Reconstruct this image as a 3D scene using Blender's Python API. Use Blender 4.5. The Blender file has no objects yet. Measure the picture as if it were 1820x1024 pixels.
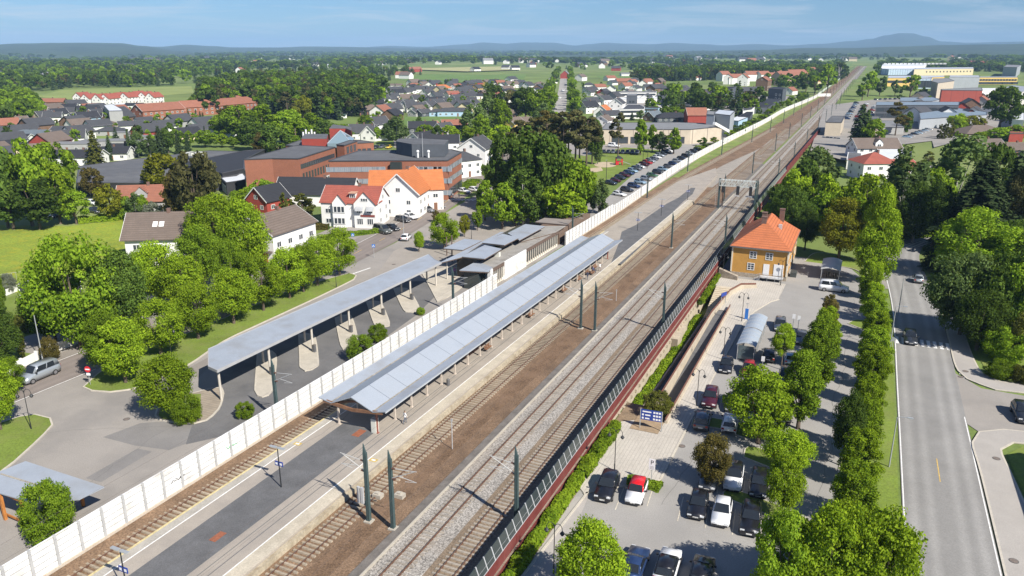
import bpy, math, random
import numpy as np
from mathutils import Vector, Matrix
R = math.radians
SC = bpy.context.scene
COL = SC.collection
# ------------------------------------------------------------------ camera model: pixels of the 1820x1024 photograph to metres
FPX, HCAM = 1360.0, 44.0
PIT = math.atan(424 / FPX); YAW = math.atan(645 / math.hypot(FPX, 424))
CYW, SYW, CPT, SPT = math.cos(YAW), math.sin(YAW), math.cos(PIT), math.sin(PIT)
def at(px, py, z=0.0):
    x = (px - 910) / FPX; y = -(py - 512) / FPX
    fw = CPT + y * SPT; up = y * CPT - SPT
    t = (z - HCAM) / up
    return Vector(((x * CYW - fw * SYW) * t, (x * SYW + fw * CYW) * t, z))
def pix(p):
    x, y, z = p; z -= HCAM
    r = x * CYW + y * SYW; fw = -x * SYW + y * CYW
    d = fw * CPT - z * SPT
    return 910 + FPX * r / d, 512 - FPX * (fw * SPT + z * CPT) / d
def bearing(px, dist, z=0.0):
    "ground point at a distance in the direction of a photo column"
    a = at(px, 200); d = Vector((a.x, a.y)).normalized() * dist
    return Vector((d.x, d.y, z))
# ------------------------------------------------------------------ materials
MATS = {}
def NN(nt, t, **kw):
    n = nt.nodes.new(t)
    for k, v in kw.items():
        if k.startswith('i_'):
            key = k[2:]; key = int(key) if key.isdigit() else key.replace('_', ' ')
            n.inputs[key].default_value = v
        else: setattr(n, k, v)
    return n
def c4(c): return (c[0], c[1], c[2], 1.0)
def hexc(s):
    v = [int(s[i:i + 2], 16) / 255 for i in (0, 2, 4)]
    return tuple(x / 12.92 if x <= .04045 else ((x + .055) / 1.055) ** 2.4 for x in v)
def M(name, col, rough=.85, var=.18, scale=.6, fine=0.0, fscale=12.0, bump=0.0, bscale=8.0, metal=0.0, spec=.3, rnd=0.0, stain=None, stain_amt=.5, sscale=.15, coat=0):
    if name in MATS: return MATS[name]
    m = bpy.data.materials.new(name); m.use_nodes = True; nt = m.node_tree; L = nt.links
    b = nt.nodes['Principled BSDF']
    b.inputs['Roughness'].default_value = rough; b.inputs['Metallic'].default_value = metal
    b.inputs['Specular IOR Level'].default_value = spec
    if coat: b.inputs['Coat Weight'].default_value = coat; b.inputs['Coat Roughness'].default_value = .05
    tc = NN(nt, 'ShaderNodeTexCoord')
    n1 = NN(nt, 'ShaderNodeTexNoise', i_Scale=scale, i_Detail=5.0, i_Roughness=.6); L.new(tc.outputs['Object'], n1.inputs['Vector'])
    r1 = NN(nt, 'ShaderNodeMapRange', i_1=.3, i_2=.7, i_3=1 - var, i_4=1 + var); L.new(n1.outputs['Fac'], r1.inputs[0])
    fac = r1.outputs[0]
    if fine:
        n2 = NN(nt, 'ShaderNodeTexNoise', i_Scale=fscale, i_Detail=3.0, i_Roughness=.7); L.new(tc.outputs['Object'], n2.inputs['Vector'])
        r2 = NN(nt, 'ShaderNodeMapRange', i_1=.32, i_2=.68, i_3=1 - fine, i_4=1 + fine); L.new(n2.outputs['Fac'], r2.inputs[0])
        mu = NN(nt, 'ShaderNodeMath', operation='MULTIPLY'); L.new(fac, mu.inputs[0]); L.new(r2.outputs[0], mu.inputs[1]); fac = mu.outputs[0]
    if rnd:
        oi = NN(nt, 'ShaderNodeObjectInfo'); r3 = NN(nt, 'ShaderNodeMapRange', i_1=0., i_2=1., i_3=1 - rnd, i_4=1 + rnd); L.new(oi.outputs['Random'], r3.inputs[0])
        mu = NN(nt, 'ShaderNodeMath', operation='MULTIPLY'); L.new(fac, mu.inputs[0]); L.new(r3.outputs[0], mu.inputs[1]); fac = mu.outputs[0]
    vm = NN(nt, 'ShaderNodeVectorMath', operation='SCALE'); vm.inputs[0].default_value = col; L.new(fac, vm.inputs['Scale'])
    out = vm.outputs[0]
    if stain:
        n4 = NN(nt, 'ShaderNodeTexNoise', i_Scale=sscale, i_Detail=6.0, i_Roughness=.65); L.new(tc.outputs['Object'], n4.inputs['Vector'])
        r4 = NN(nt, 'ShaderNodeMapRange', i_1=.48, i_2=.68, i_3=0., i_4=stain_amt); L.new(n4.outputs['Fac'], r4.inputs[0])
        mx = NN(nt, 'ShaderNodeMix', data_type='RGBA'); L.new(r4.outputs[0], mx.inputs[0]); L.new(out, mx.inputs[6]); mx.inputs[7].default_value = c4(stain); out = mx.outputs[2]
    L.new(out, b.inputs['Base Color'])
    if bump:
        n3 = NN(nt, 'ShaderNodeTexNoise', i_Scale=bscale, i_Detail=4.0); L.new(tc.outputs['Object'], n3.inputs['Vector'])
        bp = NN(nt, 'ShaderNodeBump', i_Strength=bump, i_Distance=.05); L.new(n3.outputs['Fac'], bp.inputs['Height']); L.new(bp.outputs[0], b.inputs['Normal'])
    MATS[name] = m; return m
def M_stripes(name, col, dark, period, axis='X', width=.12, **kw):
    "narrow darker seams every period metres along an object axis (boards, sheet seams, tiles)"
    m = M(name, col, **kw); nt = m.node_tree; L = nt.links
    if m.get('striped'): return m
    m['striped'] = 1
    b = nt.nodes['Principled BSDF']; src = b.inputs['Base Color'].links[0].from_socket
    tc = NN(nt, 'ShaderNodeTexCoord'); sx = NN(nt, 'ShaderNodeSeparateXYZ'); L.new(tc.outputs['Object'], sx.inputs[0])
    dv = NN(nt, 'ShaderNodeMath', operation='DIVIDE', i_1=period); L.new(sx.outputs[axis], dv.inputs[0])
    fr = NN(nt, 'ShaderNodeMath', operation='FRACT'); L.new(dv.outputs[0], fr.inputs[0])
    lt = NN(nt, 'ShaderNodeMath', operation='LESS_THAN', i_1=width); L.new(fr.outputs[0], lt.inputs[0])
    mx = NN(nt, 'ShaderNodeMix', data_type='RGBA'); L.new(lt.outputs[0], mx.inputs[0]); L.new(src, mx.inputs[6]); mx.inputs[7].default_value = c4(dark)
    L.new(mx.outputs[2], b.inputs['Base Color']); return m
def M_leaf(name, c1, c2, trans=.35, rnd=.3, scale=.5):
    if name in MATS: return MATS[name]
    m = bpy.data.materials.new(name); m.use_nodes = True; nt = m.node_tree; L = nt.links
    nt.nodes.remove(nt.nodes['Principled BSDF']); out = nt.nodes['Material Output']
    at_ = NN(nt, 'ShaderNodeAttribute', attribute_name='tint')
    tc = NN(nt, 'ShaderNodeTexCoord'); n1 = NN(nt, 'ShaderNodeTexNoise', i_Scale=scale, i_Detail=2.0); L.new(tc.outputs['Object'], n1.inputs['Vector'])
    ad = NN(nt, 'ShaderNodeMath', operation='ADD'); L.new(at_.outputs['Fac'], ad.inputs[0]); L.new(n1.outputs['Fac'], ad.inputs[1])
    mr = NN(nt, 'ShaderNodeMapRange', i_1=.45, i_2=1.5, i_3=0., i_4=1.); L.new(ad.outputs[0], mr.inputs[0])
    mx = NN(nt, 'ShaderNodeMix', data_type='RGBA'); L.new(mr.outputs[0], mx.inputs[0]); mx.inputs[6].default_value = c4(c1); mx.inputs[7].default_value = c4(c2)
    oi = NN(nt, 'ShaderNodeObjectInfo'); r3 = NN(nt, 'ShaderNodeMapRange', i_1=0., i_2=1., i_3=1 - rnd, i_4=1 + rnd); L.new(oi.outputs['Random'], r3.inputs[0])
    vm = NN(nt, 'ShaderNodeVectorMath', operation='SCALE'); L.new(mx.outputs[2], vm.inputs[0]); L.new(r3.outputs[0], vm.inputs['Scale'])
    df = NN(nt, 'ShaderNodeBsdfDiffuse'); tr = NN(nt, 'ShaderNodeBsdfTranslucent')
    yl = NN(nt, 'ShaderNodeVectorMath', operation='MULTIPLY'); yl.inputs[1].default_value = (1.25, 1.2, .45); L.new(vm.outputs[0], yl.inputs[0])
    L.new(vm.outputs[0], df.inputs['Color']); L.new(yl.outputs[0], tr.inputs['Color'])
    ms = NN(nt, 'ShaderNodeMixShader', i_0=trans); L.new(df.outputs[0], ms.inputs[1]); L.new(tr.outputs[0], ms.inputs[2])
    L.new(ms.outputs[0], out.inputs['Surface']); MATS[name] = m; return m
def M_plain(name, col, rough=.5, metal=0., spec=.5, coat=0.):
    if name in MATS: return MATS[name]
    m = bpy.data.materials.new(name); m.use_nodes = True; b = m.node_tree.nodes['Principled BSDF']
    b.inputs['Base Color'].default_value = c4(col); b.inputs['Roughness'].default_value = rough; b.inputs['Metallic'].default_value = metal
    b.inputs['Specular IOR Level'].default_value = spec
    if coat: b.inputs['Coat Weight'].default_value = coat; b.inputs['Coat Roughness'].default_value = .04
    MATS[name] = m; return m
# ------------------------------------------------------------------ mesh builder
class MB:
    def __init__(s): s.v = []; s.f = []; s.m = []; s.uv = None
    def poly(s, pts, m=0):
        i = len(s.v); s.v += [tuple(p) for p in pts]; s.f.append(tuple(range(i, i + len(pts)))); s.m.append(m); return s
    def hexa(s, a, m=0):
        "8 corners: bottom ring 0-3 counter-clockwise, top ring 4-7"
        i = len(s.v); s.v += [tuple(p) for p in a]
        for q in ((3, 2, 1, 0), (4, 5, 6, 7), (0, 1, 5, 4), (1, 2, 6, 5), (2, 3, 7, 6), (3, 0, 4, 7)):
            s.f.append(tuple(i + k for k in q)); s.m.append(m)
        return s
    def box(s, x0, x1, y0, y1, z0, z1, m=0):
        return s.hexa([(x0, y0, z0), (x1, y0, z0), (x1, y1, z0), (x0, y1, z0), (x0, y0, z1), (x1, y0, z1), (x1, y1, z1), (x0, y1, z1)], m)
    def bar(s, p, q, w, h, m=0, up=(0, 0, 1)):
        "box beam between two points, w wide, h tall, centred"
        p = Vector(p); q = Vector(q); d = (q - p).normalized(); u = Vector(up)
        if abs(d.dot(u)) > .98: u = Vector((0, 1, 0))
        sd = d.cross(u).normalized(); u = sd.cross(d)
        a = sd * w / 2; b = u * h / 2
        return s.hexa([p - a - b, p + a - b, q + a - b, q - a - b, p - a + b, p + a + b, q + a + b, q - a + b], m)
    def prism(s, pts, z0, z1, m=0, mt=None):
        n = len(pts); ar = sum(pts[i][0] * pts[(i + 1) % n][1] - pts[(i + 1) % n][0] * pts[i][1] for i in range(n))
        if ar < 0: pts = pts[::-1]
        i = len(s.v); s.v += [(p[0], p[1], z0) for p in pts] + [(p[0], p[1], z1) for p in pts]
        s.f.append(tuple(range(i + n - 1, i - 1, -1))); s.m.append(m)
        s.f.append(tuple(range(i + n, i + 2 * n))); s.m.append(m if mt is None else mt)
        for k in range(n):
            k2 = (k + 1) % n; s.f.append((i + k, i + k2, i + n + k2, i + n + k)); s.m.append(m)
        return s
    def tube(s, p, q, r0, r1=None, n=8, m=0, cap=True):
        r1 = r0 if r1 is None else r1
        p = Vector(p); q = Vector(q); d = (q - p).normalized(); u = Vector((0, 0, 1)) if abs(d.z) < .9 else Vector((1, 0, 0))
        a = d.cross(u).normalized(); b = d.cross(a); i = len(s.v)
        for c, r in ((p, r0), (q, r1)):
            for k in range(n):
                t = 2 * math.pi * k / n; s.v.append(tuple(c + a * (math.cos(t) * r) + b * (math.sin(t) * r)))
        for k in range(n):
            k2 = (k + 1) % n; s.f.append((i + k, i + n + k, i + n + k2, i + k2)); s.m.append(m)
        if cap:
            s.f.append(tuple(range(i, i + n))); s.m.append(m); s.f.append(tuple(range(i + 2 * n - 1, i + n - 1, -1))); s.m.append(m)
        return s
    def path(s, pts, r, n=6, m=0):
        for a, b in zip(pts[:-1], pts[1:]): s.tube(a, b, r, r, n, m)
        return s
    def disc(s, c, r, h, n=16, m=0, axis=(0, 0, 1)):
        c = Vector(c); d = Vector(axis) * h / 2; return s.tube(c - d, c + d, r, r, n, m)
    def ball(s, c, r, n=8, m=0, sz=1.0):
        i = len(s.v); c = Vector(c); rows = n // 2
        for j in range(1, rows):
            a = math.pi * j / rows
            for k in range(n):
                t = 2 * math.pi * k / n; s.v.append((c.x + r * math.sin(a) * math.cos(t), c.y + r * math.sin(a) * math.sin(t), c.z + r * sz * math.cos(a)))
        t0 = len(s.v); s.v.append((c.x, c.y, c.z + r * sz)); s.v.append((c.x, c.y, c.z - r * sz))
        for j in range(rows - 2):
            for k in range(n):
                k2 = (k + 1) % n; s.f.append((i + j * n + k, i + (j + 1) * n + k, i + (j + 1) * n + k2, i + j * n + k2)); s.m.append(m)
        for k in range(n):
            k2 = (k + 1) % n; s.f.append((t0, i + k, i + k2)); s.m.append(m)
            j = i + (rows - 2) * n; s.f.append((t0 + 1, j + k2, j + k)); s.m.append(m)
        return s
    def mesh(s, name, mats, off=None, smooth=False):
        me = bpy.data.meshes.new(name)
        v = s.v if off is None else [(a - off[0], b - off[1], c - off[2]) for a, b, c in s.v]
        me.from_pydata(v, [], s.f)
        if not isinstance(mats, (list, tuple)): mats = [mats]
        for q in mats: me.materials.append(q)
        if len(mats) > 1: me.polygons.foreach_set('material_index', s.m)
        if s.uv:
            ul = me.uv_layers.new(name='UVMap'); ul.data.foreach_set('uv', [c for f in s.f for k in f for c in s.uv[k]])
        if smooth: me.polygons.foreach_set('use_smooth', [True] * len(s.f))
        me.update(); return me
    def build(s, name, mats, parent=None, world=False, smooth=False):
        off = parent.matrix_world.translation if (parent and world) else None
        o = bpy.data.objects.new(name, s.mesh(name, mats, off, smooth)); COL.objects.link(o)
        if parent: o.parent = parent
        return o
def tag(o, label=None, cat=None, group=None, kind=None):
    if label: o['label'] = label
    if cat: o['category'] = cat
    if group: o['group'] = group
    if kind: o['kind'] = kind
    return o
LABELS = {}
def thing(name, label, cat, loc=(0, 0, 0), rz=0.0, group=None):
    o = bpy.data.objects.new(name, None); COL.objects.link(o); o.empty_display_size = .5
    o.matrix_world = Matrix.Translation(Vector(loc)) @ Matrix.Rotation(rz, 4, 'Z')
    return tag(o, label, cat, group)
def struct(name, mb, mat, smooth=False): return tag(mb.build(name, mat, None, smooth=smooth), kind='structure')
def copy_tree(o, parent=None):
    c = o.copy(); COL.objects.link(c)
    if parent: c.parent = parent
    for ch in o.children: copy_tree(ch, c)
    return c
def place(o, loc, rz=0., sc=1.0, label=None, group=None):
    if not isinstance(sc, (tuple, list)): sc = (sc, sc, sc)
    o.matrix_world = Matrix.Translation(Vector(loc)) @ Matrix.Rotation(rz, 4, 'Z') @ Matrix.Diagonal((*sc, 1))
    return tag(o, label, None, group)
def ribbon(pts, wl, wr, z, mb=None, m=0):
    "flat strip along a polyline; offsets wl to the left, wr to the right; uv = (metres across, metres along)"
    mb = mb or MB(); n = len(pts); i0 = len(mb.v); mb.uv = mb.uv or []; s = 0.
    for k in range(n):
        a = Vector(pts[max(0, k - 1)][:2]); b = Vector(pts[min(n - 1, k + 1)][:2]); d = (b - a).normalized(); nl = Vector((-d.y, d.x)); p = Vector(pts[k][:2])
        if k: s += (p - Vector(pts[k - 1][:2])).length
        l = p + nl * wl; r = p - nl * wr; zz = pts[k][2] if (z is None) else z
        mb.v += [(l.x, l.y, zz), (r.x, r.y, zz)]; mb.uv += [(-wl, s), (wr, s)]
    for k in range(n - 1):
        j = i0 + 2 * k; mb.f.append((j, j + 1, j + 3, j + 2)); mb.m.append(m)
    return mb
def smooth_line(pts, step=4.0):
    "Catmull-Rom through points"
    P = [Vector(p) for p in pts]; out = []
    for k in range(len(P) - 1):
        p0 = P[max(0, k - 1)]; p1 = P[k]; p2 = P[k + 1]; p3 = P[min(len(P) - 1, k + 2)]
        n = max(1, int((p2 - p1).length / step))
        for j in range(n):
            t = j / n; out.append(.5 * ((2 * p1) + (p2 - p0) * t + (2 * p0 - 5 * p1 + 4 * p2 - p3) * t * t + (3 * p1 - p0 - 3 * p2 + p3) * t ** 3))
    out.append(P[-1]); return out
def sheet(name, pts, z, mat, step=None):
    "ground polygon from photo pixels (or xy pairs marked with Vector)"
    w = [(p if isinstance(p, Vector) else at(p[0], p[1], z)) for p in pts]
    if step: w = smooth_line(w + [w[0]], step)[:-1]
    mb = MB(); n = len(w); ar = sum(w[i].x * w[(i + 1) % n].y - w[(i + 1) % n].x * w[i].y for i in range(n))
    if ar < 0: w = w[::-1]
    mb.poly([(p.x, p.y, z) for p in w]); return struct(name, mb, mat)
def island(name, pts, z, mtop, mkerb, h=.13, kw=.22, step=1.2, mid=None):
    "kerbed raised area: kerb ring and a top sheet inside it"
    w = [(p if isinstance(p, Vector) else at(p[0], p[1], z)) for p in pts]
    if step: w = smooth_line(w + [w[0]], step)[:-1]
    n = len(w); ar = sum(w[i].x * w[(i + 1) % n].y - w[(i + 1) % n].x * w[i].y for i in range(n))
    if ar < 0: w = w[::-1]
    inn = []
    for i in range(n):
        d = (w[(i + 1) % n] - w[i - 1]); d.z = 0; d.normalize(); inn.append(w[i] + Vector((-d.y, d.x, 0)) * kw)
    mb = MB()
    i0 = len(mb.v); mb.v += [(p.x, p.y, z - .02) for p in w] + [(p.x, p.y, z + h) for p in w] + [(p.x, p.y, z + h) for p in inn]
    for k in range(n):
        k2 = (k + 1) % n
        mb.f += [(i0 + k, i0 + k2, i0 + n + k2, i0 + n + k), (i0 + n + k, i0 + n + k2, i0 + 2 * n + k2, i0 + 2 * n + k)]; mb.m += [0, 0]
    struct(name + '_kerb', mb, mkerb)
    t = MB(); t.poly([(p.x, p.y, z + h - .004) for p in inn]); return struct(name, t, mtop)
# ------------------------------------------------------------------ render settings, camera, light, air
cam = bpy.data.cameras.new('camera'); camo = bpy.data.objects.new('camera', cam); COL.objects.link(camo)
cam.sensor_width = 36; cam.lens = 36 * FPX / 1820; cam.clip_start = .5; cam.clip_end = 80000
camo.location = (0, 0, HCAM); camo.rotation_euler = (math.pi / 2 - PIT, 0, YAW); SC.camera = camo
SC.render.engine = 'CYCLES'; SC.cycles.max_bounces = 6; SC.cycles.diffuse_bounces = 3; SC.cycles.glossy_bounces = 3
SC.cycles.transmission_bounces = 4; SC.cycles.transparent_max_bounces = 8; SC.cycles.volume_bounces = 0
SC.cycles.use_denoising = True; SC.cycles.sample_clamp_indirect = 6; SC.cycles.caustics_reflective = False; SC.cycles.caustics_refractive = False
SC.view_settings.view_transform = 'Standard'; SC.view_settings.look = 'None'; SC.view_settings.gamma = 1; SC.view_settings.exposure = .66
SUNAZ, SUNEL = 115.5, 42.0
sv = Vector((math.sin(R(SUNAZ)) * math.cos(R(SUNEL)), math.cos(R(SUNAZ)) * math.cos(R(SUNEL)), math.sin(R(SUNEL))))
sl = bpy.data.lights.new('sun', 'SUN'); sl.energy = 5.0; sl.angle = R(.5); sl.color = (1.0, .945, .86)
so = bpy.data.objects.new('sun', sl); COL.objects.link(so); so.rotation_euler = (-sv).to_track_quat('-Z', 'Y').to_euler(); so.location = sv * 300
w = bpy.data.worlds.new('World'); SC.world = w; w.use_nodes = True; nt = w.node_tree; L = nt.links
bg = nt.nodes['Background']; bg.inputs['Strength'].default_value = .052
sky = NN(nt, 'ShaderNodeTexSky', sky_type='NISHITA', sun_disc=False, sun_elevation=R(SUNEL), sun_rotation=R(SUNAZ), altitude=200.0, air_density=1.0, dust_density=.15, ozone_density=3.5)
# thin streaks of high cloud: a world-space noise on the sky direction
tc = NN(nt, 'ShaderNodeTexCoord'); sx = NN(nt, 'ShaderNodeSeparateXYZ'); L.new(tc.outputs['Generated'], sx.inputs[0])
az = NN(nt, 'ShaderNodeMath', operation='ADD', i_1=.06); L.new(sx.outputs['Z'], az.inputs[0])
dx = NN(nt, 'ShaderNodeMath', operation='DIVIDE'); L.new(sx.outputs['X'], dx.inputs[0]); L.new(az.outputs[0], dx.inputs[1])
dy = NN(nt, 'ShaderNodeMath', operation='DIVIDE'); L.new(sx.outputs['Y'], dy.inputs[0]); L.new(az.outputs[0], dy.inputs[1])
cb = NN(nt, 'ShaderNodeCombineXYZ'); L.new(dx.outputs[0], cb.inputs[0]); L.new(dy.outputs[0], cb.inputs[1])
nz = NN(nt, 'ShaderNodeTexNoise', i_Scale=.55, i_Detail=6.0, i_Roughness=.6, i_Distortion=.8); L.new(cb.outputs[0], nz.inputs['Vector'])
mr = NN(nt, 'ShaderNodeMapRange', i_1=.47, i_2=.78, i_3=0., i_4=.75); L.new(nz.outputs['Fac'], mr.inputs[0])
mx = NN(nt, 'ShaderNodeMix', data_type='RGBA'); L.new(mr.outputs[0], mx.inputs[0]); tn = NN(nt, 'ShaderNodeVectorMath', operation='MULTIPLY'); tn.inputs[1].default_value = (.60, .86, 1.22); L.new(sky.outputs[0], tn.inputs[0]); L.new(tn.outputs[0], mx.inputs[6]); mx.inputs[7].default_value = (9.5, 10.0, 10.5, 1)
L.new(mx.outputs[2], bg.inputs['Color'])
# ------------------------------------------------------------------ ground
def sstep(a, b, x): t = min(1, max(0, (x - a) / (b - a))); return t * t * (3 - 2 * t)
LOTZ = -1.5
def gz(x, y):
    r = math.hypot(x, y)
    if x > -25.02:
        z = -1.56 + 1.44 * sstep(330, 470, y)
        if -25.02 < x < -18.4 and 90.5 < y < 151.2 and (x < -20.25 or y < 136): z = -4.9
    elif x > -60.8: z = -.45
    else: z = -.06
    if r > 1200: z += (math.sin(x * .0021 + 1.3) * math.cos(y * .0017) + .6 * math.sin(x * .0047 + y * .0031)) * 5 * sstep(1200, 3000, r) + sstep(3000, 9000, r) * 12
    return z
def geo(a, b, s0, k):
    out = [a]; s = s0
    while out[-1] < b: out.append(out[-1] + s); s *= k
    return out
xs = sorted(set([round(-v, 2) for v in geo(66, 15600, 8, 1.07)] + [round(v, 2) for v in geo(20, 6200, 8, 1.09)] + [-60.9, -60.7, -50, -40, -30, -25.06, -24.98, -20.3, -20.2, -18.42, -18.36, -10, 0, 10]))
ys = sorted(set([round(v, 2) for v in geo(160, 15500, 8, 1.07)] + [-60, -30, 0, 30, 60, 90.4, 90.6, 110, 135.95, 136.05, 151.1, 151.3]))
mb = MB(); nx = len(xs)
for y in ys:
    for x in xs: mb.v.append((x, y, gz(x, y)))
for j in range(len(ys) - 1):
    for i in range(nx - 1): mb.f.append((j * nx + i, j * nx + i + 1, (j + 1) * nx + i + 1, (j + 1) * nx + i)); mb.m.append(0)
g_mat = M('meadow_ground', (.135, .185, .045), .95, .3, .012, fine=.18, fscale=1.5, stain=(.24, .26, .095), stain_amt=.7, sscale=.004)
struct('ground', mb, g_mat)
grass_m = M('lawn_grass', (.15, .205, .032), .95, .22, .12, fine=.25, fscale=5, stain=(.19, .19, .07), stain_amt=.55, sscale=.22)
mead_m = M('dandelion_meadow', (.20, .26, .03), .95, .22, .08, fine=.35, fscale=2.2, stain=(.36, .31, .02), stain_amt=.55, sscale=.5)
field_m = M('pale_field', (.22, .26, .075), .95, .15, .02, fine=.1, fscale=.3, stain=(.16, .22, .06), stain_amt=.7, sscale=.008)
field2_m = M('green_field', (.12, .19, .045), .95, .15, .02, fine=.1, fscale=.3)
# ------------------------------------------------------------------ hills at the horizon: real ridges at their own distances
def ridge(name, prof, r0, rp, r1, mat, seed, rough=.10, zfoot=10):
    rg = random.Random(seed); ph = [rg.uniform(0, 6.28) for _ in range(12)]
    def top(px):
        for (a, ya), (b, yb) in zip(prof[:-1], prof[1:]):
            if a <= px <= b: t = (px - a) / (b - a); t = t * t * (3 - 2 * t); return ya + (yb - ya) * t
        return prof[0][1] if px < prof[0][0] else prof[-1][1]
    mb = MB(); px0, px1, nn = prof[0][0], prof[-1][0], int((prof[-1][0] - prof[0][0]) / 4); rr = [r0 + (rp - r0) * k / 8 for k in range(9)] + [rp + (r1 - rp) * k / 3 for k in (1, 2, 3)]
    for j, r in enumerate(rr):
        for i in range(nn + 1):
            px = px0 + (px1 - px0) * i / nn; zt = max(zfoot, HCAM + (88 - top(px)) / FPX * rp * 1.04); p = bearing(px, r)
            t = (r - r0) / (rp - r0) if r <= rp else 1 - (r - rp) / (r1 - rp) * .7
            n = sum(math.sin(p.x * f + ph[q]) * math.cos(p.y * f * 1.3 + ph[q + 4]) * am for q, (f, am) in enumerate(((.0016, .5), (.0037, .3), (.008, .16), (.017, .08))))
            ed = min(1, i / 12, (nn - i) / 12)
            e = (t ** 1.35) * (1 + rough * n * (1.4 if r < rp else .25)) if r <= rp else t
            mb.v.append((p.x, p.y, zfoot - 30 * (1 - min(1, t * 4)) + (zt - zfoot) * e * ed))
    for j in range(len(rr) - 1):
        for i in range(nn): a = j * (nn + 1) + i; mb.f.append((a, a + 1, a + nn + 2, a + nn + 1)); mb.m.append(0)
    struct(name, mb, mat, smooth=True)
hill_m = M('wooded_hill', (.035, .055, .026), .95, .35, .004, fine=.35, fscale=.03, stain=(.09, .12, .05), stain_amt=.35, sscale=.0022)
ridge('hills', [(-260, 84), (-120, 82), (0, 82), (60, 80), (120, 79), (180, 78.5), (230, 79), (270, 83), (330, 90), (400, 97), (460, 101), (520, 103)], 4300, 7000, 8200, hill_m, 3)
ridge('hills', [(-240, 80), (-60, 82), (60, 81.5), (200, 84), (300, 84), (345, 81), (390, 83), (430, 85), (500, 85), (560, 83.5), (620, 84), (690, 85), (740, 86), (800, 87), (880, 89), (1000, 92), (1080, 94)], 6800, 9600, 11200, hill_m, 5)
ridge('hills', [(560, 86), (640, 85), (700, 82.5), (760, 84), (830, 80), (860, 77), (900, 79), (930, 77), (980, 77.5), (1020, 82), (1040, 80), (1072, 77.5), (1110, 79), (1150, 80), (1190, 78), (1240, 80), (1280, 82), (1330, 80), (1390, 82), (1440, 80), (1500, 76), (1530, 73), (1555, 68), (1580, 65), (1600, 65.5), (1625, 70), (1655, 77), (1700, 79), (1760, 78), (1840, 77), (1980, 80)], 9800, 13600, 15200, hill_m, 8, .06)
ridge('hills', [(960, 96), (1050, 95.5), (1150, 92), (1250, 90), (1340, 89), (1420, 86), (1500, 86), (1580, 84), (1660, 82), (1740, 81), (1820, 80), (1950, 80)], 4200, 6500, 7600, hill_m, 12)
# air: one even volume round everything
hz = MB().box(-18500, 8500, -100, 18500, -40, 340); vm = bpy.data.materials.new('air'); vm.use_nodes = True; vt = vm.node_tree
vt.nodes.remove(vt.nodes['Principled BSDF']); pv = NN(vt, 'ShaderNodeVolumePrincipled'); pv.inputs['Density'].default_value = HAZE = 8.0e-5; pv.inputs['Color'].default_value = (.40, .645, .95, 1); pv.inputs['Anisotropy'].default_value = -.1
vt.links.new(pv.outputs[0], vt.nodes['Material Output'].inputs['Volume']); vm.cycles.homogeneous_volume = True
tag(hz.build('haze', vm), kind='stuff')
# ------------------------------------------------------------------ railway: beds, platform, tracks
brown_b = M('rusty_ballast', (.19, .124, .077), .95, .25, .25, fine=.5, fscale=7, stain=(.09, .06, .04), stain_amt=.6, sscale=.18, bump=.6, bscale=9)
grey_b = M('grey_ballast', (.30, .278, .248), .95, .14, .3, fine=.75, fscale=6.5, stain=(.24, .2, .16), stain_amt=.5, sscale=.15, bump=.8, bscale=9)
old_b = M('old_ballast', (.20, .155, .112), .95, .2, .2, fine=.4, fscale=6, stain=(.26, .24, .21), stain_amt=.7, sscale=.06, bump=.5, bscale=8)
conc = M('old_concrete', (.42, .385, .32), .9, .12, .5, fine=.1, fscale=9, stain=(.24, .21, .17), stain_amt=.5, sscale=.5)
dconc = M('dark_concrete', (.15, .135, .12), .9, .25, .8, fine=.2, fscale=9)
plat_m = M('platform_asphalt', (.33, .293, .248), .92, .09, .3, fine=.12, fscale=10, stain=(.24, .22, .20), stain_amt=.5, sscale=.25)
dark_asph = M('dark_asphalt', (.118, .118, .12), .9, .16, .5, fine=.2, fscale=9)
asph = M('grey_asphalt', (.285, .262, .235), .9, .1, .15, fine=.14, fscale=8, stain=(.19, .18, .17), stain_amt=.55, sscale=.1)
asph2 = M('worn_asphalt', (.24, .215, .19), .9, .1, .2, fine=.14, fscale=8, stain=(.17, .155, .14), stain_amt=.5, sscale=.12)
lot_m = M('parking_asphalt', (.295, .282, .262), .9, .08, .2, fine=.14, fscale=8, stain=(.25, .24, .225), stain_amt=.5, sscale=.12)
paint_w = M('white_paint', (.72, .71, .68), .7, .15, 2, fine=.2, fscale=14)
paint_y = M('yellow_paint', (.60, .40, .10), .7, .2, 2, fine=.25, fscale=14)
pave_m = M_stripes('pale_paving', (.45, .415, .36), (.33, .3, .26), .42, 'X', .12, rough=.9, var=.1, scale=.4, fine=.14, fscale=6)
kerb_m = M('granite_kerb', (.47, .43, .36), .9, .1, 1.5, fine=.15, fscale=12)
def lane(cx): return lambda y: cx
def t1x(y): return -57.7 + (0 if y < 200 else 9.5 * sstep(200, 560, y) + 5 * sstep(520, 900, y)) + .006 * max(0, y - 300)
def bend(y): return .0062 * max(0, y - 250)
TRK = [t1x, lambda y: -42.05 + bend(y), lambda y: -33.15 + bend(y), lambda y: -28.75 + bend(y)]
YY = [20 + 8 * k for k in range(60)] + [520 + 30 * k for k in range(80)]
def wallx(y): return -60.55 if y < 200 else -60.55 - 2.2 * sstep(200, 300, y) + 6.5 * sstep(300, 560, y) + 11 * sstep(560, 830, y) + 6 * sstep(860, 1600, y)
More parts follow.
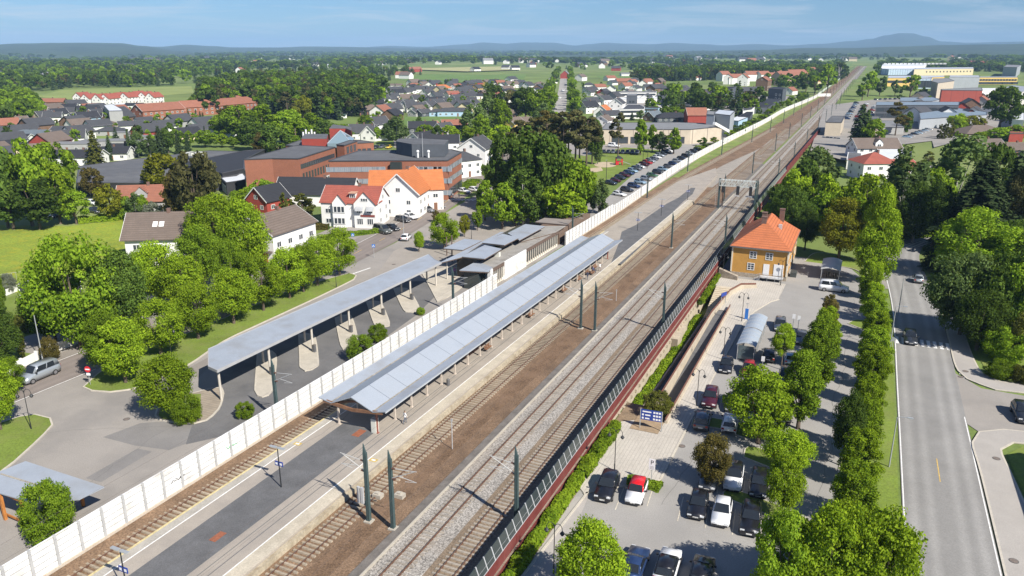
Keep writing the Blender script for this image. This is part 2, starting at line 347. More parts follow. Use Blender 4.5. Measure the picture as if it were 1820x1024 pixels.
def strip(name, fl, fr, z, mat, y0=20, y1=2700):
    mb = MB(); yy = [y for y in YY if y0 <= y <= y1]
    for y in yy: mb.v += [(fl(y), y, z), (fr(y), y, z)]
    for k in range(len(yy) - 1): mb.f.append((2 * k, 2 * k + 1, 2 * k + 3, 2 * k + 2)); mb.m.append(0)
    return struct(name, mb, mat)
strip('ballast', lambda y: wallx(y), lambda y: -36.4 + bend(y), -.24, brown_b)
strip('ballast', lambda y: max(wallx(y) + .5, -40.6 + bend(y)) if y > 270 else -53 + 12 * (1 - sstep(250, 270, y)), lambda y: -36.5 + bend(y), -.21, old_b, 262)
strip('ballast', lambda y: -39.9 + .3 * math.sin(y * .11), lambda y: -38.0 + .4 * math.sin(y * .07), -.225, M('dark_rust_ballast', (.163, .103, .062), .95, .3, .3, fine=.5, fscale=7, stain=(.17, .11, .07), stain_amt=.7, sscale=.3), 20, 262)
strip('ballast', lambda y: -50.5 + 8 * sstep(290, 400, y), lambda y: -44 + bend(y), -.19, M('yard_gravel', (.29, .262, .225), .95, .12, .3, fine=.25, fscale=5), 258, 420)
strip('ballast', lambda y: wallx(y) + .2, lambda y: t1x(y) - .82, -.075, brown_b, 20, 270)
strip('ballast', lambda y: -35.5 + bend(y), lambda y: -26.9 + bend(y), -.215, grey_b)
strip('ballast', lambda y: -27.6 + bend(y), lambda y: -24.66 + bend(y), -.20, M('brown_verge', (.23, .185, .14), .95, .2, .3, fine=.4, fscale=7), 20, 700)
strip('ballast', lambda y: -30.6 + bend(y), lambda y: -27.0 + bend(y), -.19, M('brown_grey_ballast', (.195, .148, .103), .95, .15, .3, fine=.45, fscale=7), 20, 700)
strip('grass_verge', lambda y: wallx(y), lambda y: min(t1x(y) - 2.3, wallx(y) + 12), -.16, M('rough_grass', (.15, .2, .045), .95, .3, .15, fine=.3, fscale=3, stain=(.26, .22, .12), stain_amt=.6, sscale=.12), 270, 860)
strip('grass_verge', lambda y: wallx(y), lambda y: wallx(y) + 1.5, -.17, M('rough_grass', (.15, .2, .045)), 150, 275)
strip('path', lambda y: -36.5 + bend(y), lambda y: -35.5 + bend(y), -.10, dconc, 20, 330)
mb = MB(); mb.bar((-35.42, 15, -.12), (-35.42, 250, -.12), .16, .22); struct('kerb', mb, conc)
mb = MB(); mb.bar((-59.25, 20, -.17), (-59.25, 250, -.17), .55, .1); struct('path', mb, M('cable_trough', (.21, .17, .13), .95, .2, .8, fine=.3, fscale=5, stain=(.1, .08, .07), stain_amt=.6, sscale=.6))
# platform: raised island with worn edge, ends in a ramp
PZ = .62
mb = MB()
PL = [(-56.25, 15), (-44.15, 15), (-44.15, 60), (-43.9, 100), (-43.95, 150), (-44.3, 230), (-46.5, 282), (-50.0, 300), (-56.3, 262), (-56.2, 180)]
mb.prism(PL, -.3, PZ); struct('platform', mb, plat_m)
def pflat(name, pts, z, mat): m_ = MB(); m_.prism(pts, z - .02, z); return struct(name, m_, mat)
pflat('platform_edge', [(-56.31, 15), (-56.05, 15), (-56.0, 180), (-56.26, 180)], PZ + .012, M('yellow_edge', (.55, .46, .24), .9, .2, 2, fine=.2, fscale=9))
pflat('platform_edge', [(-56.05, 15), (-55.1, 15), (-55.1, 180), (-56.0, 180)], PZ + .008, M('edge_concrete', (.37, .345, .30), .9, .15, .6, fine=.15, fscale=6))
pflat('platform_edge', [(-55.1, 15), (-54.99, 15), (-54.99, 180), (-55.1, 180)], PZ + .014, paint_w)
pflat('platform_edge', [(-45.7, 15), (-44.1, 15), (-44.1, 60), (-43.86, 100), (-43.9, 150), (-44.25, 230), (-45.7, 230), (-45.3, 120)], PZ + .008, M('pale_edge_concrete', (.47, .42, .33), .9, .12, .6, fine=.15, fscale=6, stain=(.3, .26, .2), stain_amt=.5, sscale=.4))
pflat('platform_edge', [(-45.82, 15), (-45.7, 15), (-45.3, 120), (-45.7, 230), (-45.8, 230), (-45.42, 120)], PZ + .013, paint_w)
for x, y0, y1 in ((-46.9, 18, 210), (-47.75, 18, 95), (-51.4, 200, 235)):
    pflat('platform_seam', [(x, y0), (x + .07, y0), (x + .07, y1), (x, y1)], PZ + .006, dark_asph)
mb = MB(); mb.prism([(-44.16, 15), (-43.7, 15), (-43.72, 60), (-43.46, 100), (-43.5, 150), (-43.85, 230), (-44.26, 230), (-43.88, 150), (-43.86, 100), (-44.1, 60)], -.3, .36); struct('platform_edge', mb, M('platform_foot', (.40, .345, .25), .9, .18, .7, fine=.2, fscale=5, stain=(.22, .17, .11), stain_amt=.7, sscale=.8))
def dsheet(name, pts, z, mat): m_ = MB(); m_.poly([(p[0], p[1], z) for p in pts][::1]); return struct(name, m_, mat)
dsheet('platform_path', [(-48.6, 15), (-48.5, 68), (-53.3, 68), (-53.0, 15)], PZ + .005, dark_asph)
pd = [at(a, b, PZ) for a, b in ((1085, 470), (1105, 470), (1150, 428), (1195, 378), (1215, 358), (1231, 345), (1236, 334), (1228, 334), (1205, 352), (1185, 362), (1130, 400), (1105, 412), (1100, 432))]
dsheet('platform_path', [(p.x, p.y) for p in pd], PZ + .005, dark_asph)
def plate(px, py, w, d, rz=0):
    p = at(px, py, PZ); t = MB(); t.box(-w / 2, w / 2, -d / 2, d / 2, 0, .02)
    o = t.build('access_cover', M('rust_red_steel', (.27, .10, .055), .8, .2, 3, fine=.2, fscale=20)); o.location = (p.x, p.y, PZ + .006); o.rotation_euler[2] = rz; return o
tag(plate(387, 954, .75, 1.5), 'rust red access cover in the dark strip near the bottom of the platform', 'access cover')
tag(plate(638, 770, 1.0, 1.7), 'rust red access cover just in front of the canopy end wall', 'access cover')
for px, py, t_ in ((529, 789, 'left'), (664, 818, 'right')):
    p = at(px, py, PZ); m_ = MB(); m_.box(-.45, .45, -.3, .3, 0, .012); m_.box(-.25, .25, -.14, .14, .012, .016, 1)
    o = m_.build('floor_marking', [M('ochre_tile', (.50, .36, .10), .8, .2), paint_w]); o.location = (p.x, p.y, PZ + .014)
    tag(o, 'small ochre warning tile on the %s edge of the platform' % t_, 'floor marking')
# tracks: rails, single sleepers near, the rest of the sleepers as one mass
rail_m = M('rusty_rail', (.11, .055, .034), .7, .25, 2); railtop_m = M('worn_rail_top', (.20, .15, .12), .4, .2, 2, metal=.5)
slp_m = M('concrete_sleeper', (.33, .275, .205), .9, .2, .8, fine=.2, fscale=6, rnd=.15); slp2 = M('grey_sleeper', (.30, .265, .22), .9, .2, .8, fine=.2, fscale=6, rnd=.15)
sb = MB()
for sx_ in (-1, 1): sb.hexa([(-1.25 * (sx_ < 0), -.13, -.1), (1.25 * (sx_ > 0), -.13, -.1), (1.25 * (sx_ > 0), .13, -.1), (-1.25 * (sx_ < 0), .13, -.1), (-1.22 * (sx_ < 0), -.1, .055), (1.22 * (sx_ > 0), -.1, .055), (1.22 * (sx_ > 0), .1, .055), (-1.22 * (sx_ < 0), .1, .055)])
tlab = ['rusty railway track between the white wall and the platform', 'railway track on brown ballast right of the platform', 'left of the two railway tracks on grey ballast', 'railway track beside the red noise wall']
for ti, fx in enumerate(TRK):
    t = thing('railway_track', tlab[ti], 'railway track', (fx(40), 40, 0), group='railway tracks'); loc = t.matrix_world.translation
    yy = [y for y in YY if y < 2650]
    for s in (-.755, .755):
        mb = MB()
        for k, y in enumerate(yy):
            x = fx(y) + s
            mb.v += [(x - .07, y, -.17), (x - .035, y, -.03), (x - .035, y, 0), (x + .035, y, 0), (x + .035, y, -.03), (x + .07, y, -.17)]
        for k in range(len(yy) - 1):
            for q in range(5): a = 6 * k + q; mb.f.append((a, a + 6, a + 7, a + 1)); mb.m.append(1 if q == 2 else 0)
        mb.build('rail', [rail_m, railtop_m], t, world=True)
    sm = slp_m if ti < 2 else slp2; me = sb.mesh('sleeper', sm); zs = (-.125, -.13, -.185, -.14)[ti]
    y0 = 33.0 if ti < 2 else 46.0
    for k in range(100):
        o = bpy.data.objects.new('sleeper', me); COL.objects.link(o); o.parent = t; y = y0 + .62 * k; o.location = (fx(y) - loc.x, y - loc.y, zs)
    mb = MB(); y = y0 + 62
    while y < 480:
        x = fx(y); mb.box(x - 1.22, x + 1.22, y - .11, y + .11, zs - .05, zs + .055); y += .62
    tag(mb.build('sleepers', sm, t, world=True), kind='stuff')
# ------------------------------------------------------------------ foliage
LEAF = dict(
    lime=M_leaf('leaf_lime', (0.133, 0.224, 0.014), (0.448, 0.577, 0.038)), maple=M_leaf('leaf_maple', (0.109, 0.193, 0.015), (0.339, 0.459, 0.036)),
    dark=M_leaf('leaf_dark', (0.058, 0.107, 0.020), (0.176, 0.248, 0.040)), birch=M_leaf('leaf_birch', (0.086, 0.141, 0.043), (0.235, 0.308, 0.102)),
    spruce=M_leaf('needle_spruce', (0.027, 0.051, 0.021), (0.105, 0.135, 0.048), .15), pine=M_leaf('needle_pine', (0.065, 0.068, 0.024), (0.182, 0.169, 0.065), .15),
    yellow=M_leaf('leaf_yellow', (0.144, 0.162, 0.014), (0.360, 0.360, 0.036)), purple=M_leaf('leaf_purple', (0.026, 0.012, 0.017), (0.072, 0.030, 0.036)),
    bronze=M_leaf('leaf_bronze', (0.084, 0.078, 0.019), (0.252, 0.198, 0.066)), thuja=M_leaf('leaf_thuja', (0.068, 0.081, 0.016), (0.216, 0.216, 0.041), .15),
    hedge=M_leaf('leaf_hedge', (0.099, 0.177, 0.012), (0.374, 0.495, 0.035)), grey=M_leaf('leaf_grey', (0.120, 0.138, 0.102), (0.300, 0.324, 0.252)))
bark = M('tree_bark', (.13, .10, .075), .95, .3, 3, fine=.3, fscale=12, rnd=.2); birchbark = M('birch_bark', (.42, .40, .36), .9, .35, 4, fine=.3, fscale=9)
def leaf_mesh(name, P, Nn, size, rs, mat, extra=None, tint=None):
    "one quad per leaf spray; P points, Nn facing directions"
    n = len(P); t = rs.normal(size=(n, 3)); t -= (t * Nn).sum(1, keepdims=True) * Nn; t /= np.linalg.norm(t, axis=1, keepdims=True) + 1e-9
    b = np.cross(Nn, t); s = size * rs.uniform(.6, 1.3, (n, 1)); fold = Nn * s * .25
    V = np.stack([P - t * s - fold, P - b * s * .62, P + t * s - fold, P + b * s * .62], 1).reshape(-1, 3)
    me = bpy.data.meshes.new(name); me.vertices.add(4 * n); me.vertices.foreach_set('co', V.ravel().astype(np.float32))
    me.loops.add(4 * n); me.loops.foreach_set('vertex_index', np.arange(4 * n, dtype=np.int32)); me.polygons.add(n)
    me.polygons.foreach_set('loop_start', np.arange(0, 4 * n, 4, dtype=np.int32)); me.update(calc_edges=True)
    ti = rs.uniform(0, .55, n) if tint is None else tint
    a = me.attributes.new('tint', 'FLOAT', 'FACE'); a.data.foreach_set('value', ti.astype(np.float32)); me.materials.append(mat); me.validate(); return me
def unit(v): return v / (np.linalg.norm(v, axis=1, keepdims=True) + 1e-9)
def clumps(rs, kind, n, z0, z1, rx):
    "clump centres and radii filling an uneven envelope"
    out = []; zc = (z0 + z1) / 2; rz = (z1 - z0) / 2; k = 0
    lob = rs.uniform(.72, 1.12, 7); ph = rs.uniform(0, 6.28)
    while len(out) < n and k < 5000:
        k += 1; d = unit(rs.normal(size=(1, 3)))[0]; q = rs.uniform(.45, 1) ** .5
        a = (math.atan2(d[1], d[0]) + ph) / 6.2832 * 7 % 7; i = int(a); f = a - i; lb = lob[i] * (1 - f) + lob[(i + 1) % 7] * f
        zz = d[2] * rz * q; tz = zz / rz
        if kind == 'round': wr = 1.0 if tz < -.2 else 1 - .18 * max(0, tz) ** 2
        elif kind == 'oval': wr = 1 - .25 * tz
        elif kind == 'egg': wr = 1 - .35 * tz
        else: wr = 1
        out.append((d[0] * rx * q * lb * wr, d[1] * rx * q * lb * wr, zc + zz, rs.uniform(.13, .35) * min(rx, rz)))
    return np.array(out)
PROTO = {}
LODN = {'H': (19000, 110), 'M': (4200, 56), 'L': (620, 16)}
SHAPE = dict(round=(.20, 1.0, .40), oval=(.14, 1.0, .27), broad=(.12, 1.0, .50), egg=(.10, 1., .33), young=(.36, 1.0, .26), bush=(.0, 1., .62), birch=(.10, 1., .24), column=(.02, 1., .2))
def proto(kind, lod, seed):
    key = (kind, lod, seed)
    if key in PROTO: return PROTO[key]
    rs = np.random.RandomState(seed * 17 + len(kind) * 3 + ord(lod[0])); nl, nc = LODN[lod]; tr = MB(); rg = random.Random(seed)
    if kind in ('spruce', 'fir'):
        P = []; Nn = []; lev = {'H': 26, 'M': 17, 'L': 9}[lod]; per = max(1, nl // (lev * 9))
        for j in range(lev):
            t = j / lev; z = .10 + .9 * t ** .92; rad = .205 * (1 - t) ** .82 * rs.uniform(.8, 1.12) + .008; nb = max(4, int(11 * (1 - t * .6)))
            for b in range(nb):
                a = 6.283 * b / nb + rs.uniform(-.3, .3) + j; rr = rad * rs.uniform(.72, 1.15)
                m = max(2, int(per * (1 - .75 * t) * 1.7)); u = rs.uniform(.12, 1, m) ** .7
                dr = u * rr; x = np.cos(a) * dr; y = np.sin(a) * dr; w = rs.normal(0, .02, (m, 3)) * (1.1 - u[:, None] * .5)
                P.append(np.stack([x, y, z - u ** 1.5 * rr * .42 + .01], 1) + w * .8)
                Nn.append(unit(np.stack([np.cos(a) * .5 + w[:, 0] * 20, np.sin(a) * .5 + w[:, 1] * 20, np.full(m, .9)], 1)))
        P = np.concatenate(P); Nn = np.concatenate(Nn); size = {'H': .012, 'M': .022, 'L': .05}[lod]
        me = leaf_mesh('crown', P, Nn, size, rs, LEAF['spruce']); tr.tube((0, 0, -.02), (0, 0, .93), .016, .003, 6)
    elif kind == 'pine':
        P = []; Nn = []
        n2 = {'H': 30, 'M': 18, 'L': 8}[lod]
        for j in range(n2):
            t = rs.uniform(0, 1); z = .42 + .56 * t; a = rs.uniform(0, 6.283); rad = (.21 * math.sin(math.pi * min(1, .25 + .72 * t)) + .03) * rs.uniform(.5, 1.05); c = np.array([math.cos(a) * rad, math.sin(a) * rad, z]); r = rs.uniform(.05, .085)
            d = unit(rs.normal(size=(nl // n2, 3))); P.append(c + d * r * np.array([1.15, 1.15, .62]) * rs.uniform(.6, 1.05, (len(d), 1))); Nn.append(unit(d + rs.normal(0, .5, d.shape)))
            tr.tube((0, 0, z - .05), tuple(c), .006, .002, 4)
        P = np.concatenate(P); Nn = np.concatenate(Nn); me = leaf_mesh('crown', P, Nn, {'H': .013, 'M': .024, 'L': .052}[lod], rs, LEAF['pine']); tr.tube((0, 0, -.02), (.01, 0, .9), .018, .005, 7)
    else:
        z0, z1, rx = SHAPE[kind]; env = {'birch': 'egg', 'young': 'egg', 'bush': 'round', 'broad': 'round', 'column': 'col'}.get(kind, kind)
        C = clumps(rs, env, nc, z0, z1, rx); P = []; Nn = []
        for c in C:
            m = max(4, int(nl / nc * (c[3] / C[:, 3].mean()) ** 1.3)); d = unit(rs.normal(size=(m, 3)) + np.array([0, 0, .25]))
            sq = np.array([1, 1, 1.25 if kind == 'birch' else .82]); q = c[:3] + d * c[3] * sq * rs.uniform(.55, 1.2, (m, 1))
            if kind == 'birch': q[:, 2] -= rs.uniform(0, .05, m)
            q[:, 2] = np.maximum(q[:, 2], z0 * .8 + .004); P.append(q); Nn.append(unit(d + rs.normal(0, .55, d.shape)))
        P = np.concatenate(P); Nn = np.concatenate(Nn); size = math.sqrt(rx * (z1 - z0)) * {'H': .0275, 'M': .060, 'L': .142}[lod] * (.85 if kind == 'birch' else 1)
        me = leaf_mesh('crown', P, Nn, size, rs, LEAF['lime']); h = z0 + (z1 - z0) * .55; br = .030 if kind != 'young' else .016
        if kind == 'birch': br = .018
        tr.tube((0, 0, -.02), (0, 0, z0 + .06), br, br * .72, 8); tr.tube((0, 0, z0 + .06), (.01, .01, h + .12), br * .72, br * .25, 6)
        for c in C[:: max(1, len(C) // 9)]: tr.tube((0, 0, max(.02, z0 * .9 + rg.uniform(0, .1))), tuple(c[:3]), br * .38, br * .1, 5)
    PROTO[key] = (me, tr.mesh('trunk', birchbark if kind == 'birch' else bark)); return PROTO[key]
def hgt(px, yb, yt, z=0.):
    "height of a vertical whose foot is at photo pixel (px,yb) and whose top is at row yt"
    p = at(px, yb, z); lo, hi = 0., 60.
    for _ in range(40):
        m = (lo + hi) / 2
        if pix((p.x, p.y, z + m))[1] > yt: lo = m
        else: hi = m
    return lo
def depth(p): return (-p.x * SYW + p.y * CYW) * CPT - (p.z - HCAM) * SPT
TREENAME = dict(round='leafy_tree', oval='leafy_tree', broad='leafy_tree', egg='leafy_tree', young='young_tree', bush='shrub', birch='birch_tree', spruce='spruce_tree', fir='spruce_tree', pine='pine_tree', column='columnar_tree')
_ts = [0]
def plant(pos, h, w, kind, mat, label, group=None, lod='M', name=None, cat=None, trunk=True):
    "one tree: Empty > trunk, crown.  h height, w crown width in metres"
    _ts[0] += 1; rg = random.Random(_ts[0] * 7 + 1); seed = _ts[0] % (3 if lod == 'H' else 4)
    me, tm = proto(kind, lod, seed); nm = name or TREENAME[kind]
    natw = {'spruce': .40, 'fir': .40, 'pine': .46}.get(kind) or SHAPE[kind][2] * 2.05
    t = thing(nm, label, cat or ('shrub' if kind == 'bush' else 'tree'), group=group); sx = w / natw
    t.matrix_world = Matrix.Translation(Vector(pos)) @ Matrix.Rotation(rg.uniform(0, 6.28), 4, 'Z') @ Matrix.Diagonal((sx, sx, h, 1))
    o = bpy.data.objects.new('foliage' if kind == 'bush' else 'crown', me); COL.objects.link(o); o.parent = t
    if mat: o.material_slots[0].link = 'OBJECT'; o.material_slots[0].material = LEAF[mat]
    if kind != 'bush' and trunk: o = bpy.data.objects.new('trunk', tm); COL.objects.link(o); o.parent = t
    return t
def tree(px, yb, yt, wpx, kind, mat, label, z=0., group=None, lod=None, **kw):
    p = at(px, yb, z); d = depth(p); h = hgt(px, yb, yt, z) * 1.02; w = wpx * d / FPX
    if lod is None: lod = 'H' if d < 190 else ('M' if d < 420 else 'L')
    return plant(p, h, w, kind, mat, label, group, lod, **kw)
# ------------------------------------------------------------------ left side: street, bus yard, islands
STREET = smooth_line([Vector(p + (0,)) for p in ((-100.6, 10), (-100.6, 60), (-100.5, 95), (-100.4, 125), (-103, 150), (-108, 180), (-115.5, 212), (-124.5, 250), (-134, 290), (-141, 325), (-152, 350), (-180, 380), (-240, 410))], 6)
def rmat(name, col, tracks, dark=.0):
    "asphalt with polished wheel tracks; u = metres across"
    m = M(name, col, .9, .08, .15, fine=.13, fscale=7, stain=tuple(c * .72 for c in col), stain_amt=.45, sscale=.1); nt = m.node_tree; L = nt.links; b = nt.nodes['Principled BSDF']
    src = b.inputs['Base Color'].links[0].from_socket; uv = NN(nt, 'ShaderNodeUVMap'); sx = NN(nt, 'ShaderNodeSeparateXYZ'); L.new(uv.outputs[0], sx.inputs[0]); acc = None
    for c, wd, am in tracks:
        d = NN(nt, 'ShaderNodeMath', operation='SUBTRACT', i_1=c); L.new(sx.outputs[0], d.inputs[0]); a = NN(nt, 'ShaderNodeMath', operation='ABSOLUTE'); L.new(d.outputs[0], a.inputs[0])
        r = NN(nt, 'ShaderNodeMapRange', interpolation_type='SMOOTHSTEP', i_1=0., i_2=wd, i_3=am, i_4=0.); L.new(a.outputs[0], r.inputs[0])
        if acc is None: acc = r.outputs[0]
        else: s = NN(nt, 'ShaderNodeMath', operation='ADD'); L.new(acc, s.inputs[0]); L.new(r.outputs[0], s.inputs[1]); acc = s.outputs[0]
    s = NN(nt, 'ShaderNodeMath', operation='ADD', i_1=1.); L.new(acc, s.inputs[0]); vm = NN(nt, 'ShaderNodeVectorMath', operation='SCALE'); L.new(src, vm.inputs[0]); L.new(s.outputs[0], vm.inputs['Scale']); L.new(vm.outputs[0], b.inputs['Base Color']); return m
street_m = rmat('street_asphalt', (.205, .175, .155), [(-2.6, .8, .12), (-1.0, .8, .1), (1.0, .8, .1), (2.6, .8, .12)])
sheet('bus_yard', [Vector((-97.5, 10, 0)), Vector((-61, 10, 0)), Vector((-61, 215, 0)), Vector((-78, 218, 0)), Vector((-112, 230, 0)), Vector((-104, 182, 0)), Vector((-98.5, 150, 0)), Vector((-96, 125, 0))], -.005, asph)
struct('road', ribbon(STREET, 4.1, 4.1, .012), street_m)
struct('pavement', ribbon([p for p in STREET if p.y < 420], 6.4, -4.1, .02), asph2)
plaza_m = M('plaza_asphalt', (.30, .27, .235), .9, .1, .2, fine=.13, fscale=7, stain=(.22, .2, .18), stain_amt=.4, sscale=.12)
struct('pavement', ribbon([p for p in STREET if 60 < p.y < 340], 18, -6.4, .006), asph)
sheet('plaza', [(660, 500), (700, 446), (770, 415), (830, 380), (880, 345), (950, 350), (990, 400), (900, 420), (800, 470), (760, 500)], .006, plaza_m)
sheet('parking', [(1000, 420), (1085, 385), (1290, 250), (1280, 235), (1180, 262), (1030, 395)], .008, lot_m)
sheet('parking', [(985, 268), (1130, 292), (1300, 245), (1290, 222), (1020, 220)], .004, asph)
sheet('parking', [(770, 300), (880, 285), (960, 262), (900, 255), (880, 240), (800, 255)], -.002, asph)
sheet('parking', [(700, 262), (850, 290), (900, 270), (700, 240)], -.01, asph)
def line(name, a, b, w, z, mat): m_ = MB(); d = (b - a).normalized(); n = Vector((-d.y, d.x, 0)) * w / 2; m_.poly([(a - n), (b - n), (b + n), (a + n)]); m_.v = [(v[0], v[1], z) for v in m_.v]; return struct(name, m_, mat)
def offset(pts, o): 
    out = []
    for k in range(len(pts)):
        a = pts[max(0, k - 1)]; b = pts[min(len(pts) - 1, k + 1)]; d = (b - a).normalized(); out.append(pts[k] + Vector((-d.y, d.x, 0)) * o)
    return out
struct('road_marking', ribbon([p for p in offset(STREET, -3.9) if p.y < 72], .07, .07, .018), paint_w)
struct('road_marking', ribbon([p for p in offset(STREET, 3.85) if p.y < 300], .07, .07, .018), paint_w)
mb = MB()
for k in range(0, 46):
    i = k * 1
    if k % 2 == 0 and i + 1 < len(STREET): ribbon([STREET[i], STREET[i] + (STREET[i + 1] - STREET[i]) * .62], .06, .06, .018, mb)
struct('road_marking', mb, paint_y)
mb = MB()   # zebra crossing near the white shops, give-way teeth
for k in range(8):
    x = -96.8 - .98 * k; mb.poly([(x, 120.3, .019), (x + .5, 120.3, .019), (x + .5, 123.6, .019), (x, 123.6, .019)])
for k in range(8):
    x = -106.5 - 1.0 * k; y = 205 - .33 * k; mb.poly([(x, y, .019), (x + .5, y, .019), (x + .5, y + 3, .019), (x, y + 3, .019)])
for k in range(10):
    a = at(626 + k * 3.4, 487 - k * 1.15); mb.poly([(a.x - .2, a.y - .25, .004), (a.x + .25, a.y - .25, .004), (a.x + .25, a.y + .25, .004), (a.x - .2, a.y + .25, .004)])
struct('road_marking', mb, paint_w)
# patches of newer asphalt in the yard
sheet('asphalt_patch', [(183, 777), (250, 752), (345, 745), (395, 765), (300, 800), (240, 792)], .002, M('asphalt_patch', (.205, .195, .185), .9, .1, .3, fine=.15, fscale=8))
sheet('asphalt_patch', [(152, 850), (245, 797), (270, 803), (180, 857)], .002, M('asphalt_patch', (.19, .18, .17)))
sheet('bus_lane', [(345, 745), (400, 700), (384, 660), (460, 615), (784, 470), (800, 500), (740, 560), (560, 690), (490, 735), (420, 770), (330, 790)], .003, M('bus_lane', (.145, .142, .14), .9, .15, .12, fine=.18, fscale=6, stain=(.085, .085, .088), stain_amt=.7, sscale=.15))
# grass islands
edge = [(147, 689), (162, 695.5), (195, 698), (228, 694), (256, 686.6), (300, 667), (343, 645), (398.6, 607.5), (460, 578), (504, 557.7), (574, 525), (630, 497), (634, 490), (622, 486)]
isl = [at(*p) for p in edge] + [Vector((-96.0, y, 0)) for y in (110, 95, 80, 70)]
def ordered(name, pts, z, mt, mk, **kw): return island(name, [(p if isinstance(p, Vector) else at(p[0], p[1], z)) for p in pts], z, mt, mk, **kw)
ordered('grass_island', isl, 0, grass_m, kerb_m, step=1.5)
ordered('grass_island', [(275, 740), (283, 748), (310, 752), (345, 754), (368, 748), (390, 728), (398, 705), (395, 690), (380, 690), (340, 700), (300, 712), (278, 728)], 0, M_stripes('brown_pavers', (.29, .245, .19), (.2, .17, .13), .5, 'Y', .12, rough=.9), kerb_m, step=1.2)
sheet('grass', [(282, 738), (290, 745), (345, 748), (356, 742), (357, 700), (330, 700), (300, 712), (284, 728)], .135, grass_m)
ordered('grass_island', [(-40, 872), (0, 842), (28, 821), (62, 790), (95, 756), (91, 744), (63, 737), (35, 741), (0, 752), (-60, 775)], 0, grass_m, kerb_m, step=2)
plinth = M('pale_plinth', (.45, .41, .34), .9, .1, .4, fine=.12, fscale=8, stain=(.33, .3, .25), stain_amt=.5, sscale=.5)
def K(x, y): return (340 + x / 3.413, 420 + y / 3.413)
for pp in ([(400, 690), (392, 800), (383, 940), (400, 970), (430, 980), (470, 968), (495, 940), (515, 720)], [(648, 600), (655, 740), (658, 800), (690, 822), (735, 812), (768, 790), (775, 755), (745, 600)], [(870, 500), (905, 665), (935, 690), (980, 680), (1010, 620), (965, 480)], [(1060, 400), (1110, 540), (1150, 558), (1190, 550), (1205, 525), (1145, 400)], [(1225, 320), (1270, 420), (1300, 462), (1345, 465), (1385, 435), (1310, 320)]):
    ordered('bus_platform', [K(*p) for p in pp], 0, plinth, kerb_m, step=1.0, h=.16)
ordered('bus_platform', [K(1400, 230), K(1450, 320), K(1492, 402), K(1560, 370), K(1620, 330), K(1680, 280), K(1740, 230), K(1640, 190), K(1540, 190)], 0, plinth, kerb_m, step=None, h=.14)
sheet('pavement', [K(40, 860), K(100, 800), K(400, 690), K(650, 590), K(870, 490), K(1060, 400), K(1230, 310), K(1400, 225), K(1500, 170), K(1440, 110), K(1000, 290), K(500, 520), K(0, 790)], .008, asph2)
sheet('grass', [(0, 400), (-20, 520), (120, 520), (240, 460), (300, 400), (270, 385), (120, 402)], .0, mead_m)
sheet('grass', [(-20, 540), (10, 660), (60, 640), (200, 570), (330, 500), (200, 470), (70, 510)], .004, grass_m)
sheet('path', [(-10, 528), (12, 522), (75, 503), (73, 498), (-10, 515)], .006, asph)
sheet('grass', [(520, 430), (700, 425), (640, 398), (500, 402), (470, 425)], .004, grass_m)
sheet('grass', [(985, 350), (1085, 328), (1185, 268), (1110, 262), (1000, 285), (960, 300)], .012, grass_m)
sheet('grass', [(812, 345), (828, 346), (848, 328), (842, 322)], .05, grass_m)
sheet('grass', [(597, 232), (830, 225), (815, 207), (690, 207)], .02, field2_m)
for pp, mt in (([(62, 172), (110, 160), (340, 153), (345, 166), (250, 172), (140, 178)], field_m), ([(40, 145), (100, 143), (110, 148), (50, 150)], field_m), ([(690, 122), (905, 118), (925, 124), (830, 127)], M('straw_field', (.34, .33, .15), .95, .12, .01)), ([(700, 142), (780, 128), (940, 127), (930, 142), (850, 150)], field2_m), ([(1060, 135), (1130, 130), (1140, 138), (1075, 143)], field2_m), ([(1480, 120), (1515, 112), (1500, 135), (1460, 150)], field2_m), ([(1580, 108), (1640, 104), (1680, 108), (1600, 114)], field_m), ([(540, 104), (610, 102), (600, 106)], field_m), ([(150, 122), (250, 119), (235, 130), (170, 132)], field2_m), ([(420, 116), (470, 114), (460, 120)], field_m), ([(700, 114), (760, 112), (745, 117)], field_m), ([(880, 112), (1000, 109), (980, 115)], field2_m), ([(1140, 108), (1240, 106), (1200, 111)], field_m), ([(0, 118), (55, 116), (40, 121)], field_m)):
    sheet('field', pp, 2.5 if min(q[1] for q in pp) < 125 else .08, mt)
AVE = [at(984 + 14 * .5, 208), at(1000, 165), at(1001.5, 140), at(1003, 126)]
struct('road', ribbon(smooth_line([p.to_3d() for p in AVE], 30), 5, 5, .05), M('avenue_asphalt', (.33, .31, .28), .9, .1, .1))
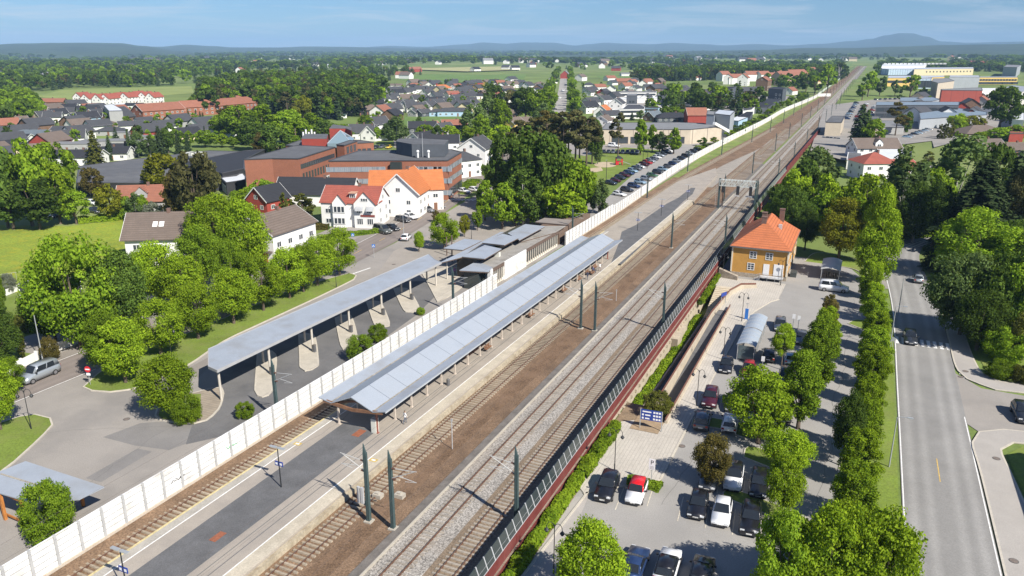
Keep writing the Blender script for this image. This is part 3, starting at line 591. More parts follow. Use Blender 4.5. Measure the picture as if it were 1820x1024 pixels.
# ------------------------------------------------------------------ white wall along the railway, bays of boards between posts
white_c = M('whitewashed_concrete', (.74, .74, .72), .85, .07, .7, fine=.1, fscale=9, stain=(.42, .38, .32), stain_amt=.55, sscale=.45)
post_c = M('grey_concrete_post', (.40, .40, .39), .9, .12, 1, fine=.1, fscale=9)
wy = [22.0]
while wy[-1] < 835: wy.append(wy[-1] + (2.33 if wy[-1] < 230 else 8.0))
wt = thing('white_wall', 'long white board wall along the left side of the railway', 'wall', (-60.5, 40, -.1))
pan = {}
rest = MB(); rp = MB(); nb = 0
base = MB(); back = MB()
for k, (a, b) in enumerate(zip(wy[:-1], wy[1:])):
    if 126.8 < (a + b) / 2 < 163.2: continue
    xa, xb = wallx(a), wallx(b); ht = 3.15 if a < 200 else 2.75; nb += 1
    p = MB() if nb <= 74 else rest; q = MB() if nb <= 74 else rp
    pa = Vector((xa, a + .12, 0)); pb = Vector((xb, b - .12, 0)); n = 5
    for j in range(n):
        z0 = .18 + j * (ht - .18) / n; z1 = .18 + (j + 1) * (ht - .18) / n - .115
        p.bar(pa + Vector((0, 0, (z0 + z1) / 2)), pb + Vector((0, 0, (z0 + z1) / 2)), .045, z1 - z0)
    q.bar(pa + Vector((-.06, 0, ht / 2)), pb + Vector((-.045, 0, ht / 2)), .03, ht - .3)  # grey strip behind the boards stands in for the shade in their gaps
    p.bar(pa + Vector((0, 0, ht + .02)), pb + Vector((0, 0, ht + .02)), .2, .05)
    q.box(xa - .13, xa + .15, a - .12, a + .12, -.3, ht + .06)
    base.bar((xa, a, -.06), (xb, b, -.06), .34, .46)
    if nb <= 74: p.build('panel', white_c, wt, world=True); q.build('post', post_c, wt, world=True)
tag(rest.build('panels', white_c, wt, world=True), kind='stuff'); tag(rp.build('posts', post_c, wt, world=True), kind='stuff'); back.build('backing', M('painted_gap_shade', (.17, .165, .16), .9, .2, 1), wt, world=True); base.build('footing', M('stained_footing', (.50, .44, .36), .9, .15, .6, fine=.15, fscale=6, stain=(.33, .25, .17), stain_amt=.6, sscale=.6), wt, world=True)  # backing colour is painted shade for the board gaps; its mesh is empty
mb = MB()   # white return wall at the far end of the enclosure
gl = at(1452, 172); mb.bar((wallx(828), 830, 1.2), (wallx(828) + 11, 838, 1.2), .3, 2.8); tag(mb.build('white_wall', white_c), 'short white cross wall where the long white wall ends far along the tracks', 'wall')
mb = MB()
for k in range(40): a = 850 + 22 * k; mb.bar((-46.5 + .006 * (a - 850), a, 1.0), (-46.5 + .006 * (a - 828), a + 21.4, 1.0), .2, 2.2)
tag(mb.build('noise_fence', M('pale_green_fence', (.50, .56, .47), .8, .1)), 'pale green noise fence far along the left of the tracks', 'fence')
def scrib(mb, x, y, z, s, seed, mi=0):
    r = random.Random(seed); pts = [Vector((x, y + k * s, z + r.uniform(-.5, .5) * s * 2)) for k in range(5)]
    for a, b in zip(pts[:-1], pts[1:]): mb.bar(a, b, .02, .06, mi, up=(1, 0, 0))
for yy_, sd, c in ((48.6, 1, (.03, .03, .04)), (56.2, 2, (.12, .45, .2)), (146, 4, (.5, .33, .03))):
    mb = MB(); 
    for q in range(3): scrib(mb, wallx(yy_) + .075 + (.2 if yy_ > 140 else 0), yy_ + q * .55, 1.45, .16, sd + q)
    o = mb.build('graffiti', M_plain('graffiti_%d' % sd, c, .8))
    if yy_ > 140: bpy.data.objects.remove(o)
    else: o.parent = wt; o.matrix_parent_inverse = wt.matrix_world.inverted()
# ------------------------------------------------------------------ red noise wall with glass top on concrete
redm = M_stripes('red_wall_board', (.15, .034, .030), (.09, .022, .02), .24, 'Z', .08, rough=.75, var=.15, scale=.5, fine=.12, fscale=9, stain=(.22, .08, .07), stain_amt=.5, sscale=.35)
glassd = M_plain('dark_wall_glass', (.035, .045, .045), .12, 0, .6); alu = M('grey_aluminium', (.55, .56, .57), .45, .08, 2, metal=.3)
rt = thing('noise_wall', 'long dark red noise wall with slanting glass panes on top, right of the tracks', 'wall', (-24.9, 50, -1.5))
def redx(y): return -24.95 + (0 if y < 260 else .012 * (y - 260))
y = 44.0; k = 0; mg = MB(); mr_ = MB(); mgp = MB()
while y < 470:
    x = redx(y); L_ = 3.0; far = k >= 60
    zb = -1.7 if (y < 90 or y > 150) else -1.35
    if y > 300: zb = -.6
    (mr_ if far else MB()).box(x - .09, x + .09, y, y + L_ - .03, zb, 1.0) if far else MB().box(x - .09, x + .09, y, y + L_ - .05, zb, 1.0).build('panel', redm, rt, world=True)
    if y < 300:
        g = mg if far else MB()
        for j in range(2):
            yy = y + j * 1.5; g.hexa([(x - .02, yy + .06, 1.06), (x + .02, yy + .06, 1.06), (x + .02, yy + 1.44, 1.06), (x - .02, yy + 1.44, 1.06), (x - .42, yy + .06, 2.25), (x - .38, yy + .06, 2.25), (x - .38, yy + 1.44, 2.25), (x - .42, yy + 1.44, 2.25)])
        if not far: g.build('glass_pane', glassd, rt, world=True)
        g = mgp if far else MB()
        for j in range(2): yy = y + j * 1.5; g.bar((x + .03, yy, 1.0), (x - .40, yy, 2.3), .09, .10, up=(0, 1, 0))
        g.bar((x, y, 1.03), (x, y + 3, 1.03), .12, .05); g.bar((x - .13, y, 1.42), (x - .13, y + 3, 1.42), .03, .13)
        if not far: g.build('glass_frame', alu, rt, world=True)
    else:
        mr_.box(x - .07, x + .07, y, y + L_ - .02, 1.0, 2.2)
    y += 3.0; k += 1
tag(mg.build('glass_panes', glassd, rt, world=True), kind='stuff'); tag(mgp.build('glass_frames', alu, rt, world=True), kind='stuff'); tag(mr_.build('panels', redm, rt, world=True), kind='stuff')
cw = MB(); tanc = M_stripes('tan_concrete', (.44, .385, .29), (.25, .21, .16), 2.0, 'Y', .04, rough=.9, var=.12, scale=.6, fine=.12, fscale=7, stain=(.3, .25, .19), stain_amt=.5, sscale=.5)
cw.box(-25.12, -24.68, 44, 152, -4.9, -1.36)
for k in range(30):
    y = 88 + 2.05 * k; cw.box(-24.67, -24.44, y, y + .5, -1.75, -1.35)
cw.box(-24.67, -23.6, 118, 121.5, -4.8, -1.4); cw.box(-24.67, -23.9, 122, 127, -4.8, -1.7)
tag(cw.build('retaining_wall', tanc), 'tan concrete retaining wall below the red noise wall', 'wall')
# ------------------------------------------------------------------ right side: car park, ramps, stairs
Z = LOTZ
sheet('parking', [Vector(p + (0,)) for p in ((-24.4, 30), (3.5, 30), (3.5, 92), (5.4, 118), (6.0, 145), (4.5, 166), (1.2, 176), (-9, 182), (-24.4, 182), (-24.4, 151.3), (-20.1, 151.3), (-20.1, 136.1), (-18.3, 136.1), (-18.3, 90.3), (-24.4, 90.3))], Z - .01, lot_m)
sheet('pavement', [Vector(p + (0,)) for p in ((-22.6, 68.6), (-15.9, 74.7), (-15.7, 106), (-15.5, 112), (-15.3, 120), (-15.2, 131), (-14.2, 138), (-12.2, 145), (-10.9, 147.2), (-10.6, 158.2), (-24, 158.2), (-24, 154), (-24, 151.3), (-20.1, 151.3), (-20.1, 136.1), (-18.25, 136.1), (-18.25, 90.3), (-24.0, 86), (-24.0, 70))], Z + .09, pave_m)
mb = MB()
for a, b in (((-22.6, 68.5), (-15.8, 74.7)), ((-15.8, 74.7), (-15.6, 106)), ((-15.6, 106), (-15.2, 120)), ((-15.2, 120), (-15.1, 131)), ((-15.1, 131), (-14.1, 138)), ((-14.1, 138), (-12.1, 145)), ((-12.1, 145), (-10.8, 147.2)), ((-23.5, 48), (-22.3, 69))): mb.bar((*a, Z + .05), (*b, Z + .05), .22, .14)
struct('kerb', mb, kerb_m)
sheet('pavement', [Vector(p + (0,)) for p in ((-23.4, 40), (-20.3, 50), (-21.2, 61), (-22.0, 68.6), (-23.8, 67))], Z + .012, M('walk_asphalt', (.36, .335, .305), .9, .08, .3, fine=.12, fscale=8))
soil = M('bare_soil', (.23, .17, .11), .95, .2, .6, fine=.3, fscale=6)
for pts, zz, nm, mm in ((((-24.5, 44), (-23.3, 44), (-23.3, 92), (-24.5, 92)), Z + .03, 'verge', soil), (((-22.2, 84.8), (-18.6, 84.8), (-18.6, 91), (-22.2, 91)), Z + .14, 'planter', M('planter_soil', (.30, .22, .14), .95, .2, 1, fine=.2, fscale=6))):
    sheet(nm, [Vector(p + (0,)) for p in pts], zz, mm)
tanw = M('tan_plain_concrete', (.46, .40, .31), .9, .1, .6, fine=.12, fscale=7, stain=(.3, .26, .2), stain_amt=.45, sscale=.5); railm = M('brown_handrail', (.16, .075, .055), .6, .2, 2)
rw = thing('ramp_wall', 'tan parapet wall between the two sunken ramps, topped by a brown handrail', 'wall', (-20.6, 95, Z)); m1 = MB(); m2 = MB()
P = [(-20.75, 92.5, Z + .55), (-20.75, 118, Z + .6), (-20.65, 132, Z + .8), (-19.7, 146, Z + .95), (-18.4, 151, Z + .9), (-15.8, 153, Z + .7)]
for a, b in zip(P[:-1], P[1:]):
    for q in (0,): m1.hexa([(a[0] - .16, a[1], -4.9), (a[0] + .16, a[1], -4.9), (b[0] + .16, b[1], -4.9), (b[0] - .16, b[1], -4.9), (a[0] - .16, a[1], a[2]), (a[0] + .16, a[1], a[2]), (b[0] + .16, b[1], b[2]), (b[0] - .16, b[1], b[2])])
    m2.bar((a[0] - .06, a[1], a[2] + .2), (b[0] - .06, b[1], b[2] + .2), .1, .34)
m1.build('parapet', tanw, rw, world=True); m2.build('handrail', railm, rw, world=True)
rw = thing('ramp_wall', 'tan parapet wall between the ramp and the lamp lined walkway, brown handrail on top', 'wall', (-18.4, 95, Z)); m1 = MB(); m2 = MB()
m1.box(-18.55, -18.2, 88, 136.6, -4.9, Z + .45); m2.bar((-18.45, 88, Z + .66), (-18.45, 138, Z + .66), .1, .36); m1.box(-20.4, -18.56, 91, 91.4, -4.9, Z + .2)
m1.build('parapet', tanw, rw, world=True); m2.build('handrail', railm, rw, world=True)
mb = MB(); mb.hexa([(-24.0, 92, -5), (-20.95, 92, -5), (-20.95, 138.5, -5), (-24.0, 138.5, -5), (-24.0, 92, -2.95), (-20.95, 92, -2.95), (-20.95, 138.5, -4.35), (-24.0, 138.5, -4.35)])
mb.hexa([(-20.55, 91.5, -5), (-18.57, 91.5, -5), (-18.57, 136, -5), (-20.55, 136, -5), (-20.55, 91.5, -2.95), (-18.57, 91.5, -2.95), (-18.57, 136, Z + .02), (-20.55, 136, Z + .02)])
struct('ramp', mb, dark_asph)  # shade on the sunken ramp floors is put into this darker asphalt colour
mb = MB(); mb.hexa([(-24.66, 92, -5), (-22.9, 92, -5), (-22.9, 138, -5), (-24.66, 138, -5), (-24.66, 92, -3.1), (-22.9, 92, -3.2), (-22.9, 138, -3.95), (-24.66, 138, -3.8)]); mb.hexa([(-22.95, 91, -5), (-22.7, 91, -5), (-22.7, 138, -5), (-22.95, 138, -5), (-22.95, 91, -2.4), (-22.7, 91, -2.4), (-22.7, 138, -3.6), (-22.95, 138, -3.6)]); struct('verge', mb, tanw)
sheet('verge', [Vector(p + (0,)) for p in ((-24.5, 84.5), (-22.2, 84.5), (-22.2, 92), (-24.5, 92))], Z + .06, soil)
st = MB()
for k in range(17): st.box(-23.2 + .0, -20.6 + .05 * k, 138.5 + k * .72, 151.2 + .4, Z + .08 - (17 - k) * .17 - .01 * k, Z + .08 - (16 - k) * .17)
tag(st.build('stairs', M('stair_stone', (.52, .45, .34), .9, .1, 1, fine=.1, fscale=8)), 'broad pale stairs down to the underpass beside the yellow house', 'stairs')
# road on the right
ROADR = smooth_line([Vector(p + (0,)) for p in ((12.3, 30), (12.4, 70), (12.6, 110), (12.7, 150), (11.6, 178), (11.2, 195), (14.5, 213), (22, 224), (34, 231), (60, 238))], 4)
road_m = rmat('road_asphalt', (.235, .228, .215), [(-2.9, .75, .24), (-1.3, .75, .22), (1.3, .75, .22), (2.9, .75, .24)])
struct('road', ribbon(ROADR, 4.0, 4.0, Z + .012), road_m)
struct('pavement', ribbon([p for p in ROADR if p.y > 160], 6.6, -4.0, Z + .02), asph)
struct('grass_verge', ribbon([p for p in ROADR if p.y < 138], 8.0, -4.3, Z + .02), grass_m)
struct('road_marking', ribbon([p for p in offset(ROADR, 3.85) if p.y < 200], .06, .06, Z + .02), paint_w)
struct('road_marking', ribbon([p for p in offset(ROADR, -3.85) if p.y < 106], .06, .06, Z + .02), paint_w)
struct('road_marking', ribbon([Vector((12.4, 87, 0)), Vector((12.4, 92.5, 0))], .05, .05, Z + .02), paint_y)
sheet('road', [Vector(p + (0,)) for p in ((16.2, 104.5), (18, 101.5), (23, 101), (45, 108), (45, 124), (26, 116.5), (19.5, 117), (16.6, 121.5))], Z + .008, asph)
mb = MB()
for x0 in range(9):
    x = 8.9 + .92 * x0; mb.poly([(x, 131.3, Z + .02), (x + .5, 131.3, Z + .02), (x + .5, 134.6, Z + .02), (x, 134.6, Z + .02)])
for k in range(6): a = at(1699 + k * 1.5, 640 + k * 6, Z); mb.poly([(a.x, a.y - .3, Z + .02), (a.x + .8, a.y - .3, Z + .02), (a.x + .8, a.y + .25, Z + .02), (a.x, a.y + .25, Z + .02)])
for k in range(8): x = 11.4 + .85 * k; y = 204 + 1.15 * k; mb.poly([(x, y, Z + .025), (x + 2.4, y - 2.2, Z + .025), (x + 2.8, y - 1.9, Z + .025), (x + .4, y + .3, Z + .025)])
struct('road_marking', mb, paint_w)
walk_m = M('walk_asphalt', (.36, .335, .305))
island('pavement', [Vector(p + (0,)) for p in ((16.2, 40), (16.5, 68), (16.6, 90), (16.5, 98.5), (17.6, 102), (20.5, 104), (26, 104.5), (26, 101.5), (21.2, 100.5), (19.6, 98), (20, 90), (21.0, 70), (21.5, 40))], Z, walk_m, kerb_m, step=2, h=.12)
island('pavement', [Vector(p + (0,)) for p in ((16.9, 150), (16.8, 135), (17.0, 122.5), (19.5, 118.2), (25, 117.5), (45, 125.5), (45, 128.5), (26, 121), (21, 122), (19.8, 128), (19.2, 150))], Z, walk_m, kerb_m, step=2, h=.12)
sheet('grass', [Vector(p + (0,)) for p in ((20.2, 92), (20.0, 97), (22, 100), (30, 101), (40, 106), (40, 60), (21.9, 60))], Z + .02, grass_m)
sheet('grass', [Vector(p + (0,)) for p in ((21, 122.3), (26, 121.3), (60, 135), (60, 200), (24, 200), (20, 170), (19.3, 150))], Z + .0, grass_m)
sheet('driveway', [Vector(p + (0,)) for p in ((23.6, 60), (31, 60), (31, 93), (24.6, 92))], Z + .03, asph2)
# strips inside the car park
struct('hedge_bed', ribbon([Vector(p + (0,)) for p in ((2.0, 40), (3.4, 60), (4.4, 75), (5.6, 95), (6.6, 122), (5.6, 145), (4.4, 160))], 1.1, 1.1, Z + .04), grass_m)
for pp in (((-8.2, 83.5), (-3.2, 82.0), (-1.8, 85.2), (-4.5, 86), (-8.0, 86.5)), ((-15.4, 89.0), (-11.5, 89.4), (-8.0, 88.2), (-6.8, 91.5), (-11, 92.2), (-15.2, 91.8)), ((-9, 74.0), (-4.4, 72.6), (-.5, 71.2), (-.3, 73.5), (-4.4, 75.2), (-8.6, 76)), ((-9.0, 103.8), (-2, 102.6), (-1.6, 105), (-8.8, 106.2)), ((-7, 128), (-.6, 126.2), (.2, 128.2), (-6.5, 130)), ((1.5, 138), (5.6, 135), (5.8, 139.5), (3, 141)), ((2.0, 84), (4.0, 82.5), (4.6, 88.5), (2.6, 90)), ((-8.6, 178), (1.5, 176), (5, 168), (4.6, 182), (-6, 188))):
    island('grass_island', [Vector(p + (0,)) for p in pp], Z, grass_m, kerb_m, step=.9, h=.1, kw=.15)
mb = MB()
for x, y in [tuple(at(a, b, Z)[:2]) for a, b in ((1050, 880), (1105, 886), (1160, 880), (1213, 905), (1261, 917), (1308, 928), (1358, 938), (1281, 858), (1326, 865), (1272, 757), (1283, 722), (1240, 722))]:
    mb.hexa([(x - .05, y - 2.3, Z + .005), (x + .05, y - 2.3, Z + .005), (x - .35, y + 2.3, Z + .005), (x - .45, y + 2.3, Z + .005), (x - .05, y - 2.3, Z + .009), (x + .05, y - 2.3, Z + .009), (x - .35, y + 2.3, Z + .009), (x - .45, y + 2.3, Z + .009)])
struct('parking_marking', mb, M('dull_paint', (.52, .47, .38), .8, .2, 2, fine=.25, fscale=9))
# ------------------------------------------------------------------ island platform canopy
tin = M_stripes('silver_roof_sheet', (.35, .385, .43), (.16, .18, .21), 3.78, 'Y', .022, rough=.5, var=.05, scale=.3, fine=.04, fscale=5, metal=.15, stain=(.29, .30, .31), stain_amt=.3, sscale=.3)
tin2 = M('plain_roof_sheet', (.355, .39, .435), .5, .06, .3, fine=.04, fscale=5, metal=.15, stain=(.26, .25, .235), stain_amt=.45, sscale=.22)
gut = M('stained_gutter', (.30, .27, .22), .9, .3, .8, fine=.3, fscale=5); timber = M('brown_timber', (.20, .105, .06), .8, .25, 1.5, fine=.2, fscale=9); steelw = M('cream_steel', (.52, .45, .38), .6, .12, 1.5); steelr = M('reddish_steel', (.30, .12, .09), .6, .2, 1.5)
cn = thing('platform_canopy', 'long silver gull-wing canopy over the island platform', 'canopy', (-51, 66.5, PZ)); Y0, Y1 = 66.6, 158.5
def sk(y): return .9 * (y - Y0) / (Y1 - Y0)
PR = [(-4.75, 4.25), (-2.95, 3.9), (0, 5.2), (2.95, 3.9), (4.75, 4.3)]
def slab(mb, i, j, t=.12, m=0):
    (xa, za), (xb, zb) = PR[i], PR[j]; cx = -50.85
    n = 8
    for k in range(n):
        ya = Y0 + (Y1 - Y0) * k / n; yb = Y0 + (Y1 - Y0) * (k + 1) / n; A = cx + sk(ya); B = cx + sk(yb)
        mb.hexa([(A + xa, ya, za - t), (A + xb, ya, zb - t), (B + xb, yb, zb - t), (B + xa, yb, za - t), (A + xa, ya, za), (A + xb, ya, zb), (B + xb, yb, zb), (B + xa, yb, za)], m)
r_ = MB(); slab(r_, 2, 3); r_.build('roof', tin, cn, world=True); r_ = MB(); slab(r_, 1, 2); r_.build('roof', M_stripes('ribbed_roof_sheet', (.33, .365, .41), (.2, .225, .26), .63, 'Y', .07, rough=.5, var=.05, scale=.3, metal=.15, stain=(.36, .38, .40), stain_amt=.4, sscale=.4), cn, world=True)
for a, b in ((0, 1), (3, 4)): r2 = MB(); slab(r2, a, b); r2.build('eave', tin2, cn, world=True)
g_ = MB()
for x in (-2.95, 2.95): g_.bar((-50.85 + x, Y0 + .2, 3.91), (-49.95 + x, Y1 - .2, 3.91), .3, .05)
g_.build('gutter', gut, cn, world=True)
b_ = MB()
for x in (-4.72, 4.72): b_.bar((-50.85 + x, Y0, 4.14), (-49.95 + x, Y1, 4.14), .05, .26)
b_.build('fascia', M('pale_fascia', (.42, .45, .48), .5, .1, 1), cn, world=True)
ys_ = [67.6 + 3.78 * k for k in range(24)]
for k, y in enumerate(ys_):
    for s in (-1, 1):
        x = -50.85 + sk(y) + s * 2.75; c_ = MB(); c_.box(x - .1, x + .1, y - .1, y + .1, PZ, 3.85); c_.box(x - .17, x + .17, y - .17, y + .17, PZ, PZ + .12)
        c_.build('post', steelr if k in (0, 23) and s > 0 else steelw, cn, world=True)
    t_ = MB(); x = -50.85 + sk(y)
    for s in (-1, 1): t_.bar((x + s * 4.3, y, 3.95), (x + s * 2.5, y, 3.55), .12, .22); t_.bar((x + s * 2.6, y, 3.6), (x, y, 4.2), .12, .26)
    t_.build('truss', timber, cn, world=True)
t_ = MB()
for x in (-2.75, 2.75): t_.bar((-50.85 + x, Y0 + .3, 3.72), (-49.95 + x, Y1 - .3, 3.72), .2, .3)
for s in (-1, 1): t_.bar((-50.85 + s * 4.2, Y0 + .15, 3.9), (-50.85, Y0 + .15, 3.45), .2, .4)
t_.build('beam', timber, cn, world=True)
# waiting booths under the canopy, benches, cabinet
booth_m = M('dark_timber_board', (.12, .065, .045), .8, .2, 1); 
for k in range(4):
    y = 92 + 15.5 * k; t = thing('waiting_booth', 'dark timber waiting booth with glass front under the platform canopy', 'booth', (-50.5, y, PZ), group='booths under the platform canopy')
    b_ = MB(); b_.box(-51.6, -49.2, y, y + .12, PZ, 3.0); b_.box(-51.6, -49.2, y + 6.4, y + 6.5, PZ, 3.0); b_.box(-51.6, -51.5, y + .12, y + 6.4, PZ, 3.0); b_.box(-51.6, -49.2, y, y + 6.5, 3.0, 3.08); b_.box(-49.28, -49.2, y + .12, y + 6.4, PZ, PZ + .5); b_.build('frame', booth_m, t, world=True)
    b_ = MB()
    for q in range(4): b_.box(-49.26, -49.23, y + .2 + 1.58 * q, y + 1.66 + 1.58 * q, PZ + .55, 2.9)
    b_.build('window', glassd, t, world=True)
def bench(x, y, lab):
    t = thing('bench', lab, 'bench', (x, y, PZ), group='benches under the platform canopy'); b_ = MB(); b_.box(x - .25, x + .2, y - .9, y + .9, PZ + .42, PZ + .48); b_.build('seat', timber, t, world=True)
    b_ = MB(); b_.box(x - .3, x - .24, y - .9, y + .9, PZ + .55, PZ + .92); b_.build('backrest', timber, t, world=True)
    for s in (-.7, .7): b_ = MB(); b_.box(x - .24, x - .18, y + s - .04, y + s + .04, PZ, PZ + .55); b_.box(x + .1, x + .16, y + s - .04, y + s + .04, PZ, PZ + .42); b_.build('leg', dconc, t, world=True)
for y in (96.5, 113, 128.5, 136.5, 141.5, 146): bench(-47.9 + sk(y), y, 'brown wooden bench under the platform canopy')
t = thing('cabinet', 'white electrical cabinet standing by the near end post of the canopy', 'cabinet', (*at(667, 768, PZ).xy, PZ), .0); b_ = MB(); b_.box(-.35, .35, -.3, .3, 0, 1.75); b_.build('body', M('cabinet_white', (.62, .62, .55), .6, .06, 2), t); b_ = MB(); b_.box(-.38, .38, -.33, .33, 1.75, 1.81); b_.build('lid', alu, t); b_ = MB(); b_.box(-.31, .31, -.312, -.302, .08, 1.68); b_.build('door', M('cabinet_white', (.62, .62, .55)), t)
bn = MB(); bn.tube((0, 0, 0), (0, 0, .85), .22, .24, 12); bn.tube((0, 0, .85), (0, 0, .98), .26, .1, 12); o = bn.build('litter_bin', dark_asph); o.location = (-47.0, 82.9, PZ); tag(o, 'dark round litter bin beside a canopy post', 'litter bin')
# ------------------------------------------------------------------ bus canopy
bc = thing('bus_canopy', 'long silver flat canopy over the bus bays', 'canopy', (-74, 67, 0)); zt = 4.75
rp_ = [(-78.3, 71.9), (-73.7, 67.3), (-71.7, 66.8), (-71.2, 124.2), (-73.5, 125.6), (-76.6, 128.6)]
m_ = MB(); m_.prism(rp_, zt - .14, zt); m_.build('roof', tin2, bc, world=True)
m_ = MB()
for a, b in zip(rp_, rp_[1:] + rp_[:1]): m_.bar((*a, zt - .13), (*b, zt - .13), .1, .38)
m_.build('fascia', M('grey_fascia', (.36, .36, .36), .6, .1, 1), bc, world=True)
m_ = MB()
for x, a, b in ((-72.4, 67.5, 124.5), (-76.3, 70.5, 127)): m_.bar((x, a, zt - .3), (x + .3, b, zt - .3), .22, .3)
m_.build('beam', timber, bc, world=True)
postm = M('pale_concrete_post', (.50, .46, .40), .8, .1, 1.5, fine=.08, fscale=9)
for k in range(7):
    y = 67.6 + 9.33 * k; x = -72.4 + .04 * k
    for q, xx in enumerate((x, x - 3.6)):
        if q and k == 0: continue
        c_ = MB(); c_.tube((xx, y + q * 2.6, 0), (xx, y + q * 2.6, zt - .4), .17, .17, 10); c_.build('post', postm, bc, world=True)
    if 0 < k < 6:
        t = thing('bus_stop_bin', 'dark grey litter bin and notice box at a bus canopy post', 'bin', (x + .45, y - .2, .16), group='bins at the bus bays'); b_ = MB(); b_.box(x + .25, x + .65, y - .4, y, .16, 1.25); b_.build('body', dark_asph, t, world=True); b_ = MB(); b_.box(x + .22, x + .68, y - .43, y + .03, 1.25, 1.33); b_.build('lid', dconc, t, world=True)
# ------------------------------------------------------------------ station building beside the white wall
stn = thing('station_building', 'low station building with overlapping silver flat roofs behind the white wall', 'station', (-64, 145, 0))
wst = M('station_white_wall', (.70, .66, .57), .85, .06, .6, fine=.05, fscale=8); brf = M('brown_fascia', (.14, .10, .08), .7, .15, 1); oldf = M('old_roof_felt', (.30, .285, .26), .9, .12, .4, fine=.15, fscale=5, stain=(.16, .145, .12), stain_amt=.7, sscale=.35)
W_ = MB(); W_.box(-66.6, -62.15, 127.4, 163, 0, 3.5); W_.build('wall', wst, stn, world=True)
W_ = MB(); W_.box(-67.2, -61.95, 127.2, 163.2, 3.5, 3.62); W_.build('roof', oldf, stn, world=True)
W_ = MB(); W_.box(-61.94, -61.86, 127.2, 133, 3.0, 3.72); W_.box(-61.94, -61.86, 144, 163.2, 3.0, 3.72); W_.build('fascia', brf, stn, world=True)
W_ = MB(); W_.box(-62.145, -61.85, 133, 144, 0, 3.64); W_.build('white_panel', white_c, stn, world=True)
for a, b, n in ((127.6, 132.8, 6), (144.3, 162.8, 16)):
    st_ = (b - a) / n
    for k in range(n):
        W_ = MB(); W_.box(-62.14, -62.06, a + k * st_ + .12, a + (k + 1) * st_ - .2, .7, 2.95); W_.build('window', glassd, stn, world=True)
        W_ = MB(); W_.box(-62.12, -61.95, a + k * st_ - .1, a + k * st_ + .1, .35, 3.0); W_.build('mullion', postm, stn, world=True)
def roofpoly(nm, pts, z, mat=tin2, t=.3):
    p = [at(a, b, z) for a, b in pts]; m_ = MB(); m_.prism([(q.x, q.y) for q in p], z - .1, z); m_.build('roof', mat, stn, world=True)
    m_ = MB(); cx = sum(q.x for q in p) / len(p); cy = sum(q.y for q in p) / len(p)
    m_.prism([(cx + (q.x - cx) * .985, cy + (q.y - cy) * .985) for q in p], z - t, z - .1); m_.build('fascia', brf, stn, world=True)
q_ = lambda x, y: (770 + x / 7, 380 + y / 7)
roofpoly('', [q_(355, 530), q_(640, 557), q_(850, 435), q_(640, 388)], 5.2)
roofpoly('', [q_(610, 357), q_(885, 387), q_(1062, 297), q_(860, 247)], 5.5)
roofpoly('', [q_(925, 240), q_(1070, 327), q_(1390, 155), q_(1145, 128)], 5.1)
roofpoly('', [q_(130, 427), q_(365, 448), q_(605, 332), q_(390, 310)], 4.7)
roofpoly('', [q_(325, 702), q_(690, 722), q_(735, 665), q_(545, 587)], 3.9)
roofpoly('', [q_(1270, 100), q_(1670, 135), q_(1735, 75), q_(1385, 50)], 3.6, M('brown_felt', (.24, .21, .19), .9, .1))
roofpoly('', [q_(80, 607), q_(350, 537), q_(610, 362), q_(880, 225), q_(840, 225), q_(360, 470)], 4.55)
roofpoly('', [q_(1060, 352), q_(1530, 225), q_(1650, 150), q_(1395, 155), q_(1080, 330)], 3.95, oldf)
W_ = MB(); W_.box(-71.5, -66.7, 131, 162, 0, 4.4); W_.build('hall', M('dark_hall_glass', (.06, .055, .05), .3, .2), stn, world=True)
W_ = MB(); W_.box(-66.55, -63.4, 124.6, 127.3, 0, 3.4); W_.build('porch', glassd, stn, world=True)
W_ = MB(); W_.box(-62.4, -61.75, 126.4, 127.5, 0, 3.75); W_.build('pillar', white_c, stn, world=True)
p = at(*q_(800, 525), 3.7); W_ = MB(); W_.box(p.x - .5, p.x + .5, p.y - .4, p.y + .4, 3.6, 4.5); W_.build('vent', M('cabinet_white', (.62, .62, .55)), stn, world=True)
for a, b in ((170, 520), (235, 500), (175, 820), (235, 600)):
    p = at(*q_(a, b), .0); W_ = MB(); W_.tube((p.x, p.y, 0), (p.x, p.y, 4.3), .14, .14, 8); W_.build('post', postm if b > 700 else brf, stn, world=True)
W_ = MB(); W_.box(-68.8, -62.3, 164.5, 187, 0, 3.2); W_.build('annex', M('brown_cladding', (.17, .12, .09), .85, .15, 1), stn, world=True)
# ------------------------------------------------------------------ bicycle shed bottom left
sh = thing('bicycle_shed', 'open shed with a silver roof and orange timber posts by the bottom left corner', 'shed', (-66, 38, 0)); S_ = lambda x, y, z: at(x / 3.878, 760 + y / 3.878, z)
c = [S_(175, 225, 3.2), S_(718, 402, 3.2), S_(545, 500, 3.0), S_(230, 525, 3.0), S_(-60, 440, 3.0), S_(-40, 310, 3.2)]
m_ = MB(); m_.prism([(p.x, p.y) for p in c], 2.98, 3.1); m_.build('roof', tin2, sh, world=True)
m_ = MB(); p0, p1 = S_(5, 320, 3.1), S_(300, 410, 3.1); m_.bar((p0.x, p0.y, 3.12), (p1.x, p1.y, 3.12), .18, .04); m_.build('gutter', gut, sh, world=True)
org = M('orange_timber', (.42, .17, .045), .7, .2, 1.5, fine=.15, fscale=9)
for a, b in ((40, 635), (185, 690), (575, 540)):
    p = S_(a, b, 0); m_ = MB(); m_.box(p.x - .13, p.x + .13, p.y - .13, p.y + .13, 0, 3.0); m_.build('post', org, sh, world=True)
a, b = S_(45, 620, 0), S_(180, 680, 0); m_ = MB(); m_.bar((a.x, a.y, .4), (b.x, b.y, .4), .12, .2); m_.bar((a.x, a.y, 2.8), (b.x, b.y, 2.8), .12, .2); m_.build('rail', org, sh, world=True)

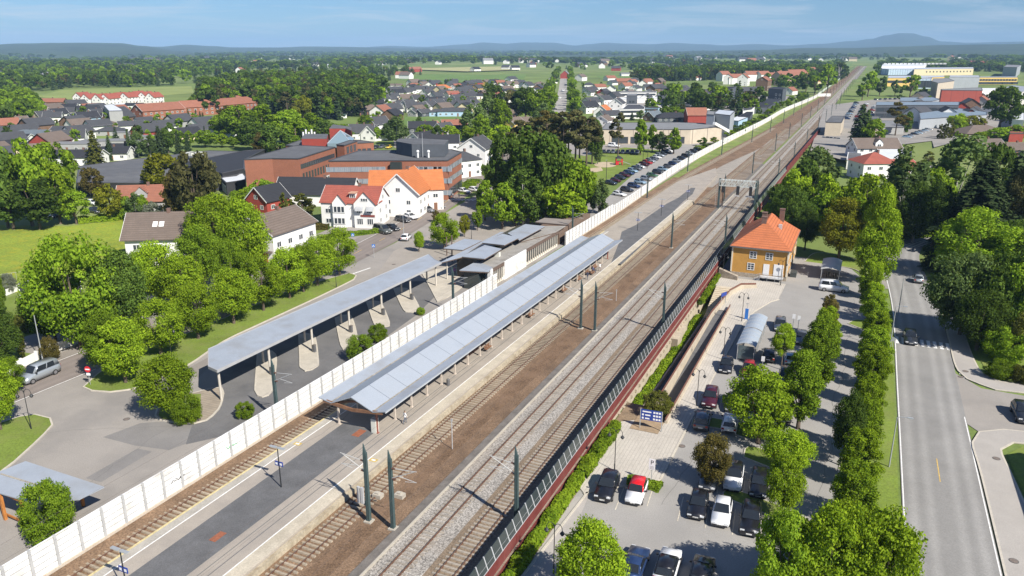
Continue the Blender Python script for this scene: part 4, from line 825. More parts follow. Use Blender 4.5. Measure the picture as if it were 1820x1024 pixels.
yard_m = M('yard_asphalt', (.25, .235, .215), .9, .12, .1, fine=.12, fscale=5, stain=(.34, .31, .27), stain_amt=.5, sscale=.06)
sheet('yard', [(1440, 268), (1466, 188), (1560, 176), (1640, 196), (1660, 250), (1560, 262), (1500, 285)], .02, yard_m)
sheet('yard', [(1562, 176), (1822, 160), (1822, 215), (1745, 240), (1660, 262), (1640, 196)], .015, yard_m)
sheet('yard', [(1640, 300), (1680, 262), (1700, 262), (1665, 330)], -1.4, yard_m)
sheet('yard', [(1060, 200), (1300, 205), (1420, 172), (1330, 168), (1090, 172)], .01, yard_m)
# ------------------------------------------------------------------ trees and shrubs one can tell apart: foot column, foot row, top row, crown width in photo pixels
def grove(rows, where, group, z=0., lod=None):
    "rows of (px, foot row, top row, width, shape, leaf)"
    AD = dict(lime='bright green', maple='green', dark='dark green', birch='grey green', spruce='dark', pine='brownish', yellow='yellow green', purple='purple', bronze='bronze', thuja='olive', hedge='fresh green', grey='pale flowering')
    KN = dict(round='leafy tree', oval='upright leafy tree', broad='broad leafy tree', egg='tall leafy tree', young='young tree', bush='shrub', birch='birch', spruce='spruce', fir='fir', pine='pine', column='column tree')
    for px, yb, yt, w_, k, m in rows:
        tree(px, yb, yt, w_, k, m, '%s %s %s' % (AD[m], KN[k], where), z, group, lod)
grove([(224, 681, 574, 92, 'round', 'lime'), (197, 668, 562, 78, 'round', 'maple'), (287, 632, 541, 84, 'round', 'lime'), (353, 603, 511, 80, 'round', 'lime'), (416, 576, 484, 80, 'round', 'lime'), (469, 553, 461, 72, 'round', 'lime'), (515, 531, 446, 68, 'round', 'lime'), (565, 508, 428, 70, 'round', 'lime'), (604, 490, 411, 62, 'round', 'lime'), (540, 520, 440, 55, 'round', 'lime')], 'in the row on the grass strip by the bus canopy', 'row of trees on the grass strip')
tree(308, 742, 640, 96, 'round', 'lime', 'round bright tree on the small island at the end of the bus canopy')
tree(334, 752, 705, 60, 'bush', 'hedge', 'fresh green hedge bush under the round tree by the bus canopy end')
tree(2, 765, 646, 70, 'round', 'lime', 'bright tree on the grass corner at the left edge of the photo')
tree(93, 958, 862, 94, 'bush', 'maple', 'round leafy bush leaning over the white wall by the bicycle shed', name='shrub')
tree(640, 640, 597, 54, 'bush', 'maple', 'larger leafy shrub behind the white wall by the bus bays')
tree(672, 606, 577, 38, 'bush', 'maple', 'smaller leafy shrub behind the white wall by the bus bays')
tree(437, 742, 716, 34, 'bush', 'hedge', 'low shrub behind the white wall near the first bus bay')
tree(748, 560, 547, 18, 'bush', 'maple', 'tiny shrub behind the white wall near the last bus bay')
grove([(145, 618, 432, 150, 'broad', 'maple'), (222, 598, 458, 108, 'round', 'dark'), (100, 610, 505, 85, 'round', 'dark'), (287, 548, 436, 84, 'round', 'lime'), (328, 560, 457, 82, 'round', 'lime'), (366, 516, 410, 78, 'round', 'maple'), (386, 466, 351, 98, 'round', 'lime'), (438, 494, 362, 88, 'round', 'lime'), (418, 548, 435, 60, 'round', 'maple'), (255, 520, 450, 50, 'round', 'maple')], 'in the big clump round the brown roofed white house', 'big trees along the street')
grove([(10, 645, 540, 62, 'egg', 'dark'), (0, 560, 470, 30, 'egg', 'maple'), (42, 640, 590, 15, 'column', 'thuja'), (47, 590, 556, 34, 'bush', 'thuja'), (62, 592, 565, 18, 'bush', 'maple'), (14, 520, 488, 36, 'bush', 'grey'), (90, 640, 600, 34, 'bush', 'bronze'), (25, 700, 640, 44, 'round', 'maple')], 'in the garden behind the white street fence', 'plants in the garden at the left edge')
grove([(15, 405, 262, 80, 'round', 'dark'), (58, 402, 256, 84, 'round', 'maple'), (103, 365, 255, 72, 'round', 'maple'), (108, 398, 300, 70, 'round', 'lime'), (136, 398, 340, 52, 'round', 'maple'), (25, 408, 325, 84, 'round', 'dark'), (72, 408, 318, 84, 'round', 'dark'), (48, 330, 275, 30, 'birch', 'birch')], 'in the grove above the dandelion meadow', 'grove above the meadow')
grove([(168, 352, 300, 36, 'round', 'bronze'), (200, 393, 330, 52, 'round', 'yellow'), (226, 390, 352, 36, 'bush', 'maple'), (243, 392, 345, 34, 'birch', 'birch'), (272, 395, 362, 36, 'bush', 'grey'), (256, 390, 348, 26, 'round', 'maple'), (352, 400, 272, 74, 'round', 'pine'), (322, 398, 312, 60, 'round', 'bronze'), (296, 350, 276, 74, 'round', 'yellow'), (312, 372, 318, 46, 'round', 'dark'), (470, 368, 320, 46, 'round', 'maple'), (440, 362, 335, 34, 'round', 'lime'), (418, 358, 340, 22, 'bush', 'maple'), (375, 360, 275, 40, 'round', 'pine')], 'among the houses below the dark flat roofs', 'trees below the flat roofed hall')
grove([(508, 405, 343, 17, 'column', 'thuja'), (520, 400, 355, 24, 'column', 'thuja'), (541, 403, 345, 36, 'column', 'thuja')], 'beside the white house with the red roof', 'clipped thujas')
grove([(172, 296, 232, 36, 'spruce', 'thuja'), (197, 285, 240, 17, 'spruce', 'spruce'), (232, 281, 230, 15, 'spruce', 'spruce'), (247, 280, 234, 32, 'birch', 'birch'), (268, 278, 242, 26, 'birch', 'birch'), (286, 274, 224, 26, 'spruce', 'spruce'), (318, 274, 232, 15, 'spruce', 'spruce'), (335, 272, 238, 14, 'spruce', 'spruce'), (300, 272, 230, 30, 'round', 'dark'), (365, 262, 232, 40, 'round', 'maple'), (395, 262, 240, 28, 'round', 'lime'), (440, 258, 228, 15, 'spruce', 'spruce'), (415, 262, 244, 24, 'round', 'maple')], 'in the row behind the big dark flat roof', 'trees behind the flat roofed hall', lod='M')
grove([(428, 250, 188, 62, 'round', 'maple'), (470, 258, 192, 70, 'round', 'maple'), (512, 258, 198, 70, 'round', 'maple'), (548, 256, 204, 66, 'round', 'maple'), (578, 258, 214, 48, 'round', 'dark'), (452, 268, 214, 56, 'round', 'dark'), (492, 285, 226, 58, 'round', 'dark'), (528, 270, 215, 62, 'round', 'maple'), (398, 246, 205, 46, 'round', 'maple'), (404, 222, 190, 30, 'round', 'bronze'), (605, 255, 222, 40, 'round', 'maple'), (540, 215, 172, 34, 'round', 'yellow'), (512, 212, 165, 30, 'pine', 'pine'), (468, 285, 240, 40, 'round', 'bronze')], 'in the thick clump behind the brick school', 'clump behind the brick school', lod='M')
grove([(706, 258, 207, 44, 'birch', 'birch'), (694, 250, 215, 30, 'birch', 'birch'), (757, 256, 222, 34, 'round', 'maple'), (777, 258, 226, 28, 'round', 'dark'), (800, 258, 224, 38, 'round', 'lime'), (735, 232, 215, 14, 'round', 'dark'), (650, 236, 205, 30, 'round', 'maple'), (672, 250, 228, 22, 'round', 'maple'), (745, 225, 208, 12, 'round', 'dark'), (832, 250, 225, 28, 'round', 'lime')], 'among the houses behind the brick office block', 'garden trees behind the office block', lod='M')
grove([(843, 246, 184, 52, 'birch', 'birch'), (868, 244, 168, 48, 'birch', 'birch'), (888, 244, 178, 44, 'round', 'maple'), (858, 256, 205, 38, 'round', 'maple'), (893, 280, 223, 50, 'round', 'lime'), (910, 216, 165, 46, 'round', 'pine'), (934, 218, 157, 50, 'round', 'dark'), (956, 222, 163, 52, 'round', 'maple'), (975, 205, 155, 34, 'round', 'maple'), (966, 232, 186, 44, 'birch', 'birch'), (880, 200, 152, 36, 'round', 'dark'), (985, 222, 200, 26, 'round', 'lime')], 'in the grove left of the long straight avenue', 'grove left of the avenue', lod='M')
grove([(925, 296, 217, 48, 'pine', 'pine'), (948, 296, 206, 50, 'pine', 'pine'), (972, 298, 200, 52, 'pine', 'bronze'), (1000, 302, 201, 56, 'pine', 'pine'), (1022, 300, 200, 54, 'pine', 'pine'), (1042, 296, 206, 46, 'pine', 'pine'), (1052, 292, 214, 40, 'round', 'dark'), (1010, 290, 206, 50, 'pine', 'bronze'), (985, 288, 205, 50, 'pine', 'pine'), (1030, 285, 204, 44, 'pine', 'bronze')], 'in the stand of tall pines by the playground lawn', 'pine stand', lod='M')
grove([(905, 375, 244, 72, 'round', 'dark'), (938, 388, 232, 82, 'birch', 'dark'), (966, 392, 238, 86, 'round', 'dark'), (992, 394, 266, 76, 'round', 'dark'), (1018, 398, 288, 76, 'round', 'maple'), (1002, 406, 330, 78, 'round', 'lime'), (930, 402, 298, 66, 'birch', 'dark'), (882, 356, 282, 46, 'round', 'dark'), (975, 400, 345, 46, 'round', 'maple'), (1042, 378, 300, 46, 'round', 'maple')], 'in the dense grove behind the station building', 'dense grove behind the station')
grove([(862, 392, 322, 38, 'oval', 'maple'), (893, 408, 332, 60, 'round', 'maple'), (917, 402, 350, 48, 'round', 'lime'), (849, 410, 372, 22, 'round', 'maple'), (790, 444, 384, 50, 'round', 'lime'), (826, 421, 384, 22, 'round', 'yellow'), (745, 448, 414, 20, 'round', 'lime'), (1064, 380, 320, 38, 'birch', 'birch'), (1062, 292, 232, 18, 'birch', 'birch'), (775, 395, 375, 14, 'round', 'bronze'), (762, 358, 325, 18, 'birch', 'birch')], 'on the square between the street and the station', 'trees on the station square')
grove([(1098, 280, 202, 30, 'pine', 'pine'), (1138, 276, 214, 26, 'oval', 'maple'), (1159, 270, 221, 20, 'oval', 'maple'), (1172, 272, 236, 24, 'oval', 'birch'), (1197, 274, 230, 28, 'oval', 'maple'), (1123, 214, 200, 10, 'spruce', 'spruce'), (1138, 214, 197, 16, 'round', 'birch'), (1148, 214, 195, 8, 'spruce', 'spruce'), (1180, 212, 190, 24, 'round', 'maple'), (1200, 212, 190, 24, 'round', 'maple'), (1163, 214, 202, 14, 'round', 'yellow'), (1216, 212, 195, 18, 'round', 'maple')], 'round the long tan warehouse', 'trees round the tan warehouse', lod='M')
# avenue trees, both sides
for s, gname in ((-1, 'left'), (1, 'right')):
    for k in range(26):
        t_ = k / 25; a = at(991, 205); b = at(1003, 127); p = a.lerp(b, t_ ** 1.6); d = (b - a).normalized(); n = Vector((d.y, -d.x, 0)); p = p + n * s * (10.5 + (k * 37 % 5) * .5) + d * (k * 53 % 7)
        plant(p, 9 + (k * 31 % 6), 8.5 + (k * 17 % 4), 'round', ('dark', 'maple', 'maple')[k % 3], 'full leafy tree in the %s row of the long straight avenue' % gname, 'avenue trees, %s row' % gname, 'L')
# strip outside the white wall
rg = random.Random(4)
for k in range(44):
    y = 352 + 11 * k; x = wallx(y) - rg.uniform(3, 9 if y < 560 else 14); plant((x, y, 0), rg.uniform(2.4, 4.4) * (1 if y < 560 else 1.4), rg.uniform(4.5, 7.5), 'round', rg.choice(['maple', 'lime', 'dark', 'maple']), 'leafy bush in the green strip just outside the far white wall', 'bushes outside the white wall', 'L', name='leafy_tree')
grove([(1470, 165, 118, 34, 'round', 'maple'), (1448, 168, 135, 30, 'round', 'maple'), (1432, 165, 130, 26, 'round', 'dark'), (1490, 142, 108, 28, 'birch', 'birch'), (1542, 172, 130, 32, 'round', 'maple'), (1532, 178, 150, 26, 'round', 'maple'), (1563, 170, 138, 26, 'round', 'dark'), (1590, 172, 142, 18, 'round', 'birch'), (1617, 172, 136, 36, 'round', 'maple'), (1556, 140, 115, 14, 'round', 'dark'), (1640, 172, 155, 14, 'round', 'dark')], 'beside the far end of the railway', 'trees by the far railway', lod='L')
Z_ = LOTZ
grove([(1347, 787, 655, 108, 'egg', 'lime'), (1396, 852, 768, 80, 'round', 'lime'), (1385, 925, 815, 66, 'round', 'lime'), (1265, 866, 778, 66, 'round', 'bronze'), (1388, 657, 577, 40, 'young', 'lime'), (1500, 830, 706, 58, 'round', 'dark')], 'standing in the car park', 'car park trees', Z_)
grove([(1418, 762, 622, 78, 'oval', 'maple'), (1440, 705, 585, 62, 'oval', 'maple'), (1454, 660, 562, 58, 'oval', 'maple'), (1462, 630, 545, 46, 'oval', 'lime'), (1467, 604, 524, 32, 'oval', 'bronze')], 'in the middle row of the car park', 'middle row of the car park', Z_)
grove([(1045, 1085, 938, 122, 'round', 'lime'), (1390, 1085, 928, 128, 'broad', 'maple'), (1470, 1090, 914, 140, 'broad', 'lime'), (1555, 1095, 925, 150, 'broad', 'lime')], 'at the bottom edge of the photo', 'trees at the bottom edge', Z_)
for k in range(14):
    y = 60 + 7.3 * k; x = (3.2 + (y - 66) * .044) if y < 122 else 5.7 - (y - 122) * .03
    plant((x, y, Z_), 6.5 + (k * 29 % 7) * .27, 3.7 + (k * 17 % 6) * .2, 'oval', ('hedge', 'lime')[k % 2], 'clipped leafy tree in the long row beside the right road', 'clipped tree row beside the road', 'H', name='clipped_tree')
grove([(1552, 505, 345, 72, 'egg', 'lime'), (1545, 470, 350, 50, 'round', 'maple')], 'at the far end of the clipped row', 'trees at the far end of the clipped row', Z_)
tree(1168, 737, 697, 56, 'bush', 'thuja', 'clipped round yew behind the blue station sign', Z_, name='shrub')
grove([(1445, 372, 262, 76, 'birch', 'birch'), (1410, 400, 305, 62, 'round', 'lime'), (1398, 432, 335, 68, 'round', 'dark'), (1457, 410, 318, 64, 'round', 'lime'), (1428, 380, 285, 55, 'round', 'dark'), (1507, 405, 322, 66, 'round', 'maple'), (1536, 425, 312, 80, 'round', 'lime'), (1490, 462, 362, 84, 'round', 'yellow'), (1470, 420, 345, 60, 'round', 'maple'), (1600, 405, 265, 92, 'birch', 'birch'), (1645, 400, 300, 66, 'round', 'maple'), (1560, 415, 330, 60, 'birch', 'birch'), (1430, 445, 375, 40, 'round', 'dark'), (1380, 385, 330, 38, 'round', 'dark'), (1365, 395, 362, 24, 'round', 'lime'), (1622, 430, 330, 70, 'birch', 'dark')], 'in the wood behind the yellow house', 'wood behind the yellow house', Z_)
grove([(1690, 395, 240, 90, 'birch', 'birch'), (1728, 450, 285, 150, 'spruce', 'spruce'), (1790, 420, 270, 90, 'spruce', 'spruce'), (1815, 440, 285, 70, 'round', 'pine'), (1760, 380, 260, 60, 'round', 'dark'), (1655, 440, 330, 60, 'round', 'dark'), (1725, 500, 382, 130, 'round', 'maple'), (1665, 480, 398, 58, 'spruce', 'spruce'), (1790, 490, 400, 80, 'round', 'dark'), (1815, 520, 420, 60, 'round', 'dark')], 'in the tall wood right of the bending road', 'tall wood right of the road', Z_)
grove([(1705, 596, 456, 124, 'broad', 'birch'), (1765, 606, 464, 128, 'broad', 'dark'), (1822, 616, 452, 110, 'broad', 'maple'), (1735, 622, 520, 90, 'round', 'dark'), (1785, 640, 582, 84, 'bush', 'maple'), (1740, 615, 575, 40, 'bush', 'dark'), (1815, 640, 560, 60, 'round', 'thuja'), (1775, 672, 640, 50, 'bush', 'maple'), (1812, 680, 650, 40, 'bush', 'thuja')], 'leaning over the right road beside the crossing', 'trees beside the right road', Z_)
grove([(1524, 268, 186, 46, 'spruce', 'spruce'), (1548, 270, 214, 44, 'round', 'maple'), (1535, 268, 195, 30, 'spruce', 'dark'), (1590, 246, 184, 36, 'pine', 'bronze'), (1610, 240, 198, 20, 'oval', 'dark'), (1775, 234, 156, 62, 'round', 'dark'), (1700, 235, 203, 36, 'round', 'lime'), (1728, 235, 206, 36, 'round', 'yellow'), (1800, 252, 224, 40, 'round', 'maple'), (1770, 255, 228, 44, 'round', 'maple'), (1668, 252, 222, 10, 'column', 'thuja'), (1676, 252, 220, 10, 'column', 'thuja'), (1686, 250, 212, 12, 'column', 'thuja'), (1740, 255, 235, 24, 'round', 'lime'), (1650, 292, 270, 20, 'column', 'thuja')], 'among the grey workshops on the right', 'trees among the workshops', Z_, lod='M')
# hedges: leafy boxes along a line
def hedge(name, pts, w, h, z, mat, label, n, seed, taper=1.0):
    rs = np.random.RandomState(seed); P = [Vector(p) for p in pts]; seg = [(b - a).length for a, b in zip(P[:-1], P[1:])]; tot = sum(seg); out = []; nr = []
    cuts = np.cumsum([0] + seg)
    for _ in range(n):
        s = rs.uniform(0, tot); k = min(len(seg) - 1, int(np.searchsorted(cuts, s, 'right') - 1)); a, b = P[k], P[k + 1]; t = (s - cuts[k]) / seg[k]; d = (b - a).normalized(); nl = Vector((-d.y, d.x, 0)); c = a.lerp(b, t); bump = 1 + .18 * math.sin(s * 1.3 + seed) * math.sin(s * .47)
        q = rs.uniform(0, 1)
        if q < .5: u = rs.uniform(-1, 1); o = c + nl * u * w / 2 * bump + Vector((0, 0, h * bump * (1 - .25 * u * u) + rs.normal(0, .05))); nn = (nl.x * u * .5, nl.y * u * .5, 1)
        else: sd = 1 if q < .75 else -1; zz = rs.uniform(.05, .95); o = c + nl * sd * w / 2 * bump * (1.05 - .2 * zz) + nl * rs.normal(0, .05) + Vector((0, 0, h * bump * zz)); nn = (nl.x * sd, nl.y * sd, .35)
        out.append((o.x - P[0].x, o.y - P[0].y, o.z)); nr.append(nn)
    nr = unit(np.array(nr) + rs.normal(0, .45, (n, 3))); me = leaf_mesh(name, np.array(out), nr, .17, rs, LEAF[mat])
    root = thing(name, label, 'hedge', (P[0].x, P[0].y, z)); o = bpy.data.objects.new('foliage', me); COL.objects.link(o); o.parent = root
    c = MB()
    for a, b in zip(P[:-1], P[1:]): c.bar((a.x, a.y, z + a.z + h * .4), (b.x, b.y, z + b.z + h * .4), w * .6, h * .7)
    c.build('stems', LEAF['dark'], root, world=True); return root
hedge('hedge', [(-23.95, 44, 0), (-23.95, 71, 0)], 1.15, 1.15, Z_, 'hedge', 'clipped green hedge at the foot of the red noise wall, nearest stretch', 9000, 3)
hedge('hedge', [(-23.9, 71.4, 0), (-23.8, 84.2, 0)], 1.35, 1.2, Z_, 'hedge', 'clipped green hedge at the foot of the red wall behind the paved square', 4500, 5)
hedge('hedge', [(-23.85, 88, 0), (-23.75, 118, -.45), (-23.7, 137, -.7)], 1.4, .95, -3.25, 'hedge', 'low green hedge between the concrete wall and the sunken ramp', 9000, 6)
hedge('hedge', [(-24.0, 138.5, -.3), (-24.0, 158, 0)], .95, .9, Z_, 'hedge', 'green hedge between the red wall and the pale stairs', 3000, 7)
hedge('hedge', [(-18.9, 72.6, 0), (-16.9, 72.9, 0), (-15.3, 72.7, 0)], 1.3, .75, Z_, 'maple', 'low scruffy hedge in front of the black and the red roofed car', 2200, 8)
a, b = at(518, 408), at(585, 408); hedge('hedge', [(a.x, a.y, 0), (b.x, b.y, 0)], 2.0, 1.6, 0, 'bronze', 'brownish clipped hedge left of the red roofed white house', 2500, 9)
a, b, c = at(500, 440), at(560, 428), at(690, 412); hedge('hedge', [(a.x, a.y, 0), (b.x, b.y, 0), (c.x, c.y, 0)], 1.2, 1.2, 0, 'maple', 'green hedge along the lawn in front of the red roofed white house', 3500, 10)
a, b = at(815, 338), at(846, 322); hedge('hedge', [(a.x, a.y, 0), (b.x, b.y, 0)], 5, .9, 0, 'lime', 'low hedge bed beside the street in front of the office block', 2500, 11)
a, b = at(1568, 428, Z_), at(1668, 418, Z_); hedge('hedge', [(a.x, a.y, 0), (b.x, b.y, 0)], 2.4, 1.5, Z_, 'lime', 'bright hedge along the outside of the road bend', 4000, 12)
a, b = at(140, 396), at(235, 388); hedge('hedge', [(a.x, a.y, 0), (b.x, b.y, 0)], 4, 1.5, 0, 'lime', 'bright scrub along the upper edge of the dandelion meadow', 3000, 13)
# ------------------------------------------------------------------ buildings
WALL = dict(white=M('house_white', (.74, .73, .70), .8, .05, .6, fine=.04, fscale=6, rnd=.05), cream=M('house_cream', (.62, .53, .34), .8, .07, .6, rnd=.06), grey=M('house_grey', (.34, .34, .33), .8, .08, .6), black=M('house_black', (.035, .036, .04), .75, .15, .6), dark=M('house_dark_grey', (.085, .095, .11), .75, .1, .6), red=M('house_red', (.30, .055, .04), .8, .1, .6), blue=M('house_pale_blue', (.36, .50, .62), .8, .06, .6), yellow=M('house_yellow', (.62, .42, .12), .8, .06, .6), brown=M('house_brown', (.17, .105, .07), .8, .12, .6), orange=M('house_orange', (.50, .25, .08), .8, .1, .6), tan=M('house_tan', (.46, .40, .31), .85, .08, .4), pink=M('house_pinkish_brick', (.42, .31, .25), .85, .08, .4),
    brick=M_stripes('red_brick_wall', (.28, .115, .07), (.22, .09, .055), .3, 'Z', .15, rough=.9, var=.1, scale=.35, fine=.14, fscale=4), steel=M_stripes('grey_steel_wall', (.34, .36, .38), (.27, .29, .31), .8, 'X', .12, rough=.6, var=.06, scale=.3), beige=M_stripes('beige_panel_wall', (.50, .43, .33), (.25, .21, .17), 5.2, 'X', .05, rough=.9, var=.1, scale=.3), redsteel=M_stripes('red_steel_wall', (.36, .085, .06), (.22, .05, .04), 9.0, 'X', .03, rough=.7, var=.06, scale=.2), paleblue=M_stripes('pale_blue_panel_wall', (.45, .56, .66), (.25, .33, .42), 4, 'X', .18, rough=.7), yellowp=M('yellow_panel_wall', (.68, .47, .15), .8, .06, .3))
def tiles(nm, c, d): return M_stripes(nm, c, d, .36, 'Z', .25, rough=.8, var=.12, scale=.5, fine=.12, fscale=4, rnd=.06)
ROOF = dict(black=tiles('black_roof_tile', (.030, .032, .038), (.02, .02, .025)), dark=tiles('dark_roof_tile', (.062, .064, .070), (.045, .045, .05)), brown=tiles('brown_roof_tile', (.15, .118, .098), (.11, .085, .07)), terra=tiles('terracotta_roof_tile', (.27, .115, .075), (.20, .08, .05)), orange=tiles('orange_roof_tile', (.45, .155, .055), (.34, .115, .04)), red=tiles('red_roof_tile', (.29, .085, .06), (.22, .062, .045)), grey=M('grey_felt_roof', (.20, .205, .21), .9, .12, .3, fine=.1, fscale=4, stain=(.13, .13, .13), stain_amt=.5, sscale=.15), felt=M('dark_felt_roof', (.105, .108, .115), .9, .12, .3, fine=.1, fscale=4, stain=(.16, .16, .16), stain_amt=.5, sscale=.1), blue=M('blue_grey_roof', (.19, .24, .29), .6, .1, .3), white=M('white_sheet_roof', (.62, .64, .66), .5, .06, .3), slate=tiles('slate_roof_tile', (.12, .145, .165), (.09, .11, .125)), silver=M('silver_shed_roof', (.45, .48, .52), .5, .08, .2))
fr_w = M_plain('window_frame_white', (.72, .72, .70), .5); pane_m = M_plain('window_pane', (.045, .055, .065), .08, 0, .6); fr_d = M_plain('window_frame_dark', (.06, .06, .065), .5)
def winmesh(nm, frame, cols, rows, t=.08):
    mb = MB(); mb.box(-.5, .5, -.02, .03, 0, 1, 1)
    fw = t
    for x0, x1, z0, z1 in ((-.5, -.5 + fw, 0, 1), (.5 - fw, .5, 0, 1), (-.5 + fw, .5 - fw, 0, fw), (-.5 + fw, .5 - fw, 1 - fw, 1)): mb.box(x0, x1, -.02, .07, z0, z1)
    for k in range(1, cols): x = -.5 + k / cols; mb.box(x - fw * .4, x + fw * .4, .03, .06, fw, 1 - fw)
    for k in range(1, rows): z = k / rows; mb.box(-.5 + fw, .5 - fw, .03, .055, z - fw * .3, z + fw * .3)
    return mb.mesh('window', [frame, blind_m if frame.name == 'window_frame_grey' else pane_m])
lampgrey = M_plain('window_frame_grey', (.30, .31, .32), .5); blind_m = M_plain('window_blind', (.22, .26, .30), .25, 0, .5)
WIN = dict(w2=winmesh('w', fr_w, 2, 1), w3=winmesh('w', fr_w, 3, 1), w4=winmesh('w', fr_w, 2, 3), d1=winmesh('w', fr_d, 1, 1, .05), d3=winmesh('w', fr_d, 3, 1, .03), gb=winmesh('w', lampgrey, 3, 1, .06), sq=winmesh('w', fr_w, 1, 1, .14))
def window(root, x, y, z, ang, w_, h_, kind='w2', name='window'):
    o = bpy.data.objects.new(name, WIN[kind]); COL.objects.link(o); o.parent = root; o.location = (x, y, z); o.rotation_euler = (0, 0, ang); o.scale = (w_, 1, h_); return o
def doormesh():
    mb = MB(); mb.box(-.5, .5, -.02, .06, 0, 1); return mb.mesh('door', M_plain('door_paint', (.20, .10, .06), .5))
DOOR = doormesh()
def house(px, py, w_, d_, h, rise, th, wall, roof, label, group=None, z=0., kind='g', wins=True, chim=True, name='house', cat='house', over=.45, trim='white', dormer=False, dist=None):
    "th: ridge angle in degrees relative to the picture's left-right axis; w along the ridge, d across"
    p = at(px, py, z); root = thing(name, label, cat, p, YAW + R(th), group); far = p.length
    W, D = w_ / 2, d_ / 2; mb = MB(); mb.prism([(-W, -D), (W, -D), (W, D), (-W, D)], -.3, h)
    if kind == 'g':
        for s in (-1, 1):
            x = s * W; a = [(x, -D, h), (x, D, h), (x, 0, h + rise - .05)]; mb.poly(a if s > 0 else a[::-1])
    mb.build('wall', WALL[wall], root)
    r = MB(); o = over; t = .16; sl = rise / D; ez = h - sl * o
    if kind == 'g':
        for s in (-1, 1):
            A = [(-W - o, s * (D + o), ez), (W + o, s * (D + o), ez), (W + o, 0, h + rise), (-W - o, 0, h + rise)]
            if s > 0: A = [A[1], A[0], A[3], A[2]]
            r.hexa([A[0], A[1], A[2], A[3]] + [(q[0], q[1], q[2] + t) for q in A])
    elif kind == 'h':
        rl = max(.2, W - D); e = [(-W - o, -D - o, ez), (W + o, -D - o, ez), (W + o, D + o, ez), (-W - o, D + o, ez)]; a, b = (-rl, 0, h + rise), (rl, 0, h + rise)
        r.poly([e[0], e[1], b, a]); r.poly([e[1], e[2], b]); r.poly([e[2], e[3], a, b]); r.poly([e[3], e[0], a]); r.poly(e[::-1])
    else: r.box(-W - .15, W + .15, -D - .15, D + .15, h, h + .25)
    ro = r.build('roof', ROOF[roof], root)
    if kind == 'g' and far < 700 and trim:
        tb = MB()
        for s in (-1, 1):
            for q in (-1, 1): tb.bar((s * (W + o + .03), q * (D + o), ez + .04), (s * (W + o + .03), 0, h + rise + .04), .06, .28)
        tb.build('bargeboard', fr_w if trim == 'white' else fr_d, root)
    if chim and kind != 'f':
        c = MB(); c.box(W * .2 - .35, W * .2 + .35, -.35, .35, h + rise * .7, h + rise + .9); c.build('chimney', M('chimney_brick', (.16, .10, .08), .9, .15, 2), ro)
    if dormer:
        dm = MB(); dw = min(1.6, W * .4); dm.box(-dw, dw, -D * .85, -D * .1, h + .1, h + rise * .62)
        dm.poly([(-dw, -D * .85, h + rise * .62), (dw, -D * .85, h + rise * .62), (0, -D * .85, h + rise * 1.0)]); dm.build('dormer', WALL[wall], ro)
        dm = MB()
        for s in (-1, 1): dm.poly([(s * (dw + .2), -D * .9, h + rise * .55), (0, -D * .9, h + rise * 1.04), (0, 0, h + rise * 1.04), (s * (dw + .2), 0, h + rise * .55)][::s])
        dm.build('dormer_roof', ROOF[roof], ro); window(ro, 0, -D * .85, h + .35, math.pi, dw * 1.1, rise * .35)
    if wins and far < 1050:
        n = max(2, int(w_ / 3.6)); st = 2 if h > 4.2 else 1
        for f in range(st):
            zz = .9 + f * 2.6
            for k in range(n):
                x = -W + w_ * (k + .5) / n
                if f == 0 and k == n // 2: o_ = bpy.data.objects.new('door', DOOR); COL.objects.link(o_); o_.parent = root; o_.location = (x, -D, 0); o_.rotation_euler = (0, 0, math.pi); o_.scale = (1., 1, 2.1)
                else: window(root, x, -D, zz, math.pi, 1.5, 1.25)
                if far < 420: window(root, x, D, zz, 0, 1.4, 1.25)
            for s in (-1, 1):
                for q in (-.25, .25): window(root, s * W, q * d_, zz, -s * math.pi / 2, 1.2, 1.2)
        if kind == 'g' and rise > 2.2 and h + rise > 5:
            for s in (-1, 1): window(root, s * W, 0, h + .25, -s * math.pi / 2, 1.3, min(1.2, rise * .4))
    return root
def Q(x0, y0, sc): return lambda x, y: (x0 + x / sc, y0 + y / sc)
def houses(zf, rows, where, group, hz=0.):
    CN = dict(white='white', cream='cream', grey='grey', black='black', dark='dark grey', red='red', blue='pale blue', yellow='yellow', brown='brown', orange='orange', tan='tan', pink='pink')
    RN = dict(black='black', dark='dark', brown='brown', terra='terracotta', orange='orange', red='red', grey='grey flat', felt='flat', blue='blue grey', white='white', slate='slate blue', silver='silver')
    for x, y, w_, d_, h, rise, th, wall, roof, kind in rows:
        px, py = zf(x, y); dd = depth(at(px, py)); k = 1.0
        house(px, py, w_, d_, h, rise, th, wall, roof, '%s house with a %s roof %s' % (CN[wall], RN[roof], where), group, hz, kind)
